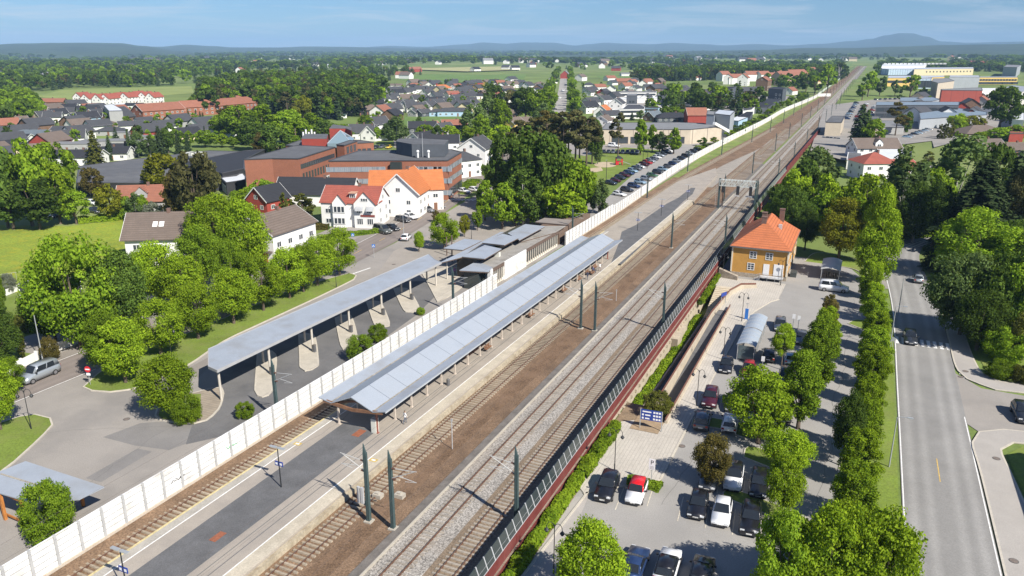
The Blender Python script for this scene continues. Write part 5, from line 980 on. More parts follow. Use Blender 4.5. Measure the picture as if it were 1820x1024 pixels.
houses(Q(0, 160, 6.023), [(40, 305, 9, 8, 3.2, 3, 60, 'white', 'black', 'g'), (175, 300, 15, 9, 3.4, 3.2, 8, 'red', 'dark', 'g'), (280, 300, 8, 9, 3.4, 3, 75, 'red', 'dark', 'g'), (-10, 385, 10, 9, 3, 3.2, 40, 'cream', 'brown', 'g'), (80, 395, 10, 9, 3, 3.4, 55, 'cream', 'brown', 'g'), (205, 400, 10, 9, 3, 3.4, 55, 'orange', 'brown', 'g'), (355, 425, 11, 9, 3, 3.6, 55, 'brown', 'brown', 'g'), (430, 285, 11, 9, 3.2, 3, 10, 'cream', 'terra', 'g'), (480, 340, 10, 8.5, 3.4, 3.4, 60, 'cream', 'dark', 'g'), (580, 345, 10, 9, 3.4, 3, 20, 'white', 'dark', 'g'), (330, 335, 9, 8, 3, 3, 60, 'cream', 'brown', 'g'), (630, 310, 10, 8.5, 3.6, 3.2, 55, 'white', 'black', 'g'), (490, 390, 7, 6, 2.6, 2.2, 70, 'white', 'dark', 'g'), (820, 275, 13, 9, 3, 2.8, 15, 'white', 'dark', 'g'), (820, 345, 8, 7, 3, 2.6, 60, 'white', 'black', 'g'), (945, 375, 12, 8.5, 4.6, 3.4, 50, 'blue', 'black', 'g'), (1030, 300, 9, 8, 3.2, 2.8, 70, 'white', 'dark', 'g'), (1015, 365, 10, 8, 4, 2.6, 15, 'brown', 'black', 'g'), (545, 165, 24, 10, 3, 2.6, 5, 'brown', 'terra', 'g'), (525, 225, 18, 9, 2.8, 2, 5, 'white', 'dark', 'g'), (665, 225, 22, 10, 2.8, 2.4, 12, 'white', 'black', 'g'), (815, 185, 14, 9, 3, 2.8, 50, 'white', 'dark', 'g'), (845, 215, 22, 9, 2.8, .3, 8, 'white', 'grey', 'f'), (255, 195, 18, 9, 2.8, .3, 5, 'white', 'white', 'f'), (1410, 430, 13, 9, 3, 2.2, 30, 'white', 'dark', 'g'), (1100, 410, 16, 10, 2.6, 2.2, 5, 'tan', 'brown', 'h'), (1200, 480, 14, 9, 2.6, 1.8, 5, 'grey', 'dark', 'h'), (1325, 515, 8, 7, 3, .3, 5, 'grey', 'grey', 'f'), (125, 480, 10, 8, 2.6, 1.8, 15, 'white', 'dark', 'g'), (-5, 490, 9, 8, 2.8, 2, 30, 'white', 'dark', 'g'), (390, 520, 22, 10, 3, 1.6, 2, 'white', 'slate', 'h'), (530, 540, 18, 9, 3, 1.4, -10, 'grey', 'slate', 'h'), (760, 575, 14, 11, 3.4, 3.4, 20, 'white', 'dark', 'g'), (770, 480, 18, 9, 2.8, 1.8, 2, 'grey', 'dark', 'g'), (160, 565, 16, 8, 2.6, 1.6, 2, 'white', 'black', 'g'), (190, 640, 22, 9, 2.8, 1, 2, 'grey', 'dark', 'h'), (1340, 240, 12, 10, 6, .3, 5, 'white', 'white', 'f'), (1460, 245, 12, 10, 5.6, 1.4, 10, 'white', 'black', 'g'), (870, 790, 18, 10, 3.2, 2.4, 4, 'white', 'black', 'g'), (780, 650, 20, 10, 3.4, .4, 4, 'grey', 'grey', 'f'), (1200, 740, 16, 9, 3.0, 2.2, 4, 'white', 'black', 'g'), (1330, 715, 12, 9, 3.2, 2.4, 4, 'dark', 'black', 'g'), (1250, 610, 30, 9, 3.2, .4, 3, 'grey', 'grey', 'f'), (1600, 560, 16, 8, 3, .4, 3, 'grey', 'grey', 'f')], 'in the suburb on the far left', 'houses in the left suburb')
zf = Q(0, 160, 6.023)
for k, (x, y) in enumerate(((893, 140), (978, 158), (1100, 160), (1185, 158), (1298, 142), (1390, 142), (1490, 124), (1580, 132), (1662, 142))):
    px, py = zf(x, y); house(px, py, 13, 8.6, 5.4, 3.6, 78, 'white', 'red', 'white terraced house with a steep red roof in front of the pale field', 'white terraces with red roofs')
houses(Q(580, 110, 6.827), [(110, 680, 13, 9, 3.2, 2.8, 30, 'white', 'dark', 'g'), (300, 520, 18, 11, 5, 3, 8, 'red', 'black', 'g'), (265, 625, 16, 10, 3, .3, 5, 'grey', 'grey', 'f'), (345, 655, 9, 8, 3, 2, 40, 'black', 'black', 'g'), (460, 640, 14, 10, 3.6, 3, 40, 'black', 'brown', 'g'), (560, 550, 18, 10, 3.4, 2.4, 10, 'dark', 'black', 'g'), (630, 440, 16, 11, 3.4, 3, 10, 'white', 'orange', 'h'), (665, 505, 13, 10, 4, 3.4, 40, 'white', 'dark', 'g'), (690, 600, 11, 8, 2.8, 1.6, 10, 'orange', 'orange', 'h'), (800, 630, 12, 10, 3.8, 3.6, 40, 'white', 'dark', 'g'), (885, 590, 10, 9, 3.8, 3.4, 60, 'white', 'dark', 'g'), (1000, 590, 11, 9, 4.2, 3.6, 55, 'white', 'dark', 'g'), (1090, 610, 15, 10, 3.6, 3.4, 15, 'white', 'dark', 'g'), (1085, 660, 9, 7, 2.8, 2, 60, 'grey', 'dark', 'g'), (1180, 660, 10, 7, 2.6, 2.2, 50, 'dark', 'dark', 'g'), (1255, 595, 10, 9, 4, 3.6, 60, 'white', 'dark', 'g'), (1330, 570, 12, 10, 4, 3.6, 35, 'white', 'dark', 'g'), (1000, 490, 14, 11, 3.6, 3.4, 15, 'white', 'brown', 'g'), (1120, 500, 12, 10, 3.6, 3.4, 30, 'white', 'dark', 'g'), (820, 455, 9, 8, 3.2, 2.4, 50, 'white', 'dark', 'g'), (1365, 655, 13, 8, 3, 1.8, 5, 'blue', 'dark', 'h'), (1560, 655, 24, 10, 3.4, 2.2, 5, 'blue', 'dark', 'h'), (1620, 565, 20, 9, 3, 2, 8, 'white', 'dark', 'g'), (1590, 490, 12, 10, 3.6, 3, 45, 'white', 'dark', 'g'), (1410, 360, 20, 12, 4, 3.4, 10, 'white', 'orange', 'h'), (1070, 330, 18, 11, 4, 3, 10, 'cream', 'terra', 'h'), (1060, 285, 16, 11, 4, 3.6, 50, 'white', 'brown', 'g'), (1200, 285, 16, 11, 3.4, 3.4, 30, 'brown', 'dark', 'g'), (1320, 290, 14, 11, 3.4, 3.4, 40, 'red', 'dark', 'g'), (1150, 375, 14, 10, 4, 3.4, 20, 'white', 'dark', 'g'), (1230, 425, 12, 10, 4, 3.4, 55, 'white', 'dark', 'g'), (1290, 375, 14, 10, 3.6, 3.2, 15, 'white', 'dark', 'g'), (1000, 390, 12, 10, 3.6, 3, 40, 'white', 'dark', 'g'), (550, 315, 20, 11, 3.4, .4, 5, 'grey', 'grey', 'f'), (690, 355, 16, 10, 3, 1.6, 5, 'grey', 'dark', 'g'), (840, 315, 16, 10, 3, 1.8, 5, 'white', 'brown', 'g'), (1520, 275, 16, 11, 4, 3, 25, 'dark', 'dark', 'g'), (1580, 350, 14, 11, 4.2, 3.4, 60, 'white', 'terra', 'g'), (1640, 400, 14, 11, 4.2, 3.4, 50, 'white', 'dark', 'g'), (1700, 360, 16, 11, 4, 3, 30, 'white', 'black', 'g'), (1720, 440, 14, 10, 4, 3, 50, 'white', 'dark', 'g'), (1530, 440, 12, 10, 3.6, 3, 30, 'white', 'terra', 'g'), (1610, 450, 14, 9, 3.2, 2.4, 15, 'red', 'red', 'g'), (1440, 420, 12, 9, 3.6, 3, 40, 'white', 'dark', 'g'), (1340, 470, 12, 9, 4, 3.4, 55, 'white', 'dark', 'g'), (1690, 500, 18, 10, 3, 2, 10, 'white', 'dark', 'g')], 'in the suburb left of the avenue', 'houses in the suburb left of the avenue')
houses(Q(580, 110, 6.827), [(255, 860, 14, 9, 3, .4, 5, 'tan', 'grey', 'f'), (365, 930, 8, 9, 4, 3.2, 10, 'white', 'dark', 'g'), (440, 945, 12, 9, 4, 3.8, 8, 'white', 'dark', 'g'), (555, 950, 9, 8, 3.6, 3.8, 75, 'white', 'dark', 'g'), (625, 850, 12, 9, 4.6, 3.8, 55, 'white', 'dark', 'g'), (700, 945, 10, 8, 3, 2.2, 10, 'white', 'dark', 'g'), (1170, 860, 15, 9, 3, 3.2, 6, 'dark', 'black', 'g'), (1290, 850, 8, 8, 3, 2.8, 60, 'brown', 'terra', 'g'), (1430, 905, 9, 8, 4, 3.2, 50, 'white', 'dark', 'g'), (1550, 820, 14, 10, 3, 2.6, 10, 'cream', 'terra', 'g'), (1170, 1030, 13, 10, 3.6, 3.4, 55, 'white', 'black', 'g'), (1370, 1060, 18, 9, 3.6, 3, 5, 'white', 'black', 'g'), (1640, 900, 10, 9, 3, 2.6, 5, 'dark', 'black', 'g')], 'behind the brick office block', 'houses behind the office block')
houses(Q(820, 110, 7.313), [(190, 310, 14, 10, 4, 3.4, 30, 'red', 'dark', 'g'), (320, 305, 12, 10, 4, 3, 60, 'yellow', 'brown', 'g'), (430, 320, 14, 11, 4.6, 4, 40, 'white', 'black', 'g'), (500, 320, 12, 10, 4, 3.6, 30, 'brown', 'terra', 'g'), (650, 265, 16, 11, 4.4, 3.6, 50, 'white', 'dark', 'g'), (650, 335, 16, 11, 4.2, 3.4, 30, 'white', 'brown', 'g'), (700, 325, 12, 10, 4, 3.4, 60, 'white', 'dark', 'g'), (870, 350, 13, 10, 4, 3.4, 55, 'white', 'dark', 'g'), (1015, 335, 14, 10, 4.2, 2.6, 10, 'white', 'brown', 'h'), (205, 400, 10, 9, 5, 3.2, 60, 'yellow', 'dark', 'g'), (300, 405, 20, 9, 3, .4, 5, 'white', 'felt', 'f'), (240, 480, 20, 10, 3, 2, 10, 'white', 'black', 'h'), (620, 420, 16, 11, 3.4, 2.4, 10, 'white', 'black', 'h'), (770, 415, 18, 9, 3.2, .4, 5, 'white', 'felt', 'f'), (575, 500, 12, 9, 3.2, 2.4, 20, 'white', 'brown', 'g'), (75, 405, 12, 10, 4.2, 3.4, 50, 'grey', 'dark', 'g'), (80, 490, 14, 10, 3.4, 2.8, 20, 'white', 'dark', 'g'), (30, 585, 18, 10, 3, 2.2, 8, 'white', 'dark', 'g'), (165, 610, 9, 8, 4, 3, 65, 'white', 'dark', 'g'), (1180, 280, 12, 10, 4.2, 3.4, 60, 'white', 'terra', 'g'), (680, 865, 11, 9, 3.2, 3.2, 55, 'yellow', 'brown', 'g'), (610, 800, 8, 8, 5.4, 3.2, 60, 'black', 'brown', 'g'), (820, 835, 9, 8, 3, 2.4, 20, 'brown', 'brown', 'g')], 'just left of the avenue', 'houses just left of the avenue')
px, py = Q(820, 110, 7.313)(1350, 215); house(px, py, 18, 14, 6, 6, 80, 'red', 'grey', 'red gabled barn closing the far end of the avenue', None, kind='g', name='barn', cat='barn')
houses(Q(1020, 110, 6.4), [(80, 215, 15, 12, 5.6, 4, 55, 'white', 'brown', 'g'), (170, 295, 14, 11, 3.6, 2.6, 10, 'white', 'dark', 'h'), (185, 355, 14, 10, 3.6, 2.8, 30, 'white', 'dark', 'g'), (190, 385, 12, 9, 3.6, 2.6, 50, 'white', 'dark', 'g'), (290, 320, 13, 10, 3.6, 3, 20, 'white', 'terra', 'g'), (410, 215, 16, 11, 4, 3.4, 30, 'white', 'terra', 'g'), (560, 255, 20, 12, 4, 3.6, 10, 'brown', 'terra', 'g'), (590, 315, 14, 11, 4.2, 3.6, 40, 'white', 'terra', 'g'), (670, 240, 14, 10, 3.6, 3, 10, 'white', 'dark', 'g'), (830, 255, 14, 11, 3.8, 3.4, 40, 'white', 'terra', 'g'), (900, 320, 22, 11, 3.4, 3, 6, 'white', 'dark', 'g'), (975, 255, 14, 11, 4, 3.8, 55, 'brown', 'brown', 'g'), (985, 335, 18, 10, 3.4, 2.6, 6, 'dark', 'dark', 'g'), (700, 335, 14, 10, 3.6, 3.2, 60, 'white', 'dark', 'g'), (1130, 345, 9, 8, 3.2, 2.6, 50, 'white', 'dark', 'g'), (1250, 375, 17, 11, 3.4, 3.2, 35, 'white', 'dark', 'g'), (1500, 375, 20, 10, 3, 2.4, 6, 'brown', 'dark', 'g'), (580, 160, 16, 11, 3.4, 2, 10, 'white', 'grey', 'g'), (840, 165, 20, 12, 3.6, 2.6, 10, 'cream', 'terra', 'g'), (1360, 210, 20, 13, 4, 3, 20, 'white', 'terra', 'g'), (340, 480, 13, 9, 4, 3.2, 50, 'white', 'dark', 'g'), (165, 580, 13, 10, 4.6, 3.8, 35, 'white', 'black', 'g'), (330, 620, 14, 10, 3.8, 3.8, 70, 'white', 'orange', 'g'), (490, 560, 13, 10, 6, 3.4, 70, 'white', 'dark', 'g'), (400, 660, 14, 10, 3.4, 2.6, 25, 'white', 'dark', 'g'), (340, 715, 10, 9, 3, 2.6, 60, 'white', 'brown', 'g'), (900, 670, 12, 8, 3, 3.2, 50, 'brown', 'slate', 'g'), (1115, 680, 22, 11, 3, 2.8, 5, 'dark', 'black', 'h')], 'in the suburb right of the avenue', 'houses in the suburb right of the avenue')
houses(Q(1240, 110, 7.3125), [(330, 250, 18, 12, 9.5, 4.6, 35, 'white', 'terra', 'g'), (395, 290, 14, 12, 9, 4, 70, 'white', 'terra', 'g'), (480, 290, 22, 12, 8.5, 4.6, 10, 'white', 'terra', 'g'), (590, 310, 18, 13, 10, 5, 65, 'white', 'terra', 'g'), (700, 250, 24, 13, 9.5, 4.6, 15, 'white', 'terra', 'g'), (840, 250, 20, 13, 9.5, 4.6, 30, 'white', 'terra', 'g'), (960, 280, 18, 13, 9.5, 4.6, 20, 'white', 'terra', 'g'), (985, 235, 16, 12, 8, 4, 65, 'white', 'brown', 'g'), (850, 370, 20, 13, 11, 4, 60, 'brown', 'terra', 'g'), (580, 415, 18, 11, 3, 3.6, 10, 'dark', 'dark', 'g'), (700, 405, 16, 11, 3, 3.4, 10, 'dark', 'dark', 'g'), (1200, 425, 14, 10, 4, 3.4, 50, 'white', 'terra', 'g'), (1590, 285, 18, 12, 3.6, 3, 20, 'cream', 'orange', 'h'), (1060, 240, 14, 12, 9.5, 4.6, 60, 'white', 'terra', 'g')], 'in the red roofed estate left of the tracks', 'houses in the red roofed estate')
for k, (x, y, th) in enumerate(((1130, 305, 38), (1260, 270, 38), (1410, 225, 38))):
    px, py = Q(1240, 110, 7.3125)(x, y); house(px, py, 40, 15, 12, 5.5, th, 'pink', 'terra', 'long pinkish brick apartment terrace with a terracotta roof beside the tracks', 'brick apartment terraces')
# ---- buildings given by the photo outline of their roof at a known height
def bld(roofpx, h, wall, roof, label, name='building', cat='building', z=0., par=.35, wins=(), group=None, roofz=None):
    p = [at(a, b, z + h) for a, b in roofpx]; n = len(p)
    ar = sum(p[i].x * p[(i + 1) % n].y - p[(i + 1) % n].x * p[i].y for i in range(n))
    if ar < 0: p = p[::-1]; wins = [((n - 2 - e) % n, *r) for e, *r in wins]
    c = sum(p, Vector()) / n; root = thing(name, label, cat, (c.x, c.y, z), 0, group); q = [(v.x - c.x, v.y - c.y) for v in p]
    ang = math.atan2(q[1][1] - q[0][1], q[1][0] - q[0][0])
    m_ = MB(); m_.prism(q, -.3, h - .02); m_.build('wall', WALL[wall], root)
    m_ = MB(); m_.poly([(a, b, h + .0) for a, b in q])
    ring = MB(); i0 = 0; k = .985
    m_.build('roof', ROOF[roof], root)
    e_ = MB()
    for (ax, ay), (bx, by) in zip(q, q[1:] + q[:1]): e_.bar((ax, ay, h + .02), (bx, by, h + .02), .3, .3)
    e_.build('parapet', fr_d if wall not in ('white',) else fr_w, root)
    for e, zs, cnt, ww, hh, kind, lo, hi in wins:
        (ax, ay), (bx, by) = q[e], q[(e + 1) % n]; a_ = math.atan2(by - ay, bx - ax); L_ = math.hypot(bx - ax, by - ay); nx, ny = math.sin(a_), -math.cos(a_)
        for zz in zs:
            for k in range(cnt):
                t = lo + (hi - lo) * (k + .5) / cnt; window(root, ax + (bx - ax) * t + nx * .02, ay + (by - ay) * t + ny * .02, zz, a_ + math.pi, ww, hh, kind)
    return root
B2 = Q(400, 220, 3.939)
schl = bld([(434, 283.5), (483.8, 281.7), (530.7, 282.2), (595.5, 261.9), (527, 258.6)], 12.0, 'brick', 'felt', 'red brick school with a flat grey roof, left of the two brick blocks', wins=((2, (8.7,), 16, 1.5, 1.4, 'd1', .03, .97), (2, (4.9,), 12, 1.2, 2.3, 'd1', .05, .97), (2, (.8,), 11, 2.4, 2.8, 'w2', .05, .97)))
offc = bld([(584, 286.5), (692, 285.6), (795, 285.5), (820, 270.8), (802, 266), (637, 268.5)], 12.0, 'brick', 'felt', 'red brick office block with bands of windows and a dark penthouse', wins=((0, (8.7, 5.1, 1.5), 9, 4.2, 1.5, 'gb', .02, .86), (1, (8.7, 5.1, 1.5), 7, 4.4, 1.5, 'gb', .42, .99), (2, (8.7, 5.1), 9, 3.6, 1.5, 'gb', .02, .98), (2, (.6,), 7, 3.6, 2.6, 'd1', .1, .95)))
def onroof(root, pts, z0, z1, wall, nm='penthouse', roof='felt'):
    c = root.matrix_world.translation; p = [at(a, b, z0) for a, b in pts]; m_ = MB(); m_.prism([(v.x - c.x, v.y - c.y) for v in p], z0, z1); o = m_.build(nm, WALL[wall], root)
    m_ = MB(); m_.prism([(v.x - c.x, v.y - c.y) for v in p], z1, z1 + .15); m_.build('roof', ROOF[roof], o); return o
onroof(offc, [B2(1200, 210), B2(1310, 232), B2(1540, 232), B2(1565, 200), B2(1330, 185), B2(1215, 190)], 12.1, 15.9, 'dark')
c_ = offc.matrix_world.translation; a = at(*B2(1385, 234), 12.1); m_ = MB(); m_.tube((a.x - c_.x, a.y - c_.y, 12.1), (a.x - c_.x, a.y - c_.y, 19.5), .08, .05, 6); m_.build('antenna', alu, offc)
for q in (1350, 1425):
    a = at(*B2(q, 238), 12.1); m_ = MB(); m_.tube((a.x - c_.x, a.y - c_.y, 12.1), (a.x - c_.x, a.y - c_.y, 13.7), .3, .3, 8); m_.ball((a.x - c_.x, a.y - c_.y, 14.0), .5, 8); m_.build('vent', fr_w, offc)
a, b = at(*B2(1165, 262), 12.0), at(*B2(1232, 262), 12.0); c2 = offc.matrix_world.translation
m_ = MB(); m_.hexa([(a.x - c2.x - .3, a.y - c2.y - 1.2, .0), (b.x - c2.x, b.y - c2.y - 1.2, .0), (b.x - c2.x, b.y - c2.y + .5, .0), (a.x - c2.x - .3, a.y - c2.y + .5, .0), (a.x - c2.x - .3, a.y - c2.y - .35, 11.7), (b.x - c2.x, b.y - c2.y - .35, 11.7), (b.x - c2.x, b.y - c2.y + .5, 11.7), (a.x - c2.x - .3, a.y - c2.y + .5, 11.7)]); m_.build('glass_bay', glassd, offc)
wing = bld([B2(425, 152), B2(535, 160), B2(700, 150), B2(1040, 130), B2(935, 115), B2(560, 105)], 9.0, 'brick', 'felt', 'low rear wing of the brick school carrying red plant rooms and a glass pyramid', wins=((2, (5.2,), 8, 1.6, 1.6, 'd1', .1, .95),))
onroof(wing, [B2(540, 165), B2(715, 165), B2(725, 130), B2(560, 130)], 9.1, 12.2, 'red', 'plant_room'); onroof(wing, [B2(735, 112), B2(850, 112), B2(890, 130), B2(890, 100), B2(760, 80)], 9.1, 13.5, 'red', 'plant_room')
a = [at(*B2(x, y), 9.2) for x, y in ((718, 165), (885, 160), (905, 128), (745, 126))]; c_ = wing.matrix_world.translation; ap = sum(a, Vector()) / 4 - c_; ap.z = 14.5; m_ = MB()
for u, v in zip(a, a[1:] + a[:1]): m_.poly([u - c_.to_3d() if 0 else Vector((u.x - c_.x, u.y - c_.y, 10.6)), Vector((v.x - c_.x, v.y - c_.y, 10.6)), ap]); m_.poly([Vector((u.x - c_.x, u.y - c_.y, 9)), Vector((v.x - c_.x, v.y - c_.y, 9)), Vector((v.x - c_.x, v.y - c_.y, 10.6)), Vector((u.x - c_.x, u.y - c_.y, 10.6))])
m_.build('glass_pyramid', M_plain('pyramid_glass', (.22, .30, .34), .1, .2, .6), wing); m_ = MB()
for u in a: m_.bar((u.x - c_.x, u.y - c_.y, 10.65), tuple(ap), .16, .16)
m_.build('pyramid_frame', alu, wing)
for k in range(5):
    a = at(*B2(550 + 20 * k, 118), 9.1); m_ = MB(); m_.tube((a.x - c_.x, a.y - c_.y, 9.0), (a.x - c_.x, a.y - c_.y, 12.5 + k % 2), .35, .35, 8); m_.build('flue', fr_w, wing)
bld([B2(780, 148), B2(835, 152), B2(925, 122), B2(870, 118)], 12.5, 'brick', 'felt', 'narrow brick stair tower between the school and the office block', 'tower', 'tower', wins=((1, (3, 6.5, 9.5), 3, 2.2, 2.2, 'd1', .1, .9),))
# big dark flat roofed hall
bld([(136, 325), (140, 296), (242, 283), (300, 276.5), (372, 268), (440, 270), (440, 300), (420, 312), (300, 326)], 4.2, 'black', 'felt', 'huge flat roofed dark hall behind the meadow houses', 'hall', 'hall')
bld([(268, 291), (340, 287), (436, 268), (470, 266), (434, 284), (433, 300), (395, 308), (352, 296)], 5.5, 'black', 'black', 'black roofed hall extension beside the brick school', 'hall', 'hall')
bld([(393, 317), (430, 306), (436, 314), (436, 320), (402, 325)], 4.0, 'black', 'white', 'black garage with a pale roof edge left of the brick school', 'garage', 'garage', wins=((4, (.2,), 3, 2.4, 2.6, 'w2', .05, .95),))
for k, (x, y) in enumerate(((1680, 285), (1700, 280), (1730, 285), (1765, 280))):
    a = at(*Q(0, 160, 6.023)(x + 360, y + 420), 5.6); m_ = MB(); m_.box(-1.6, 1.6, -1, 1, 0, 1.2); o = m_.build('vent_unit', M('cabinet_white', (.62, .62, .55))); o.location = (a.x, a.y, 5.7); tag(o, 'white ventilation unit on the black hall roof beside the brick school', 'vent', 'vents on the black hall roof')
# brick terraces top left
for k, (x1, y1, x2, y2, th) in enumerate(((245, 211, 320, 203, 0), (305, 204, 385, 197, 0), (372, 200, 452, 190, 0), (345, 196, 440, 188, 0))):
    a, b = at(x1, y1 + 4), at(x2, y2 + 6); m = (a + b) / 2; px, py = pix(m); d = b - a
    house(px, py - 1, d.length, 13, 6, 4.2, math.degrees(math.atan2(d.y, d.x) - YAW), 'brick', 'terra', 'long red brick terrace with a terracotta roof, left of the thick green clump', 'brick terraces', kind='h' if k else 'g')
# white houses by the street
def gabled(a, b, dpt, h, rise, wall, roof, label, **kw):
    "front edge from photo foot points a to b, ridge parallel to it"
    A, B = at(*a, kw.get('z', 0)), at(*b, kw.get('z', 0)); d = B - A; n = Vector((-d.y, d.x, 0)).normalized(); c = (A + B) / 2 + n * dpt / 2; px, py = pix((c.x, c.y, kw.get('z', 0)))
    return house(px, py, d.length, dpt, h, rise, math.degrees(math.atan2(d.y, d.x) - YAW), wall, roof, label, **kw)
r_ = gabled((573, 402), (672, 405), 10.5, 6.4, 3.4, 'white', 'red', 'white two storey house with a red tiled roof and front gables beside the street', over=.35)
def frontgable(root, x0, x1, y, proj, h, rise, wall='white', roof='red'):
    m_ = MB(); m_.box(x0, x1, y - proj, y + .3, -.2, h); m_.poly([(x0, y - proj, h), (x1, y - proj, h), ((x0 + x1) / 2, y - proj, h + rise)]); m_.build('bay', WALL[wall], root)
    m_ = MB(); xm = (x0 + x1) / 2; t = .14
    for s, xe in ((-1, x0 - .3), (1, x1 + .3)):
        ze = h - rise * .3 / ((x1 - x0) / 2); A = [(xe, y - proj - .3, ze), (xm, y - proj - .3, h + rise), (xm, y + 4.6, h + rise), (xe, y + 4.6, ze)]
        if s > 0: A = [A[1], A[0], A[3], A[2]]
        m_.hexa(A + [(q[0], q[1], q[2] + t) for q in A])
    m_.build('bay_roof', ROOF[roof], root)
W2 = (at(672, 405) - at(573, 402)).length / 2; D2 = 5.25
frontgable(r_, -W2 * .55, -W2 * .08, -D2, .9, 6.4, 2.2); frontgable(r_, W2 * .22, W2 * .98, -D2, 1.0, 6.4, 3.0)
for xx, n_ in ((-W2 * .31, 1), (W2 * .42, 1), (W2 * .78, 1)):
    for zz in (.9, 3.9): window(r_, xx, -D2 - 1.0, zz, math.pi, 3.2 if xx < 0 else 1.7, 1.7, 'w3')
window(r_, W2 * .6, -D2 - 1.02, 7.0, math.pi, 1.9, .8, 'w3')
m_ = MB(); m_.box(-W2 * .02, W2 * .2, -D2 * .75, -1.0, 6.8, 8.6); m_.build('dormer', WALL['white'], r_); m_ = MB(); m_.box(-W2 * .04, W2 * .22, -D2 * .85, 0, 8.6, 8.75); m_.build('dormer_roof', M('copper_brown_sheet', (.50, .30, .2), .6, .1, 1), r_); window(r_, W2 * .09, -D2 * .755, 7.4, math.pi, 1.6, .8, 'w3')
for xx in (W2 * .42, W2 * .8):
    m_ = MB(); m_.hexa([(xx - 1, -D2 - 2.0, 4.6), (xx + 1, -D2 - 2.0, 4.6), (xx + 1, -D2 - 1.05, 5.6), (xx - 1, -D2 - 1.05, 5.6), (xx - 1, -D2 - 2.0, 4.65), (xx + 1, -D2 - 2.0, 4.65), (xx + 1, -D2 - 1.05, 5.65), (xx - 1, -D2 - 1.05, 5.65)]); m_.build('awning', M('grey_awning', (.35, .36, .37), .8), r_)
m_ = MB(); m_.box(W2 * .45, W2 * .95, -D2 - 1.12, -D2 - 1.04, 3.0, 3.55); m_.build('shop_sign', M_plain('maroon_sign', (.22, .06, .05), .6), r_)
o_ = house(724, 376, 15, 11.5, 6.6, 5.2, 80, 'white', 'orange', 'tall white inn with bright orange tiled roofs beside the street', over=.5)
for px_, py_, w__, d__, h__, r__, th_ in ((758, 368, 9, 9, 6.2, 4.6, 12), (695, 364, 11, 9, 6.4, 3.8, 4)):
    wg = house(px_, py_, w__, d__, h__, r__, th_, 'white', 'orange', 'wing', name='wing', chim=False, trim=''); mw = wg.matrix_world.copy(); wg.parent = o_; wg.matrix_world = mw
    for kk in ('label', 'category'): del wg[kk]
gs = MB(); gs.disc((0, 0, 0), .95, .1, 18, 0, (0, 1, 0)); gs.disc((0, -.06, 0), .7, .04, 18, 1, (0, 1, 0)); o = gs.build('round_sign', [M_plain('sign_brown', (.20, .10, .04), .6), M_plain('sign_ochre', (.5, .3, .1), .6)]); p = at(735, 376, 0); o.location = (p.x, p.y - .3, 3.2); o.rotation_euler[2] = YAW; tag(o, 'round brown sign on the white wall of the orange roofed inn', 'sign')
gabled((490, 365), (625, 368), 10, 3.6, 4.0, 'white', 'black', 'long black roofed barn behind the red roofed white house', name='barn', cat='barn', wins=False)
house(478, 372, 9, 8, 3.4, 3.6, 62, 'red', 'black', 'small black roofed cross barn with a red gable', name='barn', cat='barn', chim=False)
h_ = gabled((228, 474), (345, 470), 11, 6.2, 4.2, 'white', 'brown', 'white house with a long brown tiled roof beside the dandelion meadow', over=.7)
for xx in (-1.2, .2, 5.5): window(bpy.data.objects[h_.name], 0, 0, -5, 0, .1, .1) if False else None
m_ = MB()
for xx in (-.9, .4): m_.hexa([(xx - .5, -3.5, 8.02), (xx + .5, -3.5, 8.02), (xx + .5, -2.4, 8.86), (xx - .5, -2.4, 8.86), (xx - .5, -3.5, 8.1), (xx + .5, -3.5, 8.1), (xx + .5, -2.4, 8.94), (xx - .5, -2.4, 8.94)])
m_.build('skylight', fr_w, h_)
s_ = house(492, 452, 15, 11, 6.6, 3.2, 68, 'white', 'brown', 'white shop building with a brown roof at the street corner', over=.5)
WL = 7.5
for k, c in enumerate(((.5, .04, .05), (.5, .04, .05), (.55, .55, .55), (.35, .45, .55))): 
    m_ = MB(); m_.box(-3.8 + 1.9 * k, -2.1 + 1.9 * k, 0, .06, .4, 2.4); o = m_.build('shop_poster', M_plain('poster_%d' % k, c, .5), s_); o.location = (-7.55, 0, 0); o.rotation_euler[2] = math.pi / 2
m_ = MB(); m_.box(-8.6, -7.4, -5.2, 5.2, 2.75, 2.95); m_.build('awning', ROOF['brown'], s_)
def textobj(body, loc, rz, size, mat, parent=None, tilt=math.pi / 2, ext=.02, world=False):
    cu = bpy.data.curves.new('lettering', 'FONT'); cu.body = body; cu.size = size; cu.extrude = ext; cu.align_x = 'CENTER'; cu.materials.append(mat); o = bpy.data.objects.new('lettering', cu); COL.objects.link(o)
    dg = bpy.context.evaluated_depsgraph_get(); me = bpy.data.meshes.new_from_object(o.evaluated_get(dg)); bpy.data.objects.remove(o); n = bpy.data.objects.new('lettering', me); COL.objects.link(n)
    n.location = loc; n.rotation_euler = (tilt, 0, rz)
    if parent: n.parent = parent
    return n
# four dark mullioned upper windows stand where the shop wall shows lettering too blurred to read
house(262, 378, 13, 9, 4.2, 3.6, 10, 'grey', 'terra', 'grey house with a reddish brown roof half hidden in the trees above the meadow', dormer=True)
house(848, 290, 13, 12, 6.6, 4, 72, 'white', 'dark', 'large white gabled house right of the brick office block', dormer=False)
house(822, 312, 11, 9, 6.2, 2.6, 40, 'white', 'dark', 'white house with a dark hip roof tucked against the office block', kind='h')
house(100, 560, 8, 7, 4, 2.4, 30, 'white', 'black', 'white house with black porch roofs hidden behind the big street trees')
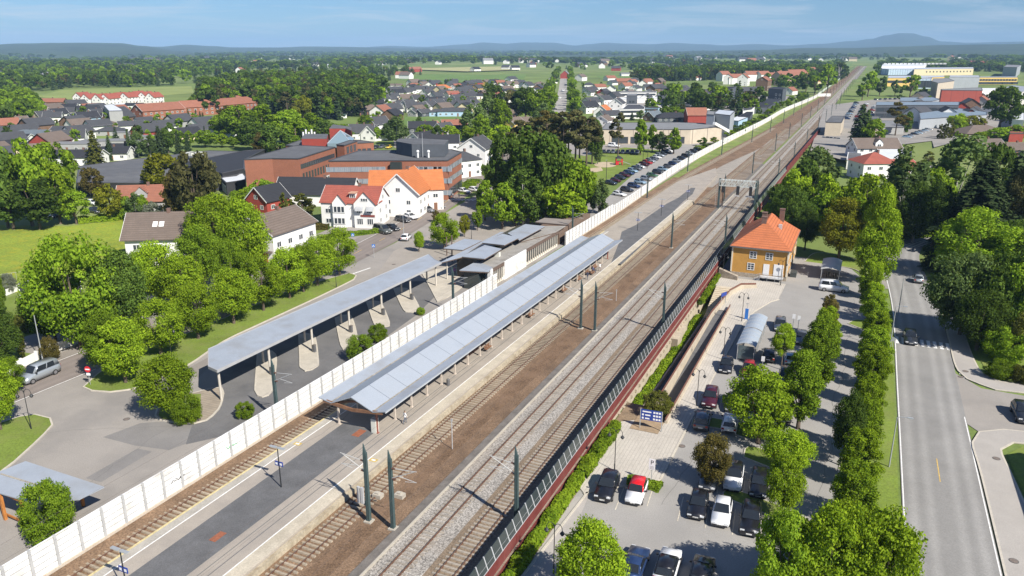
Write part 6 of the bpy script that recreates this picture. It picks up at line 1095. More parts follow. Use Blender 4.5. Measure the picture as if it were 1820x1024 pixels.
# ---- station house in ochre wood
yh = thing('station_house', 'ochre wooden station house with an orange tiled hip roof', 'house', (-16.4, 170.3, Z_), 0.0); W, D, h = 5.5, 10.0, 6.5
ochre = M_stripes('ochre_boarding', (.50, .27, .065), (.33, .17, .04), .24, 'X', .16, rough=.75, var=.1, scale=.6, fine=.1, fscale=8); ochre2 = M_stripes('ochre_side_boarding', (.50, .27, .065), (.33, .17, .04), .24, 'Y', .16, rough=.75, var=.1, scale=.6)
m_ = MB(); m_.box(-W, W, -D, D, .9, h); m_.build('wall', ochre, yh); m_ = MB(); m_.box(-W - .08, W + .08, -D - .08, D + .08, -.3, .9); m_.build('plinth', M('stone_plinth', (.33, .28, .22), .9, .25, 1.5, fine=.2, fscale=5), yh)
m_ = MB()
for sx_ in (-1, 1):
    for sy_ in (-1, 1): m_.box(sx_ * W - .14 + sx_ * .03, sx_ * W + .14 + sx_ * .03, sy_ * D - .14 + sy_ * .03, sy_ * D + .14 + sy_ * .03, .9, h)
m_.box(-W - .05, W + .05, -D - .05, D + .05, h - .45, h - .05); m_.build('trim', M('cream_trim', (.62, .56, .44), .7, .06, 1), yh)
o = .6; e = [(-W - o, -D - o, h), (W + o, -D - o, h), (W + o, D + o, h), (-W - o, D + o, h)]; ra, rb = (0, -D + 6.0, h + 4.4), (0, D - 4.4, h + 4.4); m_ = MB(); m_.poly([e[0], e[1], ra]); m_.poly([e[1], e[2], rb, ra]); m_.poly([e[2], e[3], rb]); m_.poly([e[3], e[0], ra, rb]); m_.poly(e[::-1]); ro = m_.build('roof', tiles('bright_orange_tile', (.45, .145, .06), (.30, .095, .04)), yh)
m_ = MB(); m_.bar((*e[0][:2], h - .1), (*e[1][:2], h - .1), .12, .2); m_.bar((*e[1][:2], h - .1), (*e[2][:2], h - .1), .12, .2); m_.bar((*e[3][:2], h - .1), (*e[0][:2], h - .1), .12, .2); m_.build('gutter', dark_asph, yh)
for x, y in ((-.4, -4.2), (-.9, .6), (2.2, 6.0)): m_ = MB(); m_.box(x - .5, x + .5, y - .45, y + .45, h + 1.6, h + 5.3); m_.box(x - .58, x + .58, y - .53, y + .53, h + 5.3, h + 5.45); m_.build('chimney', M('chimney_brick', (.16, .10, .08)), ro)
m_ = MB(); m_.box(2.3, 3.0, -1.2, -.5, h + 1.4, h + 3.3); m_.build('vent', alu, ro)
for x, z in ((-1.33, 4.1), (1.86, 4.1), (-1.6, 1.6)): window(yh, x, -D, z, math.pi, 1.45, 1.55, 'w4')
for k in range(5):
    for z in (1.7, 4.2): window(yh, W, -D + 2.2 + 3.9 * k, z, -math.pi / 2, 1.15, 1.4, 'w4'); window(yh, -W, -D + 2.2 + 3.9 * k, z, math.pi / 2, 1.15, 1.4, 'w4')
m_ = MB(); m_.box(2.95, 4.85, -D - .08, -D + .02, .95, 3.35); m_.build('door', M_plain('white_double_door', (.74, .74, .74), .5), yh); m_ = MB(); m_.box(.9, 2.1, -D - .07, -D + .02, .95, 3.2); m_.build('door', M_plain('white_double_door', (.74, .74, .74), .5), yh)
m_ = MB(); m_.box(.5, 5.0, -D - 1.7, -D - .1, .6, .8); 
for q in range(4): m_.box(.5 - .28 * (q + 1), .5 - .28 * q, -D - 1.5, -D - .2, .0, .6 - .15 * q)
m_.build('landing', alu, yh); m_ = MB()
for a, b in (((.5, -D - 1.7, 1.6), (5, -D - 1.7, 1.6)), ((-.7, -D - 1.6, .9), (.5, -D - 1.7, 1.6)), ((5, -D - 1.7, 1.6), (5, -D - .2, 1.6))): m_.bar(a, b, .05, .05)
for x in (.5, 2, 3.5, 5): m_.bar((x, -D - 1.7, .0), (x, -D - 1.7, 1.6), .05, .05)
m_.build('railing', alu, yh)
m_ = MB(); m_.hexa([(-1.2, 0, 0), (-.0, 0, 0), (-.0, 2.2, 0), (-1.2, 2.2, 0), (-1.2, 0, 1.0), (0, 0, 1.0), (0, 2.2, 1.0), (-1.2, 2.2, 1.0)]); o = m_.build('dumpster', M_plain('dark_bin_green', (.05, .06, .06), .6)); o.location = (-9.2, 164, Z_); tag(o, 'dark rubbish container beside the ochre station house', 'container')
m_ = MB(); m_.hexa([(-24, 157.6, Z_), (-20.0, 156.6, Z_), (-20.0, 157.6, Z_), (-24, 158.6, Z_), (-24, 157.6, Z_ + 1.9), (-20.0, 156.6, Z_ + .9), (-20.0, 157.6, Z_ + .9), (-24, 158.6, Z_ + 1.9)]); o = m_.build('stone_stair', M('stone_plinth', (.33, .28, .22))); tag(o, 'grey stone side stair at the corner of the ochre station house', 'stair')
# ---- right side houses and workshops
B7 = Q(1360, 200, 6.4)
def BL(zf, pts, h, wall, roof, label, **kw): return bld([zf(*p) for p in pts], h, wall, roof, label, **kw)
house(*B7(1215, 520), 19, 11, 5, 3.6, 2, 'white', 'brown', 'white house with a wide grey brown roof and a gabled dormer, right of the tracks', dormer=True, z=-1)
house(*B7(1205, 735), 13, 12, 6, 3.2, 3, 'white', 'red', 'white cube shaped house with a red hip roof right of the tracks', kind='h', z=-1.3)
BL(B7, [(1275, 525), (1575, 527), (1580, 405), (1278, 402)], 4.6, 'white', 'white', 'white annex with a plain white sheet roof beside the grey brown roofed house', z=-1)
house(*B7(1520, 690), 12, 8, 3, 2.6, 35, 'white', 'red', 'small white house with a red roof half hidden by birches', z=-1.2)
BL(B7, [(930, 540), (1080, 545), (1095, 470), (945, 455)], 3.4, 'white', 'felt', 'white garage with a dark flat roof left of the red hip roof', name='garage', cat='garage', z=-1)
BL(B7, [(1575, 520), (1660, 520), (1665, 430), (1580, 425)], 3.4, 'dark', 'felt', 'dark shed right of the white sheet roof', name='shed', cat='shed', z=-1)
BL(B7, [(690, 112), (868, 115), (905, 42), (760, 42)], 7, 'tan', 'felt', 'beige shop building beside the railway with a dark flat roof', wins=())
BL(B7, [(1160, 112), (1300, 112), (1305, 45), (1150, 45)], 7, 'tan', 'felt', 'beige rear part of the shop building behind the dark conifer')
B8 = Q(1540, 90, 6.4)
pk = BL(B8, [(108, 622), (1050, 622), (1058, 585), (115, 585)], 8.5, 'dark', 'blue', 'long blue grey two storey gallery building with open decks', wins=((0, (.4, 4.2), 9, 7.5, 2.8, 'd1', .02, .98),))
BL(B8, [(380, 575), (750, 575), (830, 555), (760, 532), (385, 535)], 8, 'steel', 'blue', 'low blue grey workshop behind the gallery building')
bl = BL(B8, [(615, 782), (1130, 745), (1370, 730), (1370, 700), (1040, 655), (600, 712)], 6.2, 'steel', 'blue', 'workshop with a big blue grey roof overhanging a service yard', z=-.5)
BL(B8, [(160, 875), (420, 875), (470, 800), (165, 800)], 4, 'grey', 'grey', 'low pale flat roof between the conifers and the workshop', z=-.5)
house(*B8(1275, 990), 24, 16, 3, 3.6, 3, 'brown', 'brown', 'brown hip roofed bungalow among hedges on the right', kind='h', z=-.8)
B9 = Q(1620, 180, 4.265)
house(*B9(540, 385), 14, 11, 3, 3, 2, 'dark', 'brown', 'dark house with a reddish brown roof at the upper right', z=-1); house(*B9(740, 410), 26, 10, 3, 2.6, 2, 'dark', 'brown', 'long dark house with a brown roof at the right edge', z=-1)
BL(B9, [(745, 245), (853, 245), (853, 190), (750, 190)], 4, 'red', 'terra', 'red shed at the right edge above the bungalow', name='shed', cat='shed')
BL(B9, [(765, 140), (853, 145), (853, 70), (775, 65)], 6, 'white', 'white', 'white rounded storage hall at the right edge')
BL(B8, [(860, 450), (1320, 455), (1310, 420), (845, 440)], 12, 'redsteel', 'grey', 'large red steel hall on the right', wins=())
BL(B8, [(745, 350), (815, 370), (1000, 345), (930, 315), (760, 318)], 14, 'tan', 'grey', 'tall beige block with a dark side beside the red hall')
BL(B8, [(945, 300), (1290, 300), (1280, 283), (950, 283)], 15, 'steel', 'silver', 'pale grey steel shed behind the beige block')
BL(B8, [(245, 312), (590, 312), (880, 300), (890, 285), (250, 287)], 10, 'yellowp', 'silver', 'long yellow factory with a pale roof beside the railway trees', wins=((0, (4,), 12, 3.2, 3, 'd1', .02, .7),))
BL(B8, [(600, 322), (745, 322), (745, 310), (602, 310)], 11, 'paleblue', 'silver', 'blue glazed factory entrance in the yellow building', wins=((0, (1,), 2, 10, 8, 'd3', .05, .95),))
BL(B8, [(1285, 305), (1722, 305), (1715, 297), (1290, 297)], 9, 'yellowp', 'silver', 'low yellow office wing with a row of windows', wins=((0, (4.5,), 13, 3.4, 2.4, 'd1', .01, .99), (0, (.2,), 8, 10, 3, 'd1', .0, 1.0)))
BL(B8, [(255, 212), (560, 212), (575, 195), (175, 180), (175, 205)], 10, 'paleblue', 'white', 'white and pale blue factory hall with a cluttered roof')
BL(B8, [(545, 212), (1220, 205), (1215, 190), (560, 195)], 11, 'cream', 'silver', 'long cream factory hall with small square windows', wins=((0, (5,), 14, 2.6, 2.6, 'd1', .18, .98),))
BL(B8, [(172, 185), (640, 178), (690, 158), (190, 150)], 12, 'white', 'white', 'long white factory hall in the last row')
for k in range(16): a = at(*B8(215 + 45 * k, 160 - k * .2), 12); m_ = MB(); m_.box(-3, 3, -4, 4, 0, 3.0); o = m_.build('roof_unit', fr_w); o.location = (a.x, a.y, 12.1); tag(o, 'white roof unit on the last white factory hall', 'roof unit', 'units on the white factory roof')
BL(B8, [(1170, 130), (1385, 128), (1390, 115), (1180, 115)], 12, 'red', 'red', 'red brick looking factory block among trees at the upper right')
BL(B8, [(1560, 185), (1715, 190), (1760, 165), (1600, 160)], 16, 'steel', 'grey', 'dark grey steel hall at the upper right edge')
BL(B8, [(1310, 448), (1600, 445), (1640, 428), (1300, 430)], 6, 'white', 'white', 'low white hall behind the red steel hall')
house(*B8(1740, 600), 40, 30, 8, 6, 80, 'white', 'silver', 'white gabled storage hall at the right edge', wins=False, chim=False, name='building', cat='building')
# ---- centre right blocks
B4 = Q(1020, 110, 6.4)
BL(B4, [(320, 770), (1330, 770), (1690, 735), (1470, 700), (1200, 690), (370, 695)], 7, 'beige', 'grey', 'long tan warehouse with a grey flat roof behind the playground', name='warehouse', cat='warehouse', wins=((0, (.3,), 4, 8, 3.2, 'd1', .1, .95),))
BL(B4, [(420, 352), (940, 350), (940, 335), (560, 335), (425, 340)], 6.5, 'white', 'dark', 'long white two storey row of flats in the centre right suburb', name='row_of_flats', cat='flats', wins=((0, (1, 4), 14, 3, 1.6, 'd1', .02, .98),))
BL(B4, [(600, 385), (722, 385), (715, 362), (610, 362)], 9, 'dark', 'grey', 'left one of two dark cubic apartment houses in front of the white row', name='apartment_house', cat='flats', wins=((0, (3.5,), 2, 2, 1.6, 'd1', .2, .8),)); BL(B4, [(950, 382), (1102, 382), (1090, 356), (960, 356)], 9, 'dark', 'grey', 'right one of two dark cubic apartment houses in front of the white row', name='apartment_house', cat='flats', wins=((0, (3.5,), 2, 2, 1.6, 'd1', .2, .8),))
for x0, x1, y in ((525, 600, 425), (722, 805, 415), (870, 950, 415), (1102, 1185, 412)): BL(B4, [(x0, y), (x1, y), (x1 - 5, y - 15), (x0 + 5, y - 15)], 4, 'white', 'white', 'white flat roofed annex beside a dark cubic apartment house', group='white annexes', name='annex', cat='annex')
BL(B4, [(410, 545), (800, 540), (805, 515), (740, 485), (610, 485), (560, 530)], 6, 'white', 'dark', 'white two storey terrace in front of the tan warehouse', name='row_of_flats', cat='flats', wins=((0, (1, 3.8), 10, 2.6, 1.5, 'd1', .02, .98),))
BL(B4, [(800, 520), (960, 525), (980, 512), (810, 505)], 5.5, 'blue', 'dark', 'pale blue end of the white terrace', name='row_of_flats', cat='flats', wins=((0, (1, 3.4), 4, 2.6, 1.4, 'd1', .02, .98),))
BL(B4, [(1120, 485), (1570, 480), (1575, 468), (1130, 465)], 4.5, 'white', 'dark', 'long low white building left of the dark tower block', wins=((0, (1.2,), 12, 2.6, 1.8, 'd1', .2, .98),)); BL(B4, [(905, 495), (1120, 495), (1130, 485), (910, 487)], 4, 'white', 'blue', 'low pale building with a blue roof left of the long white one')
house(*B4(1378, 700), 12, 10, 5.5, 4, 2, 'red', 'terra', 'red wooden barn with a terracotta roof beside the grey silo', name='barn', cat='barn', wins=False, chim=False)
BL(B4, [(1590, 590), (1780, 610), (1830, 560), (1650, 545)], 11, 'steel', 'silver', 'tall grey corrugated mill shed with a pale roof', name='mill', cat='mill'); BL(B4, [(1510, 600), (1600, 605), (1610, 565), (1520, 555)], 12, 'steel', 'grey', 'dark grey silo block left of the mill shed', name='silo', cat='silo')
a, b = at(*B4(1595, 700), 9), at(*B4(1755, 790), 4); m_ = MB(); m_.bar(a, b, 1.4, 1.4); tag(m_.build('conveyor', fr_w), 'white conveyor tube slanting down from the mill shed', 'conveyor')
B5 = Q(1240, 110, 7.3125)
BL(B5, [(212, 365), (385, 365), (440, 350), (500, 320), (300, 330)], 13, 'dark', 'black', 'left dark grey tower block with round corner windows', name='tower_block', cat='flats', wins=((0, (2, 5.5, 9), 2, 2.2, 1.8, 'sq', .5, .95),)); BL(B5, [(920, 348), (1108, 362), (1158, 335), (990, 325)], 11, 'dark', 'black', 'right dark grey tower block beside the tracks', name='tower_block', cat='flats', wins=((0, (2, 5.5), 2, 2.2, 1.8, 'sq', .45, .95),))
BL(B5, [(700, 590), (920, 590), (1085, 490), (920, 475)], 4.5, 'dark', 'black', 'long dark roofed shed with skylights beside the white wall', name='shed', cat='shed'); BL(B5, [(590, 640), (700, 625), (770, 565), (700, 570), (590, 600)], 4.5, 'white', 'dark', 'white walled shed left of the dark shed', name='shed', cat='shed'); BL(B5, [(520, 715), (680, 720), (720, 650), (640, 650)], 4, 'dark', 'black', 'low black roof beside the grey mill shed', name='shed', cat='shed'); BL(B5, [(400, 760), (530, 770), (660, 715), (520, 705)], 4, 'blue', 'white', 'pale blue flat box beside the bushes along the wall', name='shed', cat='shed')
# left grey commercial block
BL(Q(0, 160, 6.023), [(1165, 225), (1310, 222), (1300, 205), (1200, 150), (1110, 165)], 8, 'grey', 'white', 'grey and white commercial block with parking deck in the left suburb', wins=())
# farmsteads and hamlets far out
rg = random.Random(21); FARM = []
for k, (px, py, col, roof) in enumerate([(205, 118, 'white', 'brown'), (110, 127, 'white', 'brown'), (130, 130, 'cream', 'terra'), (75, 140, 'cream', 'grey'), (240, 109, 'white', 'dark'), (265, 110, 'white', 'dark'), (310, 107, 'white', 'dark'), (345, 106, 'white', 'dark'), (370, 107, 'white', 'dark'), (385, 118, 'cream', 'brown'), (460, 108, 'white', 'dark'), (520, 106, 'white', 'dark'), (560, 118, 'white', 'dark'), (590, 120, 'white', 'silver'), (600, 121, 'white', 'silver'), (690, 110, 'red', 'red'), (715, 139, 'white', 'terra'), (722, 140, 'white', 'brown'), (725, 129, 'red', 'terra'), (740, 128, 'red', 'terra'), (845, 128, 'white', 'black'), (915, 125, 'white', 'black'), (900, 124, 'white', 'dark'), (930, 112, 'white', 'brown'), (867, 113, 'white', 'grey'), (950, 112, 'white', 'dark'), (1070, 112, 'white', 'dark'), (1075, 113, 'cream', 'brown'), (1095, 126, 'red', 'dark'), (1160, 112, 'white', 'dark'), (1190, 104, 'white', 'terra'), (1215, 113, 'cream', 'terra'), (1335, 112, 'red', 'terra'), (1350, 111, 'white', 'dark'), (1320, 110, 'white', 'dark'), (1500, 108, 'white', 'dark'), (1515, 109, 'cream', 'brown'), (1620, 98, 'white', 'dark'), (1690, 106, 'cream', 'terra'), (1700, 105, 'white', 'dark'), (1790, 100, 'white', 'dark'), (10, 140, 'cream', 'grey'), (20, 119, 'white', 'dark'), (150, 117, 'white', 'dark'), (1240, 107, 'white', 'grey'), (1255, 112, 'white', 'dark')]):
    dd = at(px, py).length; p = at(px, py); p = at(px, py, gz(p.x, p.y)); FARM.append((p, 1.6 if dd < 2500 else 2.4, col, roof, rg.uniform(-30, 60)))
# ------------------------------------------------------------------ vehicles
import bmesh
tyre_m = M_plain('tyre_rubber', (.02, .02, .02), .85); rim_m = M_plain('wheel_rim', (.38, .38, .40), .35, .7); cglass = M_plain('car_glass', (.018, .022, .027), .06, 0, .7); lamp_m = M_plain('headlamp', (.60, .62, .64), .15, 0, .6); tail_m = M_plain('tail_lamp', (.28, .02, .015), .25); plate_m = M_plain('number_plate', (.7, .7, .68), .5); trim_m = M_plain('car_trim', (.025, .025, .028), .6)
PAINT = {}
def paint(n, c, metal=.0, r=.28):
    PAINT[n] = M_plain('paint_' + n, c, r, metal, .5, .6); return PAINT[n]
for n, c, mt in (('white', (.74, .75, .76), 0), ('black', (.012, .012, .015), 0), ('silver', (.42, .46, .50), .5), ('grey', (.13, .14, .16), .3), ('dark', (.035, .04, .05), .2), ('blue', (.025, .05, .13), .3), ('red', (.30, .02, .02), 0), ('maroon', (.07, .012, .022), .2), ('lightblue', (.30, .42, .52), .3), ('brightred', (.65, .012, .015), 0), ('green', (.05, .13, .05), 0), ('yellow', (.65, .45, .03), 0), ('olive', (.11, .12, .11), .3)): paint(n, c, mt)
STY = dict(  # length, width, height, belt, bonnet end, roof start, roof end, tail base, bonnet front height, bonnet rear height
    hatch=(4.05, 1.76, 1.50, .96, -.20, .02, .36, .48, .70, .93), suv=(4.55, 1.86, 1.68, 1.08, -.20, -.01, .38, .48, .86, 1.06), estate=(4.65, 1.82, 1.50, .95, -.19, .0, .40, .485, .70, .92), mpv=(4.45, 1.82, 1.65, 1.02, -.26, -.05, .41, .49, .76, 1.0), coupe=(4.7, 1.88, 1.44, .94, -.17, .06, .26, .44, .68, .92), mini=(3.95, 1.74, 1.52, 1.0, -.22, -.05, .38, .475, .80, .98), van=(4.6, 1.86, 1.84, 1.12, -.28, -.13, .455, .49, .86, 1.1))
CARM = {}
def bev(mb, off, seg=2):
    me = mb.mesh('t', trim_m); bm = bmesh.new(); bm.from_mesh(me); bmesh.ops.remove_doubles(bm, verts=bm.verts, dist=1e-4); bmesh.ops.recalc_face_normals(bm, faces=bm.faces)
    bmesh.ops.bevel(bm, geom=[e for e in bm.edges if e.is_manifold and e.calc_face_angle(0) > .5], offset=off, segments=seg, affect='EDGES', clamp_overlap=True); bm.to_mesh(me); bm.free(); me.polygons.foreach_set('use_smooth', [True] * len(me.polygons)); return me
def carparts(st):
    if st in CARM: return CARM[st]
    L, Wd, H, B, bo, rs_, re, tb, hf, hr = STY[st]; w = Wd / 2; b = MB(); y = lambda t: t * L
    S = [(-.5, .86, .36, hf - .16), (-.485, .93, .26, hf - .03), (-.40, .98, .22, hf + .03), (bo, 1., .2, hr), (.1, 1., .2, B), (.40, 1., .22, B + .01), (tb, .96, .26, B), (.5, .90, .36, B - .14)]
    for k, (t, ww, z0, z1) in enumerate(S): zc = (z0 + z1) * .55; b.v += [(-w * ww * .94, y(t), z0), (-w * ww, y(t), zc), (-w * ww * .95, y(t), z1), (w * ww * .95, y(t), z1), (w * ww, y(t), zc), (w * ww * .94, y(t), z0)]
    for k in range(len(S) - 1):
        for q in range(6): a = 6 * k + q; a2 = 6 * k + (q + 1) % 6; b.f.append((a, a2, a2 + 6, a + 6)); b.m.append(0)
    b.f.append((5, 4, 3, 2, 1, 0)); n = 6 * (len(S) - 1); b.f.append(tuple(n + q for q in range(6))); b.m += [0, 0]
    body = bev(b, .11, 3)
    c = MB(); wb, wr = w * .93, w * .76; zb = B - .06; C = [(-wb, y(bo), hr - .03), (wb, y(bo), hr - .03), (wb, y(tb), zb), (-wb, y(tb), zb), (-wr, y(rs_), H), (wr, y(rs_), H), (wr, y(re), H), (-wr, y(re), H)]
    c.hexa(C); cab = bev(c, .10, 3); P = [Vector(v) for v in C]
    def pane(i, j, k, l, u0, u1, v0, v1, out):
        f = lambda u, v: (P[i] * (1 - u) + P[j] * u) * (1 - v) + (P[l] * (1 - u) + P[k] * u) * v
        m_ = MB(); q = [f(u0, v0), f(u1, v0), f(u1, v1), f(u0, v1)]; nrm = (q[1] - q[0]).cross(q[3] - q[0]).normalized(); nrm = nrm if nrm.dot(Vector(out)) > 0 else -nrm
        m_.hexa([v + nrm * .0 for v in q] + [v + nrm * .018 for v in q]); return m_
    parts = [('windscreen', pane(0, 1, 5, 4, .06, .94, .10, .93, (0, -1, 0))), ('rear_window', pane(2, 3, 7, 6, .09, .91, .22, .90, (0, 1, 0)))]
    for nm, (i, j, k, l), out in (('side_window', (1, 2, 6, 5), (1, 0, 0)), ('side_window', (3, 0, 4, 7), (-1, 0, 0))):
        a = pane(i, j, k, l, .10, .47, .16, .88, out); b2 = pane(i, j, k, l, .51, .80 if st == 'van' else .92, .16, .88, out)
        nv = len(a.v); a.v += b2.v; a.f += [tuple(q + nv for q in f) for f in b2.f]; a.m += b2.m; parts.append((nm, a))
    ms = [('body', body, None), ('cabin', cab, None)] + [(n_, m_.mesh(n_, cglass), 0) for n_, m_ in parts]
    r = .33 if st not in ('suv',) else .36; tw = MB().tube((-.11, 0, 0), (.11, 0, 0), r, r, 16).mesh('wheel', tyre_m); rm = MB(); rm.tube((-.122, 0, 0), (.122, 0, 0), r * .62, r * .62, 12); rmm = rm.mesh('rim', rim_m)
    hl = MB().box(-.19, .19, -.05, .05, -.07, .07).mesh('headlight', lamp_m); tl = MB().box(-.14, .14, -.05, .05, -.12, .12).mesh('taillight', tail_m); pl = MB().box(-.26, .26, -.02, .02, -.06, .06).mesh('number_plate', plate_m); mi = MB().box(-.1, .1, -.07, .07, -.07, .07).mesh('mirror', trim_m); bu = MB().box(-w * .8, w * .8, -.04, .04, -.09, .09).mesh('bumper', trim_m)
    pos = [('wheel', tw, (s * (w - .10), y(q), r)) for s in (-1, 1) for q in (-.32, .31)] + [('headlight', hl, (s * w * .66, -L / 2 + .05, hf - .13)) for s in (-1, 1)] + [('taillight', tl, (s * w * .74, L / 2 - .03, B - .2)) for s in (-1, 1)] + [('number_plate', pl, (0, -L / 2 - .01, .42)), ('number_plate', pl, (0, L / 2 + .01, .6)), ('bumper', bu, (0, -L / 2 + .01, .36)), ('bumper', bu, (0, L / 2 - .02, .42))] + [('mirror', mi, (s * (w + .08), y(bo) + .35, B + .06)) for s in (-1, 1)]
    CARM[st] = (ms, pos, rmm); return CARM[st]
def car(p, rz, st, col, label, group=None, full=True, roofcol=None, name='parked_car', cat='car', sc=1.0):
    ms, pos, rmm = carparts(st); t = thing(name, label, cat, p, rz, group)
    if sc != 1: t.scale = (sc,) * 3
    for n, me, k in ms:
        o = bpy.data.objects.new(n, me); COL.objects.link(o); o.parent = t
        if k is None: o.material_slots[0].link = 'OBJECT'; o.material_slots[0].material = PAINT[roofcol if (roofcol and n == 'cabin') else col]
    for n, me, loc in pos:
        if not full and n not in ('wheel',): continue
        o = bpy.data.objects.new(n, me); COL.objects.link(o); o.parent = t; o.location = loc
        if n == 'wheel' and full: q = bpy.data.objects.new('rim', rmm); COL.objects.link(q); q.parent = o
    return t
def pcar(px, py, rz, st, col, label, z=LOTZ, **kw): return car(at(px, py, z), rz, st, col, label, sc=1.2 if st == 'van' else 1.07, **kw)
A0 = .08   # bays in the car park lean a little
for px, py, rz, st, col, lab, kw in (
    (1079, 874, A0, 'suv', 'black', 'black suv with a roof rail parked next to the white car with a red roof', {}), (1131, 882, A0, 'mini', 'white', 'small white car with a bright red roof in the car park', dict(roofcol='brightred')),
    (1240, 906, A0, 'hatch', 'black', 'black hatchback parked left of the rounded white hatchback', {}), (1282, 919, A0, 'hatch', 'white', 'rounded white hatchback between two black cars in the lower bays', {}), (1333, 932, A0, 'suv', 'black', 'black car parked right of the rounded white hatchback', {}),
    (1259, 858, A0, 'hatch', 'dark', 'dark car half hidden under the bronze leaved tree', {}), (1303, 857, A0, 'suv', 'white', 'white suv with a dark roof facing the lower bays', dict(roofcol='black')), (1348, 868, A0, 'estate', 'black', 'black estate parked right of the white suv', {}),
    (1248, 754, math.pi + A0, 'mpv', 'grey', 'grey blue family car parked nose in next to the white estate', {}), (1297, 758, math.pi + A0, 'estate', 'white', 'white estate with a rear door seen from behind', {}),
    (1262, 715, A0, 'suv', 'maroon', 'dark maroon car next to the twin hook lamp', {}), (1302, 724, A0, 'hatch', 'grey', 'dark grey car half hidden under the big car park tree', {}), (1392, 742, A0, 'hatch', 'maroon', 'dark red car between the two big car park trees', {}),
    (1290, 656, A0, 'hatch', 'black', 'small black car in front of the glass bus shelter', {}), (1330, 663, A0, 'hatch', 'red', 'dark red car right of the small black one by the shelter', {}), (1366, 636, math.pi + A0, 'estate', 'black', 'black car with its tail to the camera beside the young tree', {}), (1405, 643, math.pi + A0, 'hatch', 'lightblue', 'light blue car under the middle tree row', {}), (1424, 607, A0, 'hatch', 'grey', 'dark grey car at the far bays under the trees', {}), (1396, 678, A0, 'suv', 'black', 'black car in the shade of the middle tree row', {}), (1386, 583, A0, 'estate', 'grey', 'grey car behind the young tree crown', {}),
    (1128, 1010, math.pi + .05, 'coupe', 'blue', 'dark blue coupe at the bottom edge of the car park', {}), (1186, 1016, math.pi + .05, 'suv', 'white', 'white suv with black glass roof at the bottom edge', dict(roofcol='black')), (1246, 1030, math.pi + .05, 'suv', 'black', 'black car cut by the bottom edge of the photo', {}),
    (1481, 517, math.pi / 2 + .05, 'van', 'white', 'white delivery van parked by the bicycle shelter', dict(name='van', cat='van')), (1631, 500, math.pi + .02, 'hatch', 'silver', 'silver car driving away on the right road', dict(name='car')), (1617, 606, .03, 'estate', 'dark', 'dark blue car driving over the zebra crossing towards the camera', dict(name='car')), (1815, 742, .05, 'suv', 'dark', 'dark car on the grass verge cut by the right edge', {})):
    pcar(px, py, rz, st, col, lab, **kw)
for px, py, rz, st, col, lab, kw in (
    (70, 672, .06, 'van', 'silver', 'silver blue van driving along the left street', dict(name='van', cat='van')), (722, 426, math.pi + .3, 'hatch', 'white', 'white car driving on the street past the red roofed house', dict(name='car')),
    (680, 414, 1.25, 'van', 'olive', 'grey green van parked beside the red roofed white house', dict(name='van', cat='van')), (698, 409, 1.25, 'hatch', 'black', 'black car parked right of the grey green van', {}), (716, 394, 1.25, 'estate', 'black', 'black car parked below the inn', {}), (730, 389, 1.25, 'hatch', 'white', 'white car parked behind the black one below the inn', {}), (761, 376, 1.25, 'estate', 'grey', 'grey estate parked in front of the inn terrace', {}), (779, 370, 1.25, 'hatch', 'black', 'black car parked right of the inn', {}), (825, 343, 1.3, 'hatch', 'white', 'left one of two white cars by the white house behind the office block', {}), (845, 341, 1.3, 'estate', 'white', 'right one of two white cars by the white house behind the office block', {}), (856, 302, 1.2, 'suv', 'black', 'black car at the white houses right of the office block', {}), (894, 276, .4, 'estate', 'white', 'white pickup like car on the street by the bright round tree', {}), (668, 264, .2, 'hatch', 'dark', 'dark car in the small lot behind the brick wing', {}), (679, 263, .2, 'hatch', 'grey', 'grey car in the small lot behind the brick wing', {}), (691, 264, .2, 'hatch', 'yellow', 'yellow car in the small lot behind the brick wing', {}), (100, 386, .3, 'hatch', 'dark', 'dark car at the gap in the grove above the meadow', {}), (170, 378, 1.4, 'hatch', 'dark', 'dark car by the bronze tree below the flat hall', {}), (166, 364, 1.4, 'estate', 'white', 'white car beside the flat dark hall', {}), (1091, 262, 1.5, 'van', 'white', 'white van in front of the tan warehouse', dict(name='van', cat='van'))):
    pcar(px, py, rz, st, col, lab, 0.0, **kw)
rg = random.Random(5); CC = ['black', 'dark', 'grey', 'white', 'silver', 'blue', 'red', 'maroon', 'black', 'dark', 'lightblue', 'blue']; SS = ['hatch', 'suv', 'estate', 'mpv', 'hatch']
def carrow(a, b, n, z, rz, where, group, seq=None):
    for k in range(n):
        t = k / max(1, n - 1); p = at(a[0], a[1], z).lerp(at(b[0], b[1], z), t); c = seq[k % len(seq)] if seq else rg.choice(CC)
        car(p, rz + rg.uniform(-.03, .03), rg.choice(SS), c, '%s car %s' % (dict(lightblue='light blue', dark='dark blue', maroon='dark maroon').get(c, c), where), group, False)
carrow((1086, 328), (1188, 270), 17, 0, 1.15, 'in the long row beside the playground lawn', 'cars beside the playground', ['dark', 'maroon', 'dark', 'maroon', 'blue', 'lightblue', 'grey', 'white', 'maroon', 'red', 'silver', 'grey', 'white', 'silver', 'dark', 'black', 'white'])
carrow((1101, 348), (1240, 268), 16, 0, 1.15, 'in the row along the inside of the white wall', 'cars along the white wall', ['white', 'dark', 'blue', 'lightblue', 'silver', 'green', 'dark', 'lightblue', 'grey', 'blue', 'silver', 'dark', 'black', 'silver', 'dark', 'blue'])
carrow((1073, 272), (1132, 274), 8, 0, .2, 'in the row before the tan warehouse', 'cars before the tan warehouse', ['black', 'dark', 'grey', 'black', 'dark'])
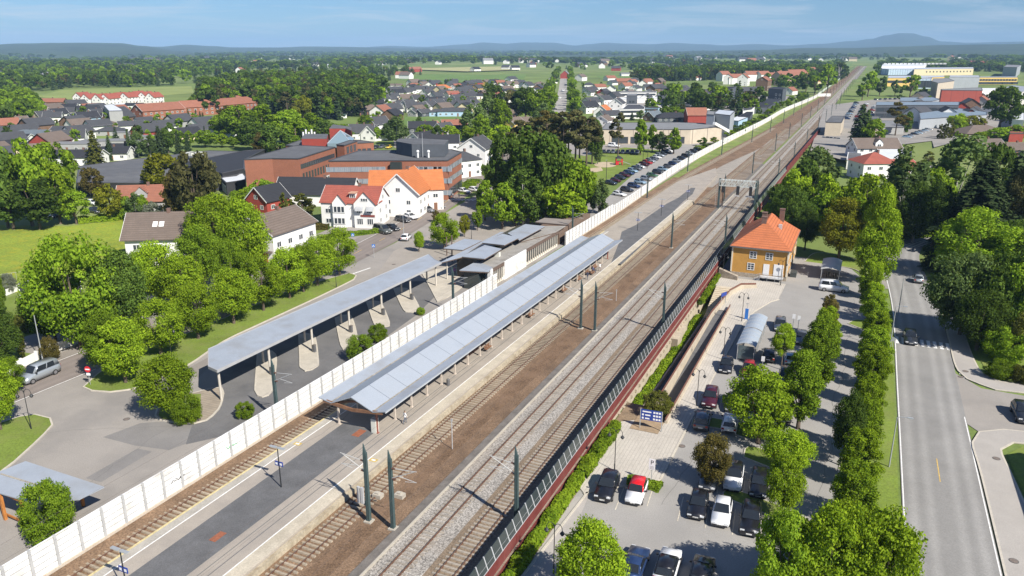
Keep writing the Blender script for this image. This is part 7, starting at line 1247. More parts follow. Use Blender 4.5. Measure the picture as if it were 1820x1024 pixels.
carrow((1505, 212), (1522, 184), 9, 0, 1.4, 'in the left row of the dealer lot by the tracks', 'cars in the dealer lot left row', ['blue', 'silver', 'lightblue', 'dark', 'silver']); carrow((1522, 214), (1540, 186), 8, 0, 1.4, 'in the middle row of the dealer lot by the tracks', 'cars in the dealer lot middle row', ['silver', 'red', 'white', 'blue', 'lightblue']); carrow((1540, 210), (1556, 190), 6, 0, 1.4, 'in the right row of the dealer lot by the tracks', 'cars in the dealer lot right row', ['silver', 'white', 'dark', 'red'])
carrow((1464, 248), (1490, 250), 5, -1, .1, 'in the front row behind the red wall', 'cars behind the red wall', ['silver', 'dark', 'silver', 'grey']); carrow((1466, 241), (1492, 242), 5, -1, .1, 'in the rear row behind the red wall', 'cars behind the red wall', ['silver', 'silver', 'grey', 'silver', 'dark'])
carrow((1612, 246), (1650, 232), 7, -.5, 1.3, 'in the workshop yard', 'cars in the workshop yard', ['lightblue', 'silver', 'dark', 'lightblue', 'silver']); carrow((1690, 205), (1745, 200), 6, 0, .3, 'behind the blue grey workshop', 'cars behind the workshop', ['dark', 'red', 'white', 'grey'])
carrow((1556, 178), (1608, 176), 7, 0, .3, 'in the row of dark trucks like cars by the trees', 'cars by the railway trees', ['dark', 'olive', 'dark', 'olive'])
carrow((985, 195), (1006, 152), 4, .06, 2.7, 'on the long straight avenue', 'cars on the avenue', ['dark', 'white', 'white', 'grey'])
# ------------------------------------------------------------------ catenary masts, wires, signals
mast_m = M('mast_green_grey', (.055, .085, .085), .55, .15, 1, fine=.1, fscale=6); arm_m = M_plain('cantilever_grey', (.55, .55, .53), .5, .3); foot_m = conc; ins_m = M_plain('insulator_brown', (.12, .06, .04), .4)
def mastparts(sd, h=8.5):
    a = MB(); a.hexa([(-.09, -.19, 0), (.09, -.19, 0), (.09, .19, 0), (-.09, .19, 0), (-.09, -.13, h - 1.2), (.09, -.13, h - 1.2), (.09, .13, h - 1.2), (-.09, .13, h - 1.2)]); a.hexa([(-.17, -.2, 0), (-.14, -.2, 0), (-.14, .2, 0), (-.17, .2, 0), (-.17, -.14, h - .9), (-.14, -.14, h - .9), (-.14, .14, h - .9), (-.17, .14, h - .9)]); a.hexa([(.14, -.2, 0), (.17, -.2, 0), (.17, .2, 0), (.14, .2, 0), (.14, -.14, h - .9), (.17, -.14, h - .9), (.17, .14, h - .9), (.14, .14, h - .9)])
    a.hexa([(-.17, -.14, h - 1.2), (.17, -.14, h - 1.2), (.17, .14, h - 1.2), (-.17, .14, h - 1.2), (-.17, -.02, h), (-.10, -.02, h), (-.10, .02, h), (-.17, .02, h)])
    f = MB().box(-.4, .4, -.4, .4, -.25, .12); c = MB(); L_ = 2.9 * sd
    c.tube((0, 0, 6.6), (L_, 0, 6.9), .035, .035, 5); c.tube((0, 0, 5.5), (L_ * .92, 0, 6.85), .04, .04, 5); c.tube((L_ * .35, 0, 5.95), (L_ * .98, 0, 5.75), .03, .03, 5); c.tube((L_ * .98, 0, 5.75), (L_ * .55, 0, 5.55), .025, .025, 5)
    i = MB()
    for z in (5.5, 6.6): i.tube((.1 * sd, 0, z), (.55 * sd, 0, z + .06), .09, .09, 6)
    return a.mesh('pole', mast_m), f.mesh('foot', foot_m), c.mesh('cantilever', arm_m), i.mesh('insulator', ins_m)
MP = {1: mastparts(1), -1: mastparts(-1)}
def mast(x, y, sd, label, group):
    t = thing('catenary_mast', label, 'mast', (x, y, -.2), 0, group)
    for n, me in zip(('pole', 'foot', 'cantilever', 'insulator'), MP[sd]): o = bpy.data.objects.new(n, me); COL.objects.link(o); o.parent = t
    return t
def pm(px, py): p = at(px, py, -.1); return p.x, p.y
lm = [pm(494, 748), pm(806, 556), pm(1017, 427), (-58.9, 232), (-58.9, 291), (-55.5, 345), (-50.2, 400), (-47.6, 454), (-46.5, 514), (-46.2, 579)] + [(-46 + .006 * k * 60, 640 + 60 * k) for k in range(24)]
mm = [pm(699, 938), pm(1057, 587), pm(1193, 440), (-36.2, 236), (-35.9, 296), (-35.6, 368), (-35.0, 425), (-34.4, 493), (-33.9, 559), (-33.4, 627), (-32.8, 702)] + [(-37.8 + bend(760 + 62 * k), 760 + 62 * k) for k in range(22)]
rm_ = [(-26.15, 58.8), (-26.1, 117.6), (-26.0, 176.2), (-25.9, 230), (-25.4, 282), (-24.8, 335), (-24.4, 397), (-24.0, 478), (-22.9, 533), (-22.2, 590), (-21.6, 650), (-21.0, 708)] + [(-25.6 + bend(768 + 62 * k), 768 + 62 * k) for k in range(22)]
for x, y in lm: mast(x, y, 1, 'dark green catenary mast in the line along the white wall', 'masts along the white wall')
for x, y in mm: mast(x, y, 1, 'dark green catenary mast in the middle line between the tracks', 'masts between the tracks')
for x, y in (pm(656, 925), pm(1032, 583)): t = mast(x, y, -1, 'dark green catenary mast standing left of its twin on the brown ballast', 'left twins of the paired masts')
for x, y in rm_: mast(x, y, -1, 'dark green catenary mast in the line along the red wall', 'masts along the red wall')
a = pm(652, 905); bx = MB(); bx.box(-.42, -.12, -.1, .1, .8, 2.6); bx.box(.02, .3, -.1, .1, .8, 2.6); o = bx.build('cable_cabinet', alu); o.location = (a[0] - .45, a[1] - .2, -.2); tag(o, 'pair of pale cable boxes on the nearest paired mast', 'cable box')
for ti, fx in enumerate(TRK):
    mb = MB(); yy = [y for y in YY if 24 < y < 900][::4]
    for z, q in ((5.5, 0), (6.9, .0)): mb.path([(fx(y), y, z) for y in yy], .009, 4)
    tag(mb.build('overhead_wire', M_plain('copper_wire', (.10, .08, .07), .6)), ('thin contact wire over the track beside the white wall', 'thin contact wire over the track right of the platform', 'thin contact wire over the left grey ballast track', 'thin contact wire over the track beside the red wall')[ti], 'wire')
def truss(root, a, b, z0, z1, dpt, mat, nm='truss', n=10, th=.07):
    mb = MB(); A, B_ = Vector(a), Vector(b)
    for dy in (-dpt / 2, dpt / 2):
        for z in (z0, z1): mb.bar(A + Vector((0, dy, z)), B_ + Vector((0, dy, z)), th, th)
        for k in range(n): p, q = A.lerp(B_, k / n), A.lerp(B_, (k + 1) / n); mb.bar(p + Vector((0, dy, z0 if k % 2 else z1)), q + Vector((0, dy, z1 if k % 2 else z0)), th * .7, th * .7); mb.bar(p + Vector((0, dy, z0)), p + Vector((0, dy, z1)), th * .6, th * .6)
    for k in range(n + 1): p = A.lerp(B_, k / n); mb.bar(p + Vector((0, -dpt / 2, z1)), p + Vector((0, dpt / 2, z1)), th * .7, th * .7); mb.bar(p + Vector((0, -dpt / 2, z0)), p + Vector((0, dpt / 2, z0)), th * .7, th * .7)
    return mb.build(nm, mat, root, world=True)
ga, gb = pm(1268, 378), pm(1346, 367); gy = (ga[1] + gb[1]) / 2; gt = thing('signal_gantry', 'lattice signal gantry on two dark posts spanning the grey ballast tracks', 'gantry', (ga[0], gy, -.2))
for x in (ga[0], gb[0]): m_ = MB(); m_.box(x - .25, x + .25, gy - .25, gy + .25, -.2, 8.6); m_.build('post', mast_m, gt, world=True)
truss(gt, (ga[0], gy, 0), (gb[0], gy, 0), 6.6, 8.3, 1.5, M_plain('gantry_galvanised', (.60, .63, .60), .5, .1), n=12, th=.15)
def sighead(root, x, y, z): m_ = MB(); m_.box(x - .42, x + .42, y - .9, y - .75, z, z + 2.5); m_.build('signal_head', trim_m, root, world=True); m_ = MB(); m_.box(x - .55, x + .55, y - 1.1, y - .5, z - .4, z - .28); m_.bar((x, y - .8, z - .4), (x, y - .8, z + 3.5), .1, .1); m_.build('signal_cage', alu, root, world=True)
sighead(gt, ga[0] + (gb[0] - ga[0]) * .52, gy, 4.3); sighead(gt, ga[0] + (gb[0] - ga[0]) * .87, gy, 4.3)
m_ = MB()
for k in range(14): m_.bar((ga[0] - .9, gy, .3 + .55 * k), (ga[0] - .4, gy, .3 + .55 * k), .04, .04)
m_.bar((ga[0] - .9, gy, 0), (ga[0] - .9, gy, 8), .05, .05); m_.bar((ga[0] - .4, gy, 0), (ga[0] - .4, gy, 8), .05, .05); m_.build('ladder', alu, gt, world=True)
x, y = pm(1283, 366); t = thing('signal', 'single dark railway signal on a rusty post left of the gantry signals', 'signal', (x, y, -.2)); m_ = MB(); m_.tube((x, y, -.2), (x, y, 6.0), .14, .12, 8); m_.build('post', rail_m, t, world=True); m_ = MB(); m_.box(x - .45, x + .45, y - .25, y - .1, 4.0, 6.6); m_.build('signal_head', trim_m, t, world=True)
for k, (l, r) in enumerate(((pm(1290, 240), pm(1360, 245)), (pm(1335, 218), pm(1400, 222)), (pm(1265, 291), pm(1335, 285)))):
    pass
# ------------------------------------------------------------------ lamps and signs
lampm = M_plain('lamp_black', (.02, .022, .024), .5); lampg = M_plain('lamp_grey', (.40, .42, .43), .45, .3); lens_m = M_plain('lamp_lens', (.6, .6, .56), .3); blue_m = M_plain('sign_blue', (.015, .045, .26), .45); blu2 = M_plain('sign_light_blue', (.03, .16, .50), .45); wh_m = M_plain('sign_white', (.78, .78, .78), .45); redsg = M_plain('sign_red', (.55, .02, .03), .45)
def hooklamp(p, label, rz=0, h=5.2):
    t = thing('twin_hook_lamp', label, 'lamp', p, rz, 'twin hook lamps'); m_ = MB(); m_.tube((0, 0, 0), (0, 0, 1.0), .08, .07, 8); m_.tube((0, 0, 1.0), (0, 0, h), .05, .04, 8); m_.build('pole', lampm, t)
    for s in (-1, 1):
        m_ = MB(); m_.path([(s * .75 * (1 - math.cos(k * math.pi / 8)) / 2 * 1.0, 0, h - .45 + .6 * math.sin(k * math.pi / 8)) for k in range(9)], .03, 6); m_.build('arm', lampm, t)
        m_ = MB(); m_.tube((s * .75, 0, h - .5), (s * .75, 0, h - .75), .06, .24, 10); m_.ball((s * .75, 0, h - .82), .17, 8); m_.build('shade', lampm, t)
for px, py, lab in ((1092, 838, 'twin hook lamp with dark bell shades behind the black suv'), (984, 1020, 'twin hook lamp beside the tree at the bottom edge'), (1238, 722, 'twin hook lamp next to the maroon car'), (1285, 640, 'twin hook lamp on the walkway beside the glass shelter'), (1318, 572, 'twin hook lamp on the walkway by the blue post'), (1387, 508, 'twin hook lamp before the doors of the ochre station house'), (1284, 494, 'twin hook lamp in the shade left of the ochre station house')): hooklamp(at(px, py, LOTZ), lab)
for px, py, lab in ((56, 764, 'twin hook lamp on the grass corner at the left edge'), (306, 640, 'twin hook lamp on the grass strip between the row trees'), (838, 425, 'twin hook lamp on the station square'), (598, 512, 'twin hook lamp at the end of the grass strip')): hooklamp(at(px, py, 0), lab, .6)
def platlamp(p, label, sign=True):
    t = thing('platform_lamp', label, 'lamp', p, 0, 'platform lamps'); m_ = MB(); m_.tube((0, 0, 0), (0, 0, 4.6), .07, .05, 8); m_.build('pole', lampm, t)
    for s in (-1, 1): m_ = MB(); m_.hexa([(s * .08 if s > 0 else -.95, -.16, 4.58), (.95 if s > 0 else -.08, -.16, 4.58), (.95 if s > 0 else -.08, .16, 4.58), (.08 if s > 0 else -.95, .16, 4.58), (s * .08 if s > 0 else -.95, -.13, 4.68), (.95 if s > 0 else -.08, -.13, 4.68), (.95 if s > 0 else -.08, .13, 4.68), (.08 if s > 0 else -.95, .13, 4.68)]); m_.build('lamp_head', lampg, t)
    if sign:
        m_ = MB(); m_.box(-.5, -.06, -.04, .04, 2.5, 3.0); m_.box(.06, .5, -.04, .04, 2.5, 3.0); m_.build('track_sign', blue_m, t); m_ = MB(); m_.box(-.42, -.14, -.046, -.04, 2.62, 2.88); m_.box(.14, .42, -.046, -.04, 2.62, 2.88); m_.build('sign_panel', wh_m, t)
    return t
for px, py, lab in ((500, 866, 'black twin headed platform lamp in the dark strip before the canopy'), (228, 1062, 'black twin headed platform lamp at the bottom left edge'), (1133, 410, 'black twin headed lamp in the dark path beyond the canopy'), (1222, 356, 'black twin headed lamp near the far end of the platform'), (1175, 384, 'black twin headed lamp on the platform beside the dark path')): platlamp(at(px, py, PZ), lab)
def streetlamp(p, label, rz, h=8.0, group='grey street lamps'):
    t = thing('street_lamp', label, 'lamp', p, rz, group); m_ = MB(); m_.tube((0, 0, 0), (0, 0, h), .09, .05, 8); m_.build('pole', lampg, t); m_ = MB(); m_.path([(0, 0, h - .05), (.3, 0, h + .12), (1.1, 0, h + .2)], .035, 6); m_.build('arm', lampg, t); m_ = MB(); m_.box(1.0, 1.6, -.12, .12, h + .13, h + .24); m_.build('lamp_head', lampg, t)
for px, py, yt, rz, lab, z in ((77, 645, 540, .4, 'tall grey street lamp behind the silver van at the white fence', 0), (180, 598, 558, .4, 'grey street lamp by the white fence under the big trees', 0), (657, 332 + 0, 0, 0, '', 0), (887, 335, 300, 3.3, 'grey street lamp arching over the street by the dense grove', 0), (718, 428, 382, .5, 'grey street lamp on the pavement below the inn', 0), (1737, 618, 556, math.pi, 'grey lamp post carrying the crossing sign on the right', LOTZ), (1581, 620, 545, 0, 'slim grey lamp beside the clipped row near the zebra crossing', LOTZ), (1596, 560, 495, 0, 'slim grey lamp beside the far clipped row', LOTZ), (1580, 830, 742, 0, 'slim grey lamp on the grass verge with a bent head', LOTZ), (420, 490, 470, .4, 'short grey street lamp under the lime trees', 0)):
    if not lab: continue
    p = at(px, py, z); streetlamp(p, lab, rz, max(4, hgt(px, py, yt, z)))
for px, py, yt, lab in ((1077, 330, 285, 'dark lamp post by the near end of the playground row'), (1142, 300, 258, 'slim dark lamp post on the playground lawn'), (1150, 300, 262, 'slim grey lamp post among the playground cars'), (1178, 260, 230, 'dark lamp post by the poplars')):
    p = at(px, py, 0); h = hgt(px, py, yt); t = thing('lamp_post', lab, 'lamp', p, .3); m_ = MB(); m_.tube((0, 0, 0), (0, 0, h), .1, .07, 8); m_.build('pole', lampm, t); m_ = MB(); m_.box(-.5, .1, -.12, .12, h, h + .12); m_.build('lamp_head', lampg, t)
def sign(p, label, hp, make, rz=0., pole=lampg):
    t = thing('road_sign', label, 'sign', p, rz); m_ = MB(); m_.tube((0, 0, 0), (0, 0, hp), .04, .04, 8); m_.build('post', pole, t); make(t); return t
def mk_disc(t, r, z, m0, m1=None, bar=False):
    m_ = MB(); m_.disc((0, -.06, z), r, .03, 20, 0, (0, 1, 0)); m_.build('sign_plate', m0, t)
    if bar: m_ = MB(); m_.box(-r * .7, r * .7, -.085, -.08, z - r * .2, z + r * .2); m_.build('sign_bar', m1, t)
def mk_cross(t, z, s=.36):
    m_ = MB(); m_.box(-s, s, -.07, -.04, z - s, z + s); m_.build('sign_plate', blu2, t); m_ = MB(); m_.poly([(-s * .75, -.078, z - s * .6), (s * .75, -.078, z - s * .6), (0, -.078, z + s * .75)]); m_.build('sign_triangle', wh_m, t)
    m_ = MB(); m_.ball((0, -.09, z + s * .22), s * .1, 6); m_.bar((0, -.09, z + s * .15), (0, -.09, z - s * .15), .07, .03, up=(0, 1, 0)); m_.bar((0, -.09, z - s * .12), (-s * .18, -.09, z - s * .5), .05, .03, up=(0, 1, 0)); m_.bar((0, -.09, z - s * .12), (s * .2, -.09, z - s * .5), .05, .03, up=(0, 1, 0)); m_.build('walking_figure', trim_m, t)
sign(at(161, 685), 'round red no entry sign at the tip of the grass strip', 2.6, lambda t: (mk_disc(t, .45, 2.4, redsg, wh_m, True), MB().box(-.3, .3, -.07, -.04, 1.5, 1.85).build('sub_plate', wh_m, t)), .3)
sign(at(628, 435), 'blue pedestrian crossing sign on the far side of the zebra crossing', 2.6, lambda t: mk_cross(t, 2.4), .4)
sign(at(665, 458), 'blue pedestrian crossing sign on the near side of the zebra crossing', 2.9, lambda t: mk_cross(t, 2.7), .4)
sign(at(1741, 618, LOTZ), 'blue pedestrian crossing sign beside the leaning trees on the right', 2.6, lambda t: mk_cross(t, 2.4, .42), -.3)
sign(at(1767, 640, LOTZ), 'white street name sign in the bushes at the right', 2.0, lambda t: MB().box(-.9, .9, -.05, .0, 1.7, 2.0).build('sign_plate', wh_m, t), -.1)
sign(at(1584, 625, LOTZ), 'round pale sign seen from behind on the grass verge', 2.2, lambda t: mk_disc(t, .36, 2.1, lampg))
def mkP(t):
    MB().box(-.34, .34, -.07, -.04, 1.9, 3.2).build('sign_plate', wh_m, t); textobj('P', (0, -.075, 2.55), 0, .72, trim_m, t, ext=.003); m_ = MB()
    for k in range(3): m_.box(-.22, .22, -.075, -.07, 2.0 + .14 * k, 2.06 + .14 * k)
    m_.build('small_print', lampg, t)
sign(at(1157, 862, LOTZ), 'white parking sign with a black P at the hedge by the red roofed car', 2.0, mkP)
for px, py, lab in ((1354, 660, 'left small white parking sign in the car park by the shelter'), (1409, 582, 'small white parking sign in the far bays beside its twin'), (1418, 585, 'second small white parking sign in the far bays')): sign(at(px, py, LOTZ), lab, 2.2, lambda t: MB().box(-.25, .25, -.06, -.03, 1.6, 2.4).build('sign_plate', wh_m, t))
sign(at(1387, 500, LOTZ), 'round white clock like sign on a post before the station house doors', 3.0, lambda t: mk_disc(t, .4, 3.0, wh_m), 0)
p = at(1156, 765, LOTZ); t = thing('station_sign', 'blue station information board with white symbols in front of the clipped yew', 'sign', p, .06)
for x in (-1.35, 1.35): m_ = MB(); m_.box(x - .05, x + .05, -.05, .05, 0, 2.75); m_.build('post', lampg, t)
m_ = MB(); m_.box(-1.3, 1.3, -.05, .03, 1.35, 2.75); m_.build('board', blue_m, t)
for r_, z in enumerate((1.5, 1.95, 2.4)):
    for x0, x1, za, zb in [(-1.1 if r_ == 2 else -.75, -.2 + .1 * r_, 0, .17)] + [(.25 + .34 * k, .5 + .34 * k, -.02, .22) for k in range(3)] + ([(-1.15, -.92, -.02, .22)] if r_ < 2 else []): MB().box(x0, x1, -.058, -.052, z + za, z + zb).build('symbol', wh_m, t)
p = at(1285, 540, LOTZ + .3); t = thing('ramp_sign', 'slim two post sign board on the ramp parapet by the stairs', 'sign', p, 1.2)
for x in (-.8, .8): m_ = MB(); m_.box(x - .05, x + .05, -.05, .05, 0, 2.2); m_.build('post', lampg, t)
m_ = MB(); m_.box(-.9, .9, -.06, .02, 1.5, 2.2); m_.build('board', blue_m, t)
p = at(1326, 568, LOTZ); t = thing('information_post', 'slim light blue information post near the bus shelter', 'sign', p); m_ = MB(); m_.box(-.28, .28, -.12, .12, 0, 2.0); m_.build('body', blu2, t); m_ = MB(); m_.tube((0, 0, 2), (0, 0, 3.0), .04, .04, 6); m_.box(-.25, .25, -.05, .05, 2.9, 3.0); m_.build('mast', lampg, t)
# glass shelters
gl_m = M_plain('shelter_glass', (.10, .13, .14), .08, 0, .6); vault_m = M('vault_sheet', (.37, .42, .47), .4, .06, .5, metal=.2)
def vault(label, x0, x1, y0, y1, hw, rise, segs, vm_, ribs, walls=True, name='bus_shelter', cat='shelter'):
    t = thing(name, label, cat, (x0, y0, LOTZ)); n = 8; pts = [(x0 - .2 + (x1 - x0 + .4) * k / n, hw + rise * math.sin(math.pi * (.12 + .76 * k / n)) - rise * math.sin(math.pi * .12)) for k in range(n + 1)]
    for ya, yb in segs:
        m_ = MB()
        for k in range(n): (xa, za), (xb, zb) = pts[k], pts[k + 1]; m_.hexa([(xa, ya, LOTZ + za), (xb, ya, LOTZ + zb), (xb, yb, LOTZ + zb), (xa, yb, LOTZ + za), (xa, ya, LOTZ + za + .05), (xb, ya, LOTZ + zb + .05), (xb, yb, LOTZ + zb + .05), (xa, yb, LOTZ + za + .05)])
        m_.build('roof', vm_, t, world=True)
    for k in range(ribs + 1):
        y = y0 + (y1 - y0) * k / ribs; m_ = MB()
        for q in range(n): (xa, za), (xb, zb) = pts[q], pts[q + 1]; m_.bar((xa, y, LOTZ + za + .05), (xb, y, LOTZ + zb + .05), .07, .09)
        m_.bar((x0, y, LOTZ), (x0, y, LOTZ + hw), .08, .08); m_.bar((x1, y, LOTZ), (x1, y, LOTZ + hw), .08, .08); m_.build('rib', alu, t, world=True)
        if walls and k < ribs:
            yn = y0 + (y1 - y0) * (k + 1) / ribs; MB().box(x0 - .02, x0 + .02, y + .08, yn - .08, LOTZ + .25, LOTZ + hw - .1).build('glass_pane', gl_m, t, world=True)
            if k % 2 == 0: MB().box(x1 - .02, x1 + .02, y + .08, yn - .08, LOTZ + .25, LOTZ + hw - .1).build('glass_pane', gl_m, t, world=True)
    if walls: MB().box(x0 + .1, x1 - .1, y0 - .02, y0 + .02, LOTZ + .25, LOTZ + hw - .05).build('glass_pane', gl_m, t, world=True)
    return t
vault('glass bus shelter with a long silver barrel roof in the car park', -13.5, -11.05, 113.5, 128.0, 2.5, .75, ((113.3, 120.4), (120.8, 128.2)), vault_m, 8)
vault('open bicycle shelter with a pale ribbed barrel roof beside the white van', -4.4, -1.0, 164.4, 173.2, 2.3, .7, ((164.2, 173.4),), M('pale_vault_sheet', (.60, .60, .58), .4, .05, .5), 8, False, 'bicycle_shelter')
bk = None
for k in range(7):   # bicycles under the shelter
    t = thing('bicycle', 'dark bicycle parked under the barrel roof shelter', 'bicycle', (-3.9 + .45 * k, 166.5 + (k % 3) * .5, LOTZ), .1 * (k % 3), 'bicycles in the shelter')
    for y in (-.5, .5):
        m_ = MB(); r_ = .34
        for q in range(12): a, b = q * math.pi / 6, (q + 1) * math.pi / 6; m_.bar((0, y + r_ * math.cos(a), r_ + r_ * math.sin(a)), (0, y + r_ * math.cos(b), r_ + r_ * math.sin(b)), .04, .04, up=(1, 0, 0))
        m_.build('wheel', tyre_m, t)
    m_ = MB()
    for a, b in (((0, -.5, .34), (0, -.35, .95)), ((0, -.37, .85), (0, .15, .85)), ((0, -.35, .75), (0, .0, .32)), ((0, .0, .32), (0, .15, .95)), ((0, .5, .34), (0, .0, .32)), ((0, .5, .34), (0, .12, .8))): m_.bar(a, b, .04, .04)
    m_.build('frame', trim_m, t); m_ = MB(); m_.box(-.07, .07, .02, .28, .94, 1.0); m_.build('saddle', trim_m, t); m_ = MB(); m_.bar((-.28, -.36, 1.0), (.28, -.36, 1.0), .04, .04); m_.build('handlebar', trim_m, t)
# fences, playground
ft = thing('street_fence', 'low solid white fence along the left street', 'fence', (-107, 62, 0)); P = [at(12, 668), at(90, 628), at(185, 594)] + [at(315, 558), at(330, 548)]
for a, b in zip(P[:2], P[1:3]):
    n = int((b - a).length / 2.6)
    for k in range(n): u, v = a.lerp(b, k / n), a.lerp(b, (k + 1) / n); MB().bar(u + Vector((0, 0, .65)), v + Vector((0, 0, .65)), .12, 1.3).build('panel', WALL['white'], ft, world=True); MB().box(u.x - .14, u.x + .14, u.y - .14, u.y + .14, 0, 1.5).build('post', WALL['white'], ft, world=True)
def lowfence(nm, lab, pts, h, mt):
    t = thing(nm, lab, 'fence', pts[0]); 
    for a, b in zip(pts[:-1], pts[1:]): MB().bar(a + Vector((0, 0, h / 2)), b + Vector((0, 0, h / 2)), .12, h).build('panel', mt, t, world=True)
lowfence('white_fence', 'white fence seen through the gap between the big trees', [at(290, 560), at(332, 544)], 1.3, WALL['white']); lowfence('garden_wall', 'white garden wall below the dandelion meadow', [at(8, 527), at(62, 505)], 1.2, WALL['white'])
mf = thing('mesh_fence', 'thin grey mesh fence along the lower edge of the dandelion meadow', 'fence', at(-10, 500))
P = [at(0, 500), at(30, 496), at(70, 491), at(100, 488)]
for a, b in zip(P[:-1], P[1:]): 
    MB().bar(a + Vector((0, 0, 1.4)), b + Vector((0, 0, 1.4)), .05, .05).build('rail', lampg, mf, world=True)
    for k in range(4): u = a.lerp(b, k / 4); MB().tube(u, u + Vector((0, 0, 1.4)), .03, .03, 6).build('post', lampg, mf, world=True)
sandm = M('sand', (.44, .36, .25), .95, .12, .5, fine=.15, fscale=5)
sheet('sand', [at(1076 + 20 * math.cos(k * .4488), 293 + 5 * math.sin(k * .4488)) for k in range(14)], .05, sandm); sheet('sand', [(1040, 300), (1068, 297), (1072, 303), (1060, 306), (1038, 305)], .05, sandm)
p = at(1100, 293); t = thing('climbing_frame', 'red playground tower with a pale slide on the sand circle', 'playground tower', p, .4)
for x in (-1.2, 1.2):
    for y in (-1.2, 1.2): MB().box(x - .12, x + .12, y - .12, y + .12, 0, 2.6).build('post', redsg, t)
MB().box(-1.3, 1.3, -1.3, 1.3, 1.3, 1.45).build('deck', redsg, t); MB().box(-1.4, -.2, -1.3, -1.2, .2, 1.3).build('board', redsg, t); m_ = MB(); m_.poly([(-1.5, -1.5, 2.6), (1.5, -1.5, 2.6), (0, 0, 3.7)]); m_.poly([(1.5, -1.5, 2.6), (1.5, 1.5, 2.6), (0, 0, 3.7)]); m_.poly([(1.5, 1.5, 2.6), (-1.5, 1.5, 2.6), (0, 0, 3.7)]); m_.poly([(-1.5, 1.5, 2.6), (-1.5, -1.5, 2.6), (0, 0, 3.7)]); m_.build('tower_roof', trim_m, t); m_ = MB(); m_.bar((1.3, 0, 1.4), (4.6, 0, .2), .8, .1); m_.build('slide', lampg, t)
# ------------------------------------------------------------------ people: one skinned body each
def person(p, rz, pose, top, legs, label, hair=(.05, .035, .025), skin=(.45, .27, .18)):
    J = dict(pel=(0, 0, .95), sp=(0, 0, 1.2), ch=(0, -.01, 1.38), nk=(0, -.01, 1.52), hd=(0, -.03, 1.62), tp=(0, -.02, 1.76))
    wlk = pose == 'walk'
    for s, n in ((-1, 'l'), (1, 'r')):
        q = s if wlk else 0
        J['sh' + n] = (s * .19, 0, 1.42); J['el' + n] = (s * .24, .10 * q, 1.15); J['wr' + n] = (s * .24, .10 * q - .10, .92); J['ha' + n] = (s * .24, .08 * q - .13, .83)
        J['hp' + n] = (s * .10, 0, .90); J['kn' + n] = (s * .10, -.22 * q - .03, .50); J['an' + n] = (s * .10, -.26 * q + (.10 if q > 0 else .02), .09 if q <= 0 else .16); J['to' + n] = (s * .11, J['an' + n][1] - .18, .04 if q <= 0 else .08)
        if pose == 'sit': J['kn' + n] = (s * .12, -.45, .50 + .42); J['an' + n] = (s * .12, -.46, .10 + .42); J['to' + n] = (s * .12, -.64, .05 + .42); J['wr' + n] = (s * .16, -.25, 1.0); J['ha' + n] = (s * .12, -.36, .98)
    if pose == 'sit': J = {k: (v[0], v[1], v[2] - .42) for k, v in J.items()}
    rad = dict(pel=.15, sp=.135, ch=.155, nk=.06, hd=.10, tp=.075, sh=.075, el=.045, wr=.033, ha=.042, hp=.10, kn=.062, an=.042, to=.04)
    names = list(J); E = [('pel', 'sp'), ('sp', 'ch'), ('ch', 'nk'), ('nk', 'hd'), ('hd', 'tp')]
    for n in 'lr': E += [('ch', 'sh' + n), ('sh' + n, 'el' + n), ('el' + n, 'wr' + n), ('wr' + n, 'ha' + n), ('pel', 'hp' + n), ('hp' + n, 'kn' + n), ('kn' + n, 'an' + n), ('an' + n, 'to' + n)]
    me = bpy.data.meshes.new('person'); me.from_pydata([J[k] for k in names], [(names.index(a), names.index(b)) for a, b in E], []); o = bpy.data.objects.new('person', me); COL.objects.link(o)
    md = o.modifiers.new('s', 'SKIN'); o.modifiers.new('u', 'SUBSURF').levels = 2
    for k, v in zip(names, me.skin_vertices[0].data): r = rad.get(k, rad.get(k[:2], .05)); v.radius = (r, r * (.72 if k in ('sp', 'ch', 'pel') else 1)); v.use_root = (k == 'pel')
    dg = bpy.context.evaluated_depsgraph_get(); m2 = bpy.data.meshes.new_from_object(o.evaluated_get(dg)); bpy.data.objects.remove(o)
    for n, c in (('skin', skin), ('top', top), ('legs', legs), ('hair', hair), ('shoe', (.03, .03, .03))): m2.materials.append(M_plain('cloth_%s_%d' % (n, int(sum(c) * 1e4)), c, .8))
    dz = -.42 if pose == 'sit' else 0
    for f in m2.polygons:
        c = f.center; z = c.z - dz; i = 1 if z > .92 else 2
        if z > 1.50: i = 3 if (z > 1.68 or c.y > .015) else 0
        if abs(c.x) > .2 and z < .95 and pose == 'walk': i = 0
        if pose == 'sit' and c.y < -.15: i = 2
        if z < .13 or (pose == 'sit' and z < .55 and c.y < -.35): i = 4
        f.material_index = i; f.use_smooth = True
    n = bpy.data.objects.new('person', m2); COL.objects.link(n); n.location = p; n.rotation_euler[2] = rz; return tag(n, label, 'person')
person(at(720, 753, PZ), 2.6, 'walk', (.72, .72, .72), (.10, .12, .16), 'person in a white shirt walking on the platform beside the canopy')
person(at(1066, 482, PZ), 1.2, 'walk', (.70, .68, .68), (.25, .2, .2), 'person in pale clothes standing under the far end of the canopy')
p = at(1054, 488, PZ); person((p.x, p.y, PZ + .45), 1.57, 'sit', (.08, .10, .22), (.05, .05, .08), 'person in dark blue sitting on a bench under the far canopy'); bench(p.x + .05, p.y, 'brown wooden bench under the platform canopy')
person(at(805, 353), .4, 'walk', (.72, .72, .70), (.6, .6, .58), 'person in white walking on the pavement before the office block'); person(at(816, 352), .4, 'walk', (.04, .04, .05), (.04, .04, .05), 'person in black walking on the pavement before the office block')
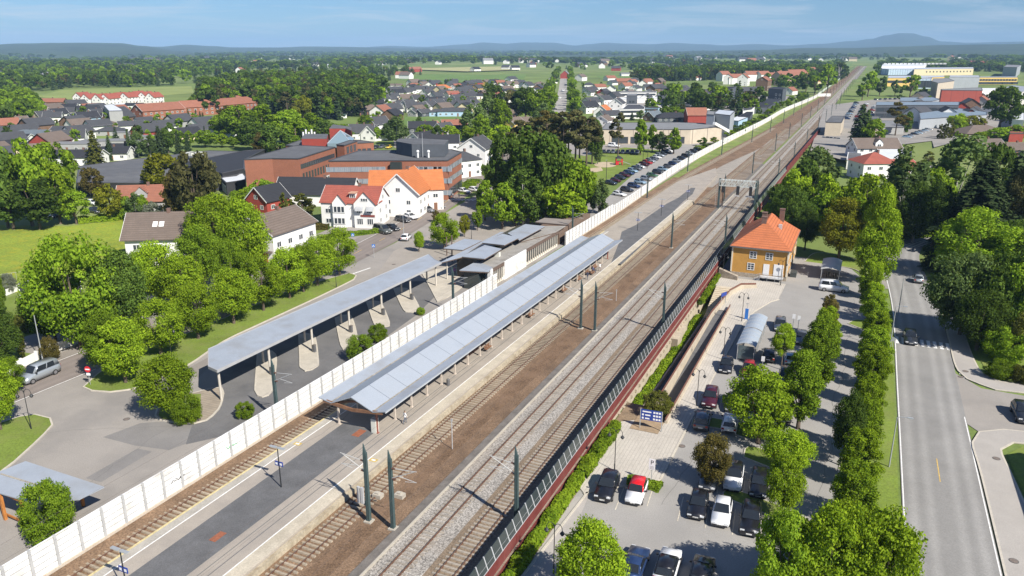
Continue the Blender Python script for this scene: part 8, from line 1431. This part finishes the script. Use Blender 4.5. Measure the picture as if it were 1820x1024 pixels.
person(at(808, 490), .8, 'walk', (.22, .10, .30), (.05, .05, .06), 'person in purple standing at the shaded station entrance'); person(at(1044, 497, PZ), 3.0, 'walk', (.05, .06, .10), (.06, .07, .1), 'person in dark clothes standing beside the canopy bench')

# small things lying about: covers, posts, blocks, the house whose shadow crosses the right pavement
def cover(px, py, z, label):
    m_ = MB(); m_.disc((0, 0, .01), .42, .02, 16); m_.disc((0, 0, .012), .34, .026, 16, 1); o = m_.build('manhole_cover', [M_plain('cover_rim', (.10, .095, .09), .7), M('cover_iron', (.17, .14, .12), .8, .3, 4)]); o.location = at(px, py, z); tag(o, label, 'manhole cover')
for a in ((1708, 670, LOTZ + .012, 'manhole cover in the mouth of the side road'), (1716, 660, LOTZ + .12, 'upper manhole cover on the pavement by the bushes'), (1802, 997, LOTZ + .12, 'manhole cover on the pavement at the lower right'), (1771, 815, LOTZ + .12, 'manhole cover on the pavement in the house shadow'), (1212, 793, LOTZ, 'drain cover in the car park near the paved square'), (1262, 688, LOTZ, 'drain cover near the maroon car'), (700, 470, .01, 'manhole cover on the station square'), (225, 745, .0, 'manhole cover in the bus yard'), (610, 560, .008, 'manhole cover behind the bus canopy')): cover(*a)
for px, py, yt, lab in ((804, 798, 745, 'thin white marker post on the brown ballast'), (1095, 535, 515, 'short white marker post on the brown ballast opposite the canopy'), (1487, 400, 380, 'thin pale marker post by the far platform')):
    p = at(px, py, -.2); h = hgt(px, py, yt, -.2); m_ = MB(); m_.tube((0, 0, 0), (0, 0, h), .05, .05, 8); m_.box(-.09, .09, -.05, .05, h - .3, h); o = m_.build('marker_post', alu); o.location = p; tag(o, lab, 'post')
for px, py, lab in ((711, 884, 'pale concrete block on the brown ballast right of the near mast'), (672, 884, 'pale concrete block between the paired near masts')):
    m_ = MB(); m_.box(-.5, .5, -.35, .35, 0, .45); m_.box(-.2, .2, -.2, .2, .45, .6); o = m_.build('concrete_block', conc); o.location = at(px, py, -.25); tag(o, lab, 'block')
house(*pix((30.0, 87, LOTZ)), 13, 9, 5.6, 2.8, 65.6, 'white', 'dark', 'white house just beyond the right edge, shading the pavement', z=LOTZ)
cr = MB(); rg = random.Random(9)
def crack(x, y, dx, dy, n, z, w=.016):
    p = Vector((x, y, z))
    for k in range(n):
        q = p + Vector((dx + rg.uniform(-.35, .35), dy + rg.uniform(-.35, .35), 0)); d = (q - p).normalized(); nn = Vector((-d.y, d.x, 0)) * w; cr.poly([p - nn, q - nn, q + nn, p + nn]); p = q
for a in ((-9, 78, 1.1, .2, 8, LOTZ + .004), (-14.5, 70, .2, 1.3, 14, LOTZ + .004), (-3, 100, .1, 1.5, 25, LOTZ + .004), (1.0, 72, .03, 1.5, 55, LOTZ + .004), (-88, 50, 1.2, .6, 14, .004), (-70, 45, -.2, 1.4, 16, .004), (-50.6, 30, .02, 1.6, 24, PZ + .011), (-47.2, 74, .02, 1.6, 50, PZ + .004), (-54.2, 60, .02, 1.6, 8, PZ + .004), (-99, 60, .0, 1.6, 40, .02)): crack(*a)
struct('asphalt_cracks', cr, M('crack_tar', (.12, .115, .11), .9, .2, 2))
# ------------------------------------------------------------------ far woods: read as one mass each, instanced from small trees
def gn_wood(name, label, pts, protos, cat='wood'):
    "pts: list of (x, y, z, height, width, index)"
    me = bpy.data.meshes.new(name); me.vertices.add(len(pts)); A = np.array(pts, dtype=np.float32); me.vertices.foreach_set('co', A[:, :3].ravel())
    a = me.attributes.new('sc', 'FLOAT_VECTOR', 'POINT'); a.data.foreach_set('vector', np.stack([A[:, 4], A[:, 4], A[:, 3]], 1).ravel()); a = me.attributes.new('rz', 'FLOAT', 'POINT'); a.data.foreach_set('value', (np.arange(len(pts)) * 2.399).astype(np.float32) % 6.283); a = me.attributes.new('idx', 'INT', 'POINT'); a.data.foreach_set('value', A[:, 5].astype(np.int32))
    o = bpy.data.objects.new(name, me); COL.objects.link(o); ng = bpy.data.node_groups.new(name, 'GeometryNodeTree'); ng.interface.new_socket('Geometry', in_out='INPUT', socket_type='NodeSocketGeometry'); ng.interface.new_socket('Geometry', in_out='OUTPUT', socket_type='NodeSocketGeometry')
    N = ng.nodes; L = ng.links; gi = N.new('NodeGroupInput'); go = N.new('NodeGroupOutput'); ci = N.new('GeometryNodeCollectionInfo'); ci.inputs['Collection'].default_value = protos; ci.inputs['Separate Children'].default_value = True; ci.inputs['Reset Children'].default_value = True
    ip = N.new('GeometryNodeInstanceOnPoints'); ip.inputs['Pick Instance'].default_value = True
    def attr(n, t): x = N.new('GeometryNodeInputNamedAttribute'); x.data_type = t; x.inputs['Name'].default_value = n; return x.outputs['Attribute']
    cx = N.new('ShaderNodeCombineXYZ'); L.new(attr('rz', 'FLOAT'), cx.inputs[2]); L.new(gi.outputs[0], ip.inputs['Points']); L.new(ci.outputs[0], ip.inputs['Instance']); L.new(attr('idx', 'INT'), ip.inputs['Instance Index']); L.new(cx.outputs[0], ip.inputs['Rotation']); L.new(attr('sc', 'FLOAT_VECTOR'), ip.inputs['Scale']); L.new(ip.outputs[0], go.inputs[0])
    o.modifiers.new('instances', 'NODES').node_group = ng; return tag(o, label, cat, None, 'stuff')
PC = bpy.data.collections.new('wood_trees')
for k, (kd, mt) in enumerate((('spruce', 'spruce'), ('pine', 'pine'), ('round', 'dark'), ('egg', 'maple'), ('birch', 'birch'), ('round', 'maple'))):
    me = proto(kd, 'L', k)[0]; o = bpy.data.objects.new('wood_%d_%s' % (k, kd), me); o.material_slots[0].link = 'OBJECT'; o.material_slots[0].material = LEAF[mt]; PC.objects.link(o)
def inpoly(x, y, P):
    c = False; n = len(P)
    for i in range(n):
        x1, y1 = P[i]; x2, y2 = P[i - 1]
        if (y1 > y) != (y2 > y) and x < (x2 - x1) * (y - y1) / (y2 - y1) + x1: c = not c
    return c
rg = random.Random(77)
def scatter(poly, step, idx, hr, zf=gz, keep=1.0):
    P = [tuple(at(*p)[:2]) for p in poly]; xs_ = [p[0] for p in P]; ys_ = [p[1] for p in P]; out = []; y = min(ys_)
    while y < max(ys_):
        x = min(xs_)
        while x < max(xs_):
            a, b = x + rg.uniform(-.5, .5) * step, y + rg.uniform(-.5, .5) * step
            if rg.random() < keep and inpoly(a, b, P): h = rg.uniform(*hr); i = rg.choice(idx); out.append((a, b, zf(a, b) - .3, h, h * rg.uniform(.85, 1.25) * (1 if i in (0, 1) else .95), i))
            x += step
        y += step
    return out
gn_wood('wood', 'dense mixed wood behind the thick clump and the brick terraces', scatter([(345, 205), (352, 178), (395, 158), (470, 150), (560, 145), (640, 152), (682, 168), (680, 185), (655, 205), (600, 215), (520, 212), (440, 192)], 7.2, [0, 0, 1, 0, 0, 2, 1, 3], (13, 21)), PC)
gn_wood('wood', 'dark wood behind the red roofed estate', scatter([(1120, 147), (1150, 139), (1230, 135), (1330, 133), (1430, 131), (1490, 131), (1502, 141), (1450, 143), (1300, 141.5), (1210, 144.5)], 9, [0, 1, 0, 2, 3], (13, 20)), PC)
gn_wood('wood', 'leafy grove at the left edge below the pale field', scatter([(-30, 205), (0, 190), (40, 182), (66, 190), (76, 212), (30, 228), (-30, 236)], 7, [2, 5, 3, 5], (9, 15)), PC)
gn_wood('garden_trees', 'small garden trees scattered between the far suburb houses', scatter([(-20, 300), (0, 235), (140, 205), (250, 200), (240, 245), (160, 275)], 22, [5, 2, 3, 0, 5], (3.5, 7.5), keep=.8) + scatter([(600, 235), (640, 165), (760, 150), (930, 150), (985, 160), (970, 205), (830, 222), (820, 205)], 24, [5, 2, 3, 2, 0, 5], (4, 8), keep=.8) + scatter([(640, 255), (690, 235), (830, 235), (830, 262), (720, 275)], 20, [5, 3, 2], (3, 6), keep=.4) + scatter([(1012, 150), (1200, 142), (1260, 165), (1250, 200), (1150, 195), (1120, 182), (1030, 215)], 26, [5, 2, 3, 0, 5], (3.5, 6.5), keep=.6) + scatter([(235, 270), (250, 216), (420, 212), (445, 264)], 12, [2, 3, 5, 0, 4], (4, 9), keep=.6) + scatter([(1470, 285), (1640, 300), (1820, 260), (1820, 225), (1640, 200), (1560, 215)], 26, [5, 3, 2, 0], (3.5, 7), keep=.3) + scatter([(1500, 180), (1560, 168), (1800, 160), (1820, 190), (1600, 190)], 34, [5, 2, 3], (5, 9), keep=.3), PC, 'trees')
# everything beyond: a patchwork of woods and clearings out to the hills
FLD = [[(p[0], p[1]) for p in f] for f in ()]
far = []
def wood_noise(x, y): return math.sin(x * .0042 + 2 * math.sin(y * .0011)) + math.sin(y * .0031 + 1.7 * math.sin(x * .0016 + 1)) + .7 * math.sin(x * .0095 + y * .0074) + .5 * math.sin(y * .013 - x * .006)
clear = [[(62, 173), (110, 158), (345, 152), (345, 170), (140, 180)], [(690, 121), (925, 117), (925, 125), (830, 128), (690, 125)], [(700, 143), (780, 127), (945, 126), (935, 143), (850, 152)], [(1055, 136), (1130, 129), (1145, 138), (1070, 146)], [(1480, 122), (1520, 110), (1500, 137), (1455, 152)], [(1575, 109), (1640, 103), (1685, 108), (1600, 115)], [(150, 132), (250, 118), (250, 124), (170, 134)], [(35, 146), (110, 141), (115, 150), (40, 152)], [(560, 150), (1010, 127), (1500, 127), (1500, 142), (1440, 150), (1250, 165), (1000, 260), (560, 250)], [(1500, 125), (1830, 128), (1830, 260), (1500, 200)], [(-40, 176), (345, 168), (345, 215), (-40, 320)]]
CL = [[tuple(at(*p)[:2]) for p in c] for c in clear]
r = 560.0
while r < 9000:
    step = max(11, r * .0105); n = int(r * 1.45 / step); 
    for k in range(n):
        th = YAW + (-.74 + 1.48 * (k + rg.random()) / n); rr = r + rg.uniform(-.5, .5) * step * 1.6; x, y = -rr * math.sin(th), rr * math.cos(th)
        if -70 < x < 20 and y < 3500: continue
        if rr < 5200 and wood_noise(x, y) < ((.28 if (k / n) < .55 else -.1) if rr > 1000 else .4): 
            if rg.random() > .05: continue
        if any(inpoly(x, y, c) for c in CL): continue
        h = rg.uniform(10, 19) * (1 if rr < 2600 else 1.1); i = rg.choice([0, 0, 1, 2, 0, 5, 3, 2]); wd = h * rg.uniform(.9, 1.2) * (1 if rr < 1800 else min(2.0, step / 13)); far.append((x, y, gz(x, y) - 1.0, h, wd, i))
    r += step * 1.25
gn_wood('far_woods', 'endless mixed woods between far fields out to the blue hills', far, PC)
# ---- the many smaller houses of the suburbs and hamlets
def smallhouse(p, k_, col, roof, th, label, group):
    r = thing('house', label, 'house', p, YAW + R(th), group); W, D, h, rise = 6 * k_, 4.5 * k_, 3.6 * k_, 3.0 * k_; m_ = MB(); m_.box(-W, W, -D, D, -4, h)
    for s in (-1, 1): m_.poly([(s * W, -D * s, h), (s * W, D * s, h), (s * W, 0, h + rise)])
    m_.build('wall', WALL[col], r); m_ = MB()
    for s in (-1, 1): m_.poly([(-W - .5, s * (D + .5), h - .35), (W + .5, s * (D + .5), h - .35), (W + .5, 0, h + rise), (-W - .5, 0, h + rise)][::-s]); m_.poly([(-W - .5, s * (D + .5), h - .6), (W + .5, s * (D + .5), h - .6), (W + .5, 0, h + rise - .25), (-W - .5, 0, h + rise - .25)][::s])
    m_.build('roof', ROOF[roof], r)
FH = MB(); FW = ['white', 'cream', 'grey', 'brown', 'red']; FR = ['dark', 'black', 'brown', 'terra', 'red', 'grey', 'silver']
def farhouse(p, k_, col, roof, th, *_):
    W, D, h, rise = 6 * k_, 4 * k_, 3.6 * k_, 2.8 * k_; a = YAW + R(th); c, s_ = math.cos(a), math.sin(a); T = lambda x, y, z: (p.x + x * c - y * s_, p.y + x * s_ + y * c, p.z + z); i = FW.index(col) if col in FW else 0; j = len(FW) + (FR.index(roof) if roof in FR else 0)
    FH.hexa([T(-W, -D, -6), T(W, -D, -6), T(W, D, -6), T(-W, D, -6), T(-W, -D, h), T(W, -D, h), T(W, D, h), T(-W, D, h)], i)
    for s in (-1, 1): FH.poly([T(s * W, -D * s, h), T(s * W, D * s, h), T(s * W, 0, h + rise)], i); FH.poly([T(-W - .5, s * (D + .5), h - .3), T(W + .5, s * (D + .5), h - .3), T(W + .5, 0, h + rise + .1), T(-W - .5, 0, h + rise + .1)][::-s], j)
taken = [o.matrix_world.translation.copy() for o in SC.objects if o.parent is None and o.get('category') in ('house', 'building', 'flats', 'shed', 'warehouse', 'barn', 'mill')]
def sprinkle(poly, n, label, group, k0=1.0, gap=12.5, mass=None):
    P = [tuple(at(*p)[:2]) for p in poly]; xs_ = [p[0] for p in P]; ys_ = [p[1] for p in P]; c = t = 0
    while c < n and t < 9000:
        t += 1; px = rg.uniform(min(p[0] for p in poly), max(p[0] for p in poly)); py = rg.uniform(min(p[1] for p in poly), max(p[1] for p in poly)); q = at(px, py)
        if not inpoly(q.x, q.y, P) or any((q - v).length_squared < gap * gap for v in taken): continue
        if abs((q - at(991, 205)).to_2d().dot(Vector((.938, .347)))) < 24 or (-72 < q.x < 30 and q.y < 3000): continue
        taken.append(q.copy()); q.z = gz(q.x, q.y); (mass or smallhouse)(q, k0 * rg.uniform(.9, 1.2), rg.choice(['white', 'white', 'white', 'white', 'cream', 'white', 'grey', 'brown', 'red']), rg.choice(['dark', 'black', 'dark', 'brown', 'terra', 'dark', 'dark']), rg.uniform(38, 85), label, group); c += 1
sprinkle([(640, 200), (680, 168), (780, 146), (985, 150), (970, 175), (830, 205), (700, 215)], 46, 'small gabled house among garden trees in the dense suburb left of the avenue', 'small houses left of the avenue')
sprinkle([(1015, 195), (1010, 150), (1130, 146), (1260, 165), (1260, 190), (1120, 180)], 30, 'small gabled house among garden trees in the dense suburb right of the avenue', 'small houses right of the avenue')
sprinkle([(-20, 300), (0, 215), (140, 195), (245, 205), (140, 270)], 22, 'small gabled house between gardens in the suburb at the far left', 'small houses in the left suburb')
sprinkle([(240, 262), (255, 225), (400, 215), (440, 255)], 8, 'small gabled house between trees below the brick terraces', 'small houses below the brick terraces')
sprinkle([(1480, 200), (1570, 175), (1800, 175), (1820, 215), (1600, 215)], 14, 'small gabled house or shed between the workshops on the right', 'small houses among the workshops', 1.2)
sprinkle([(0, 140), (300, 110), (700, 106), (1000, 108), (1480, 103), (1500, 125), (1000, 122), (690, 118), (330, 135)], 60, 'tiny pale house far out between fields and woods', '', 1.7, 60, farhouse)
for q in FARM: farhouse(*q)
tag(FH.build('far_houses', [WALL[k] for k in FW] + [ROOF[k] for k in FR]), 'scattered small farm houses far out between fields and woods', 'houses', None, 'stuff')
# ------------------------------------------------------------------ labels: number look-alikes of one group from left to right
ORD = ['first', 'second', 'third', 'fourth', 'fifth', 'sixth', 'seventh', 'eighth', 'ninth', 'tenth', 'eleventh', 'twelfth', 'thirteenth', 'fourteenth', 'fifteenth', 'sixteenth']
byl = {}
for o in list(SC.objects):
    if o.parent is None and o.get('label') and o.get('kind') not in ('stuff', 'structure'): byl.setdefault(o['label'], []).append(o)
bpy.context.view_layer.update()
for lb, os_ in byl.items():
    if len(os_) < 2: continue
    if len(os_) > 16 or 'far out' in lb or lb.startswith('small gabled'):
        for o in os_:
            if not o.get('group'): o['group'] = lb
        continue
    words = len(lb.split()); near = lb.startswith(('dark green catenary', 'full leafy', 'clipped leafy'))
    os_.sort(key=(lambda o: o.matrix_world.translation.length) if near else (lambda o: pix(o.matrix_world.translation)[0]))
    for k, o in enumerate(os_):
        s = ('%s of %d from the %s' % (ORD[k], len(os_), 'camera' if near else 'left')); 
        if words + 6 > 16: s = '%s of %d' % (ORD[k], len(os_)) if words + 3 <= 16 else ''
        o['label'] = (lb + ', ' + s) if s else lb
        if not o.get('group'): o['group'] = lb
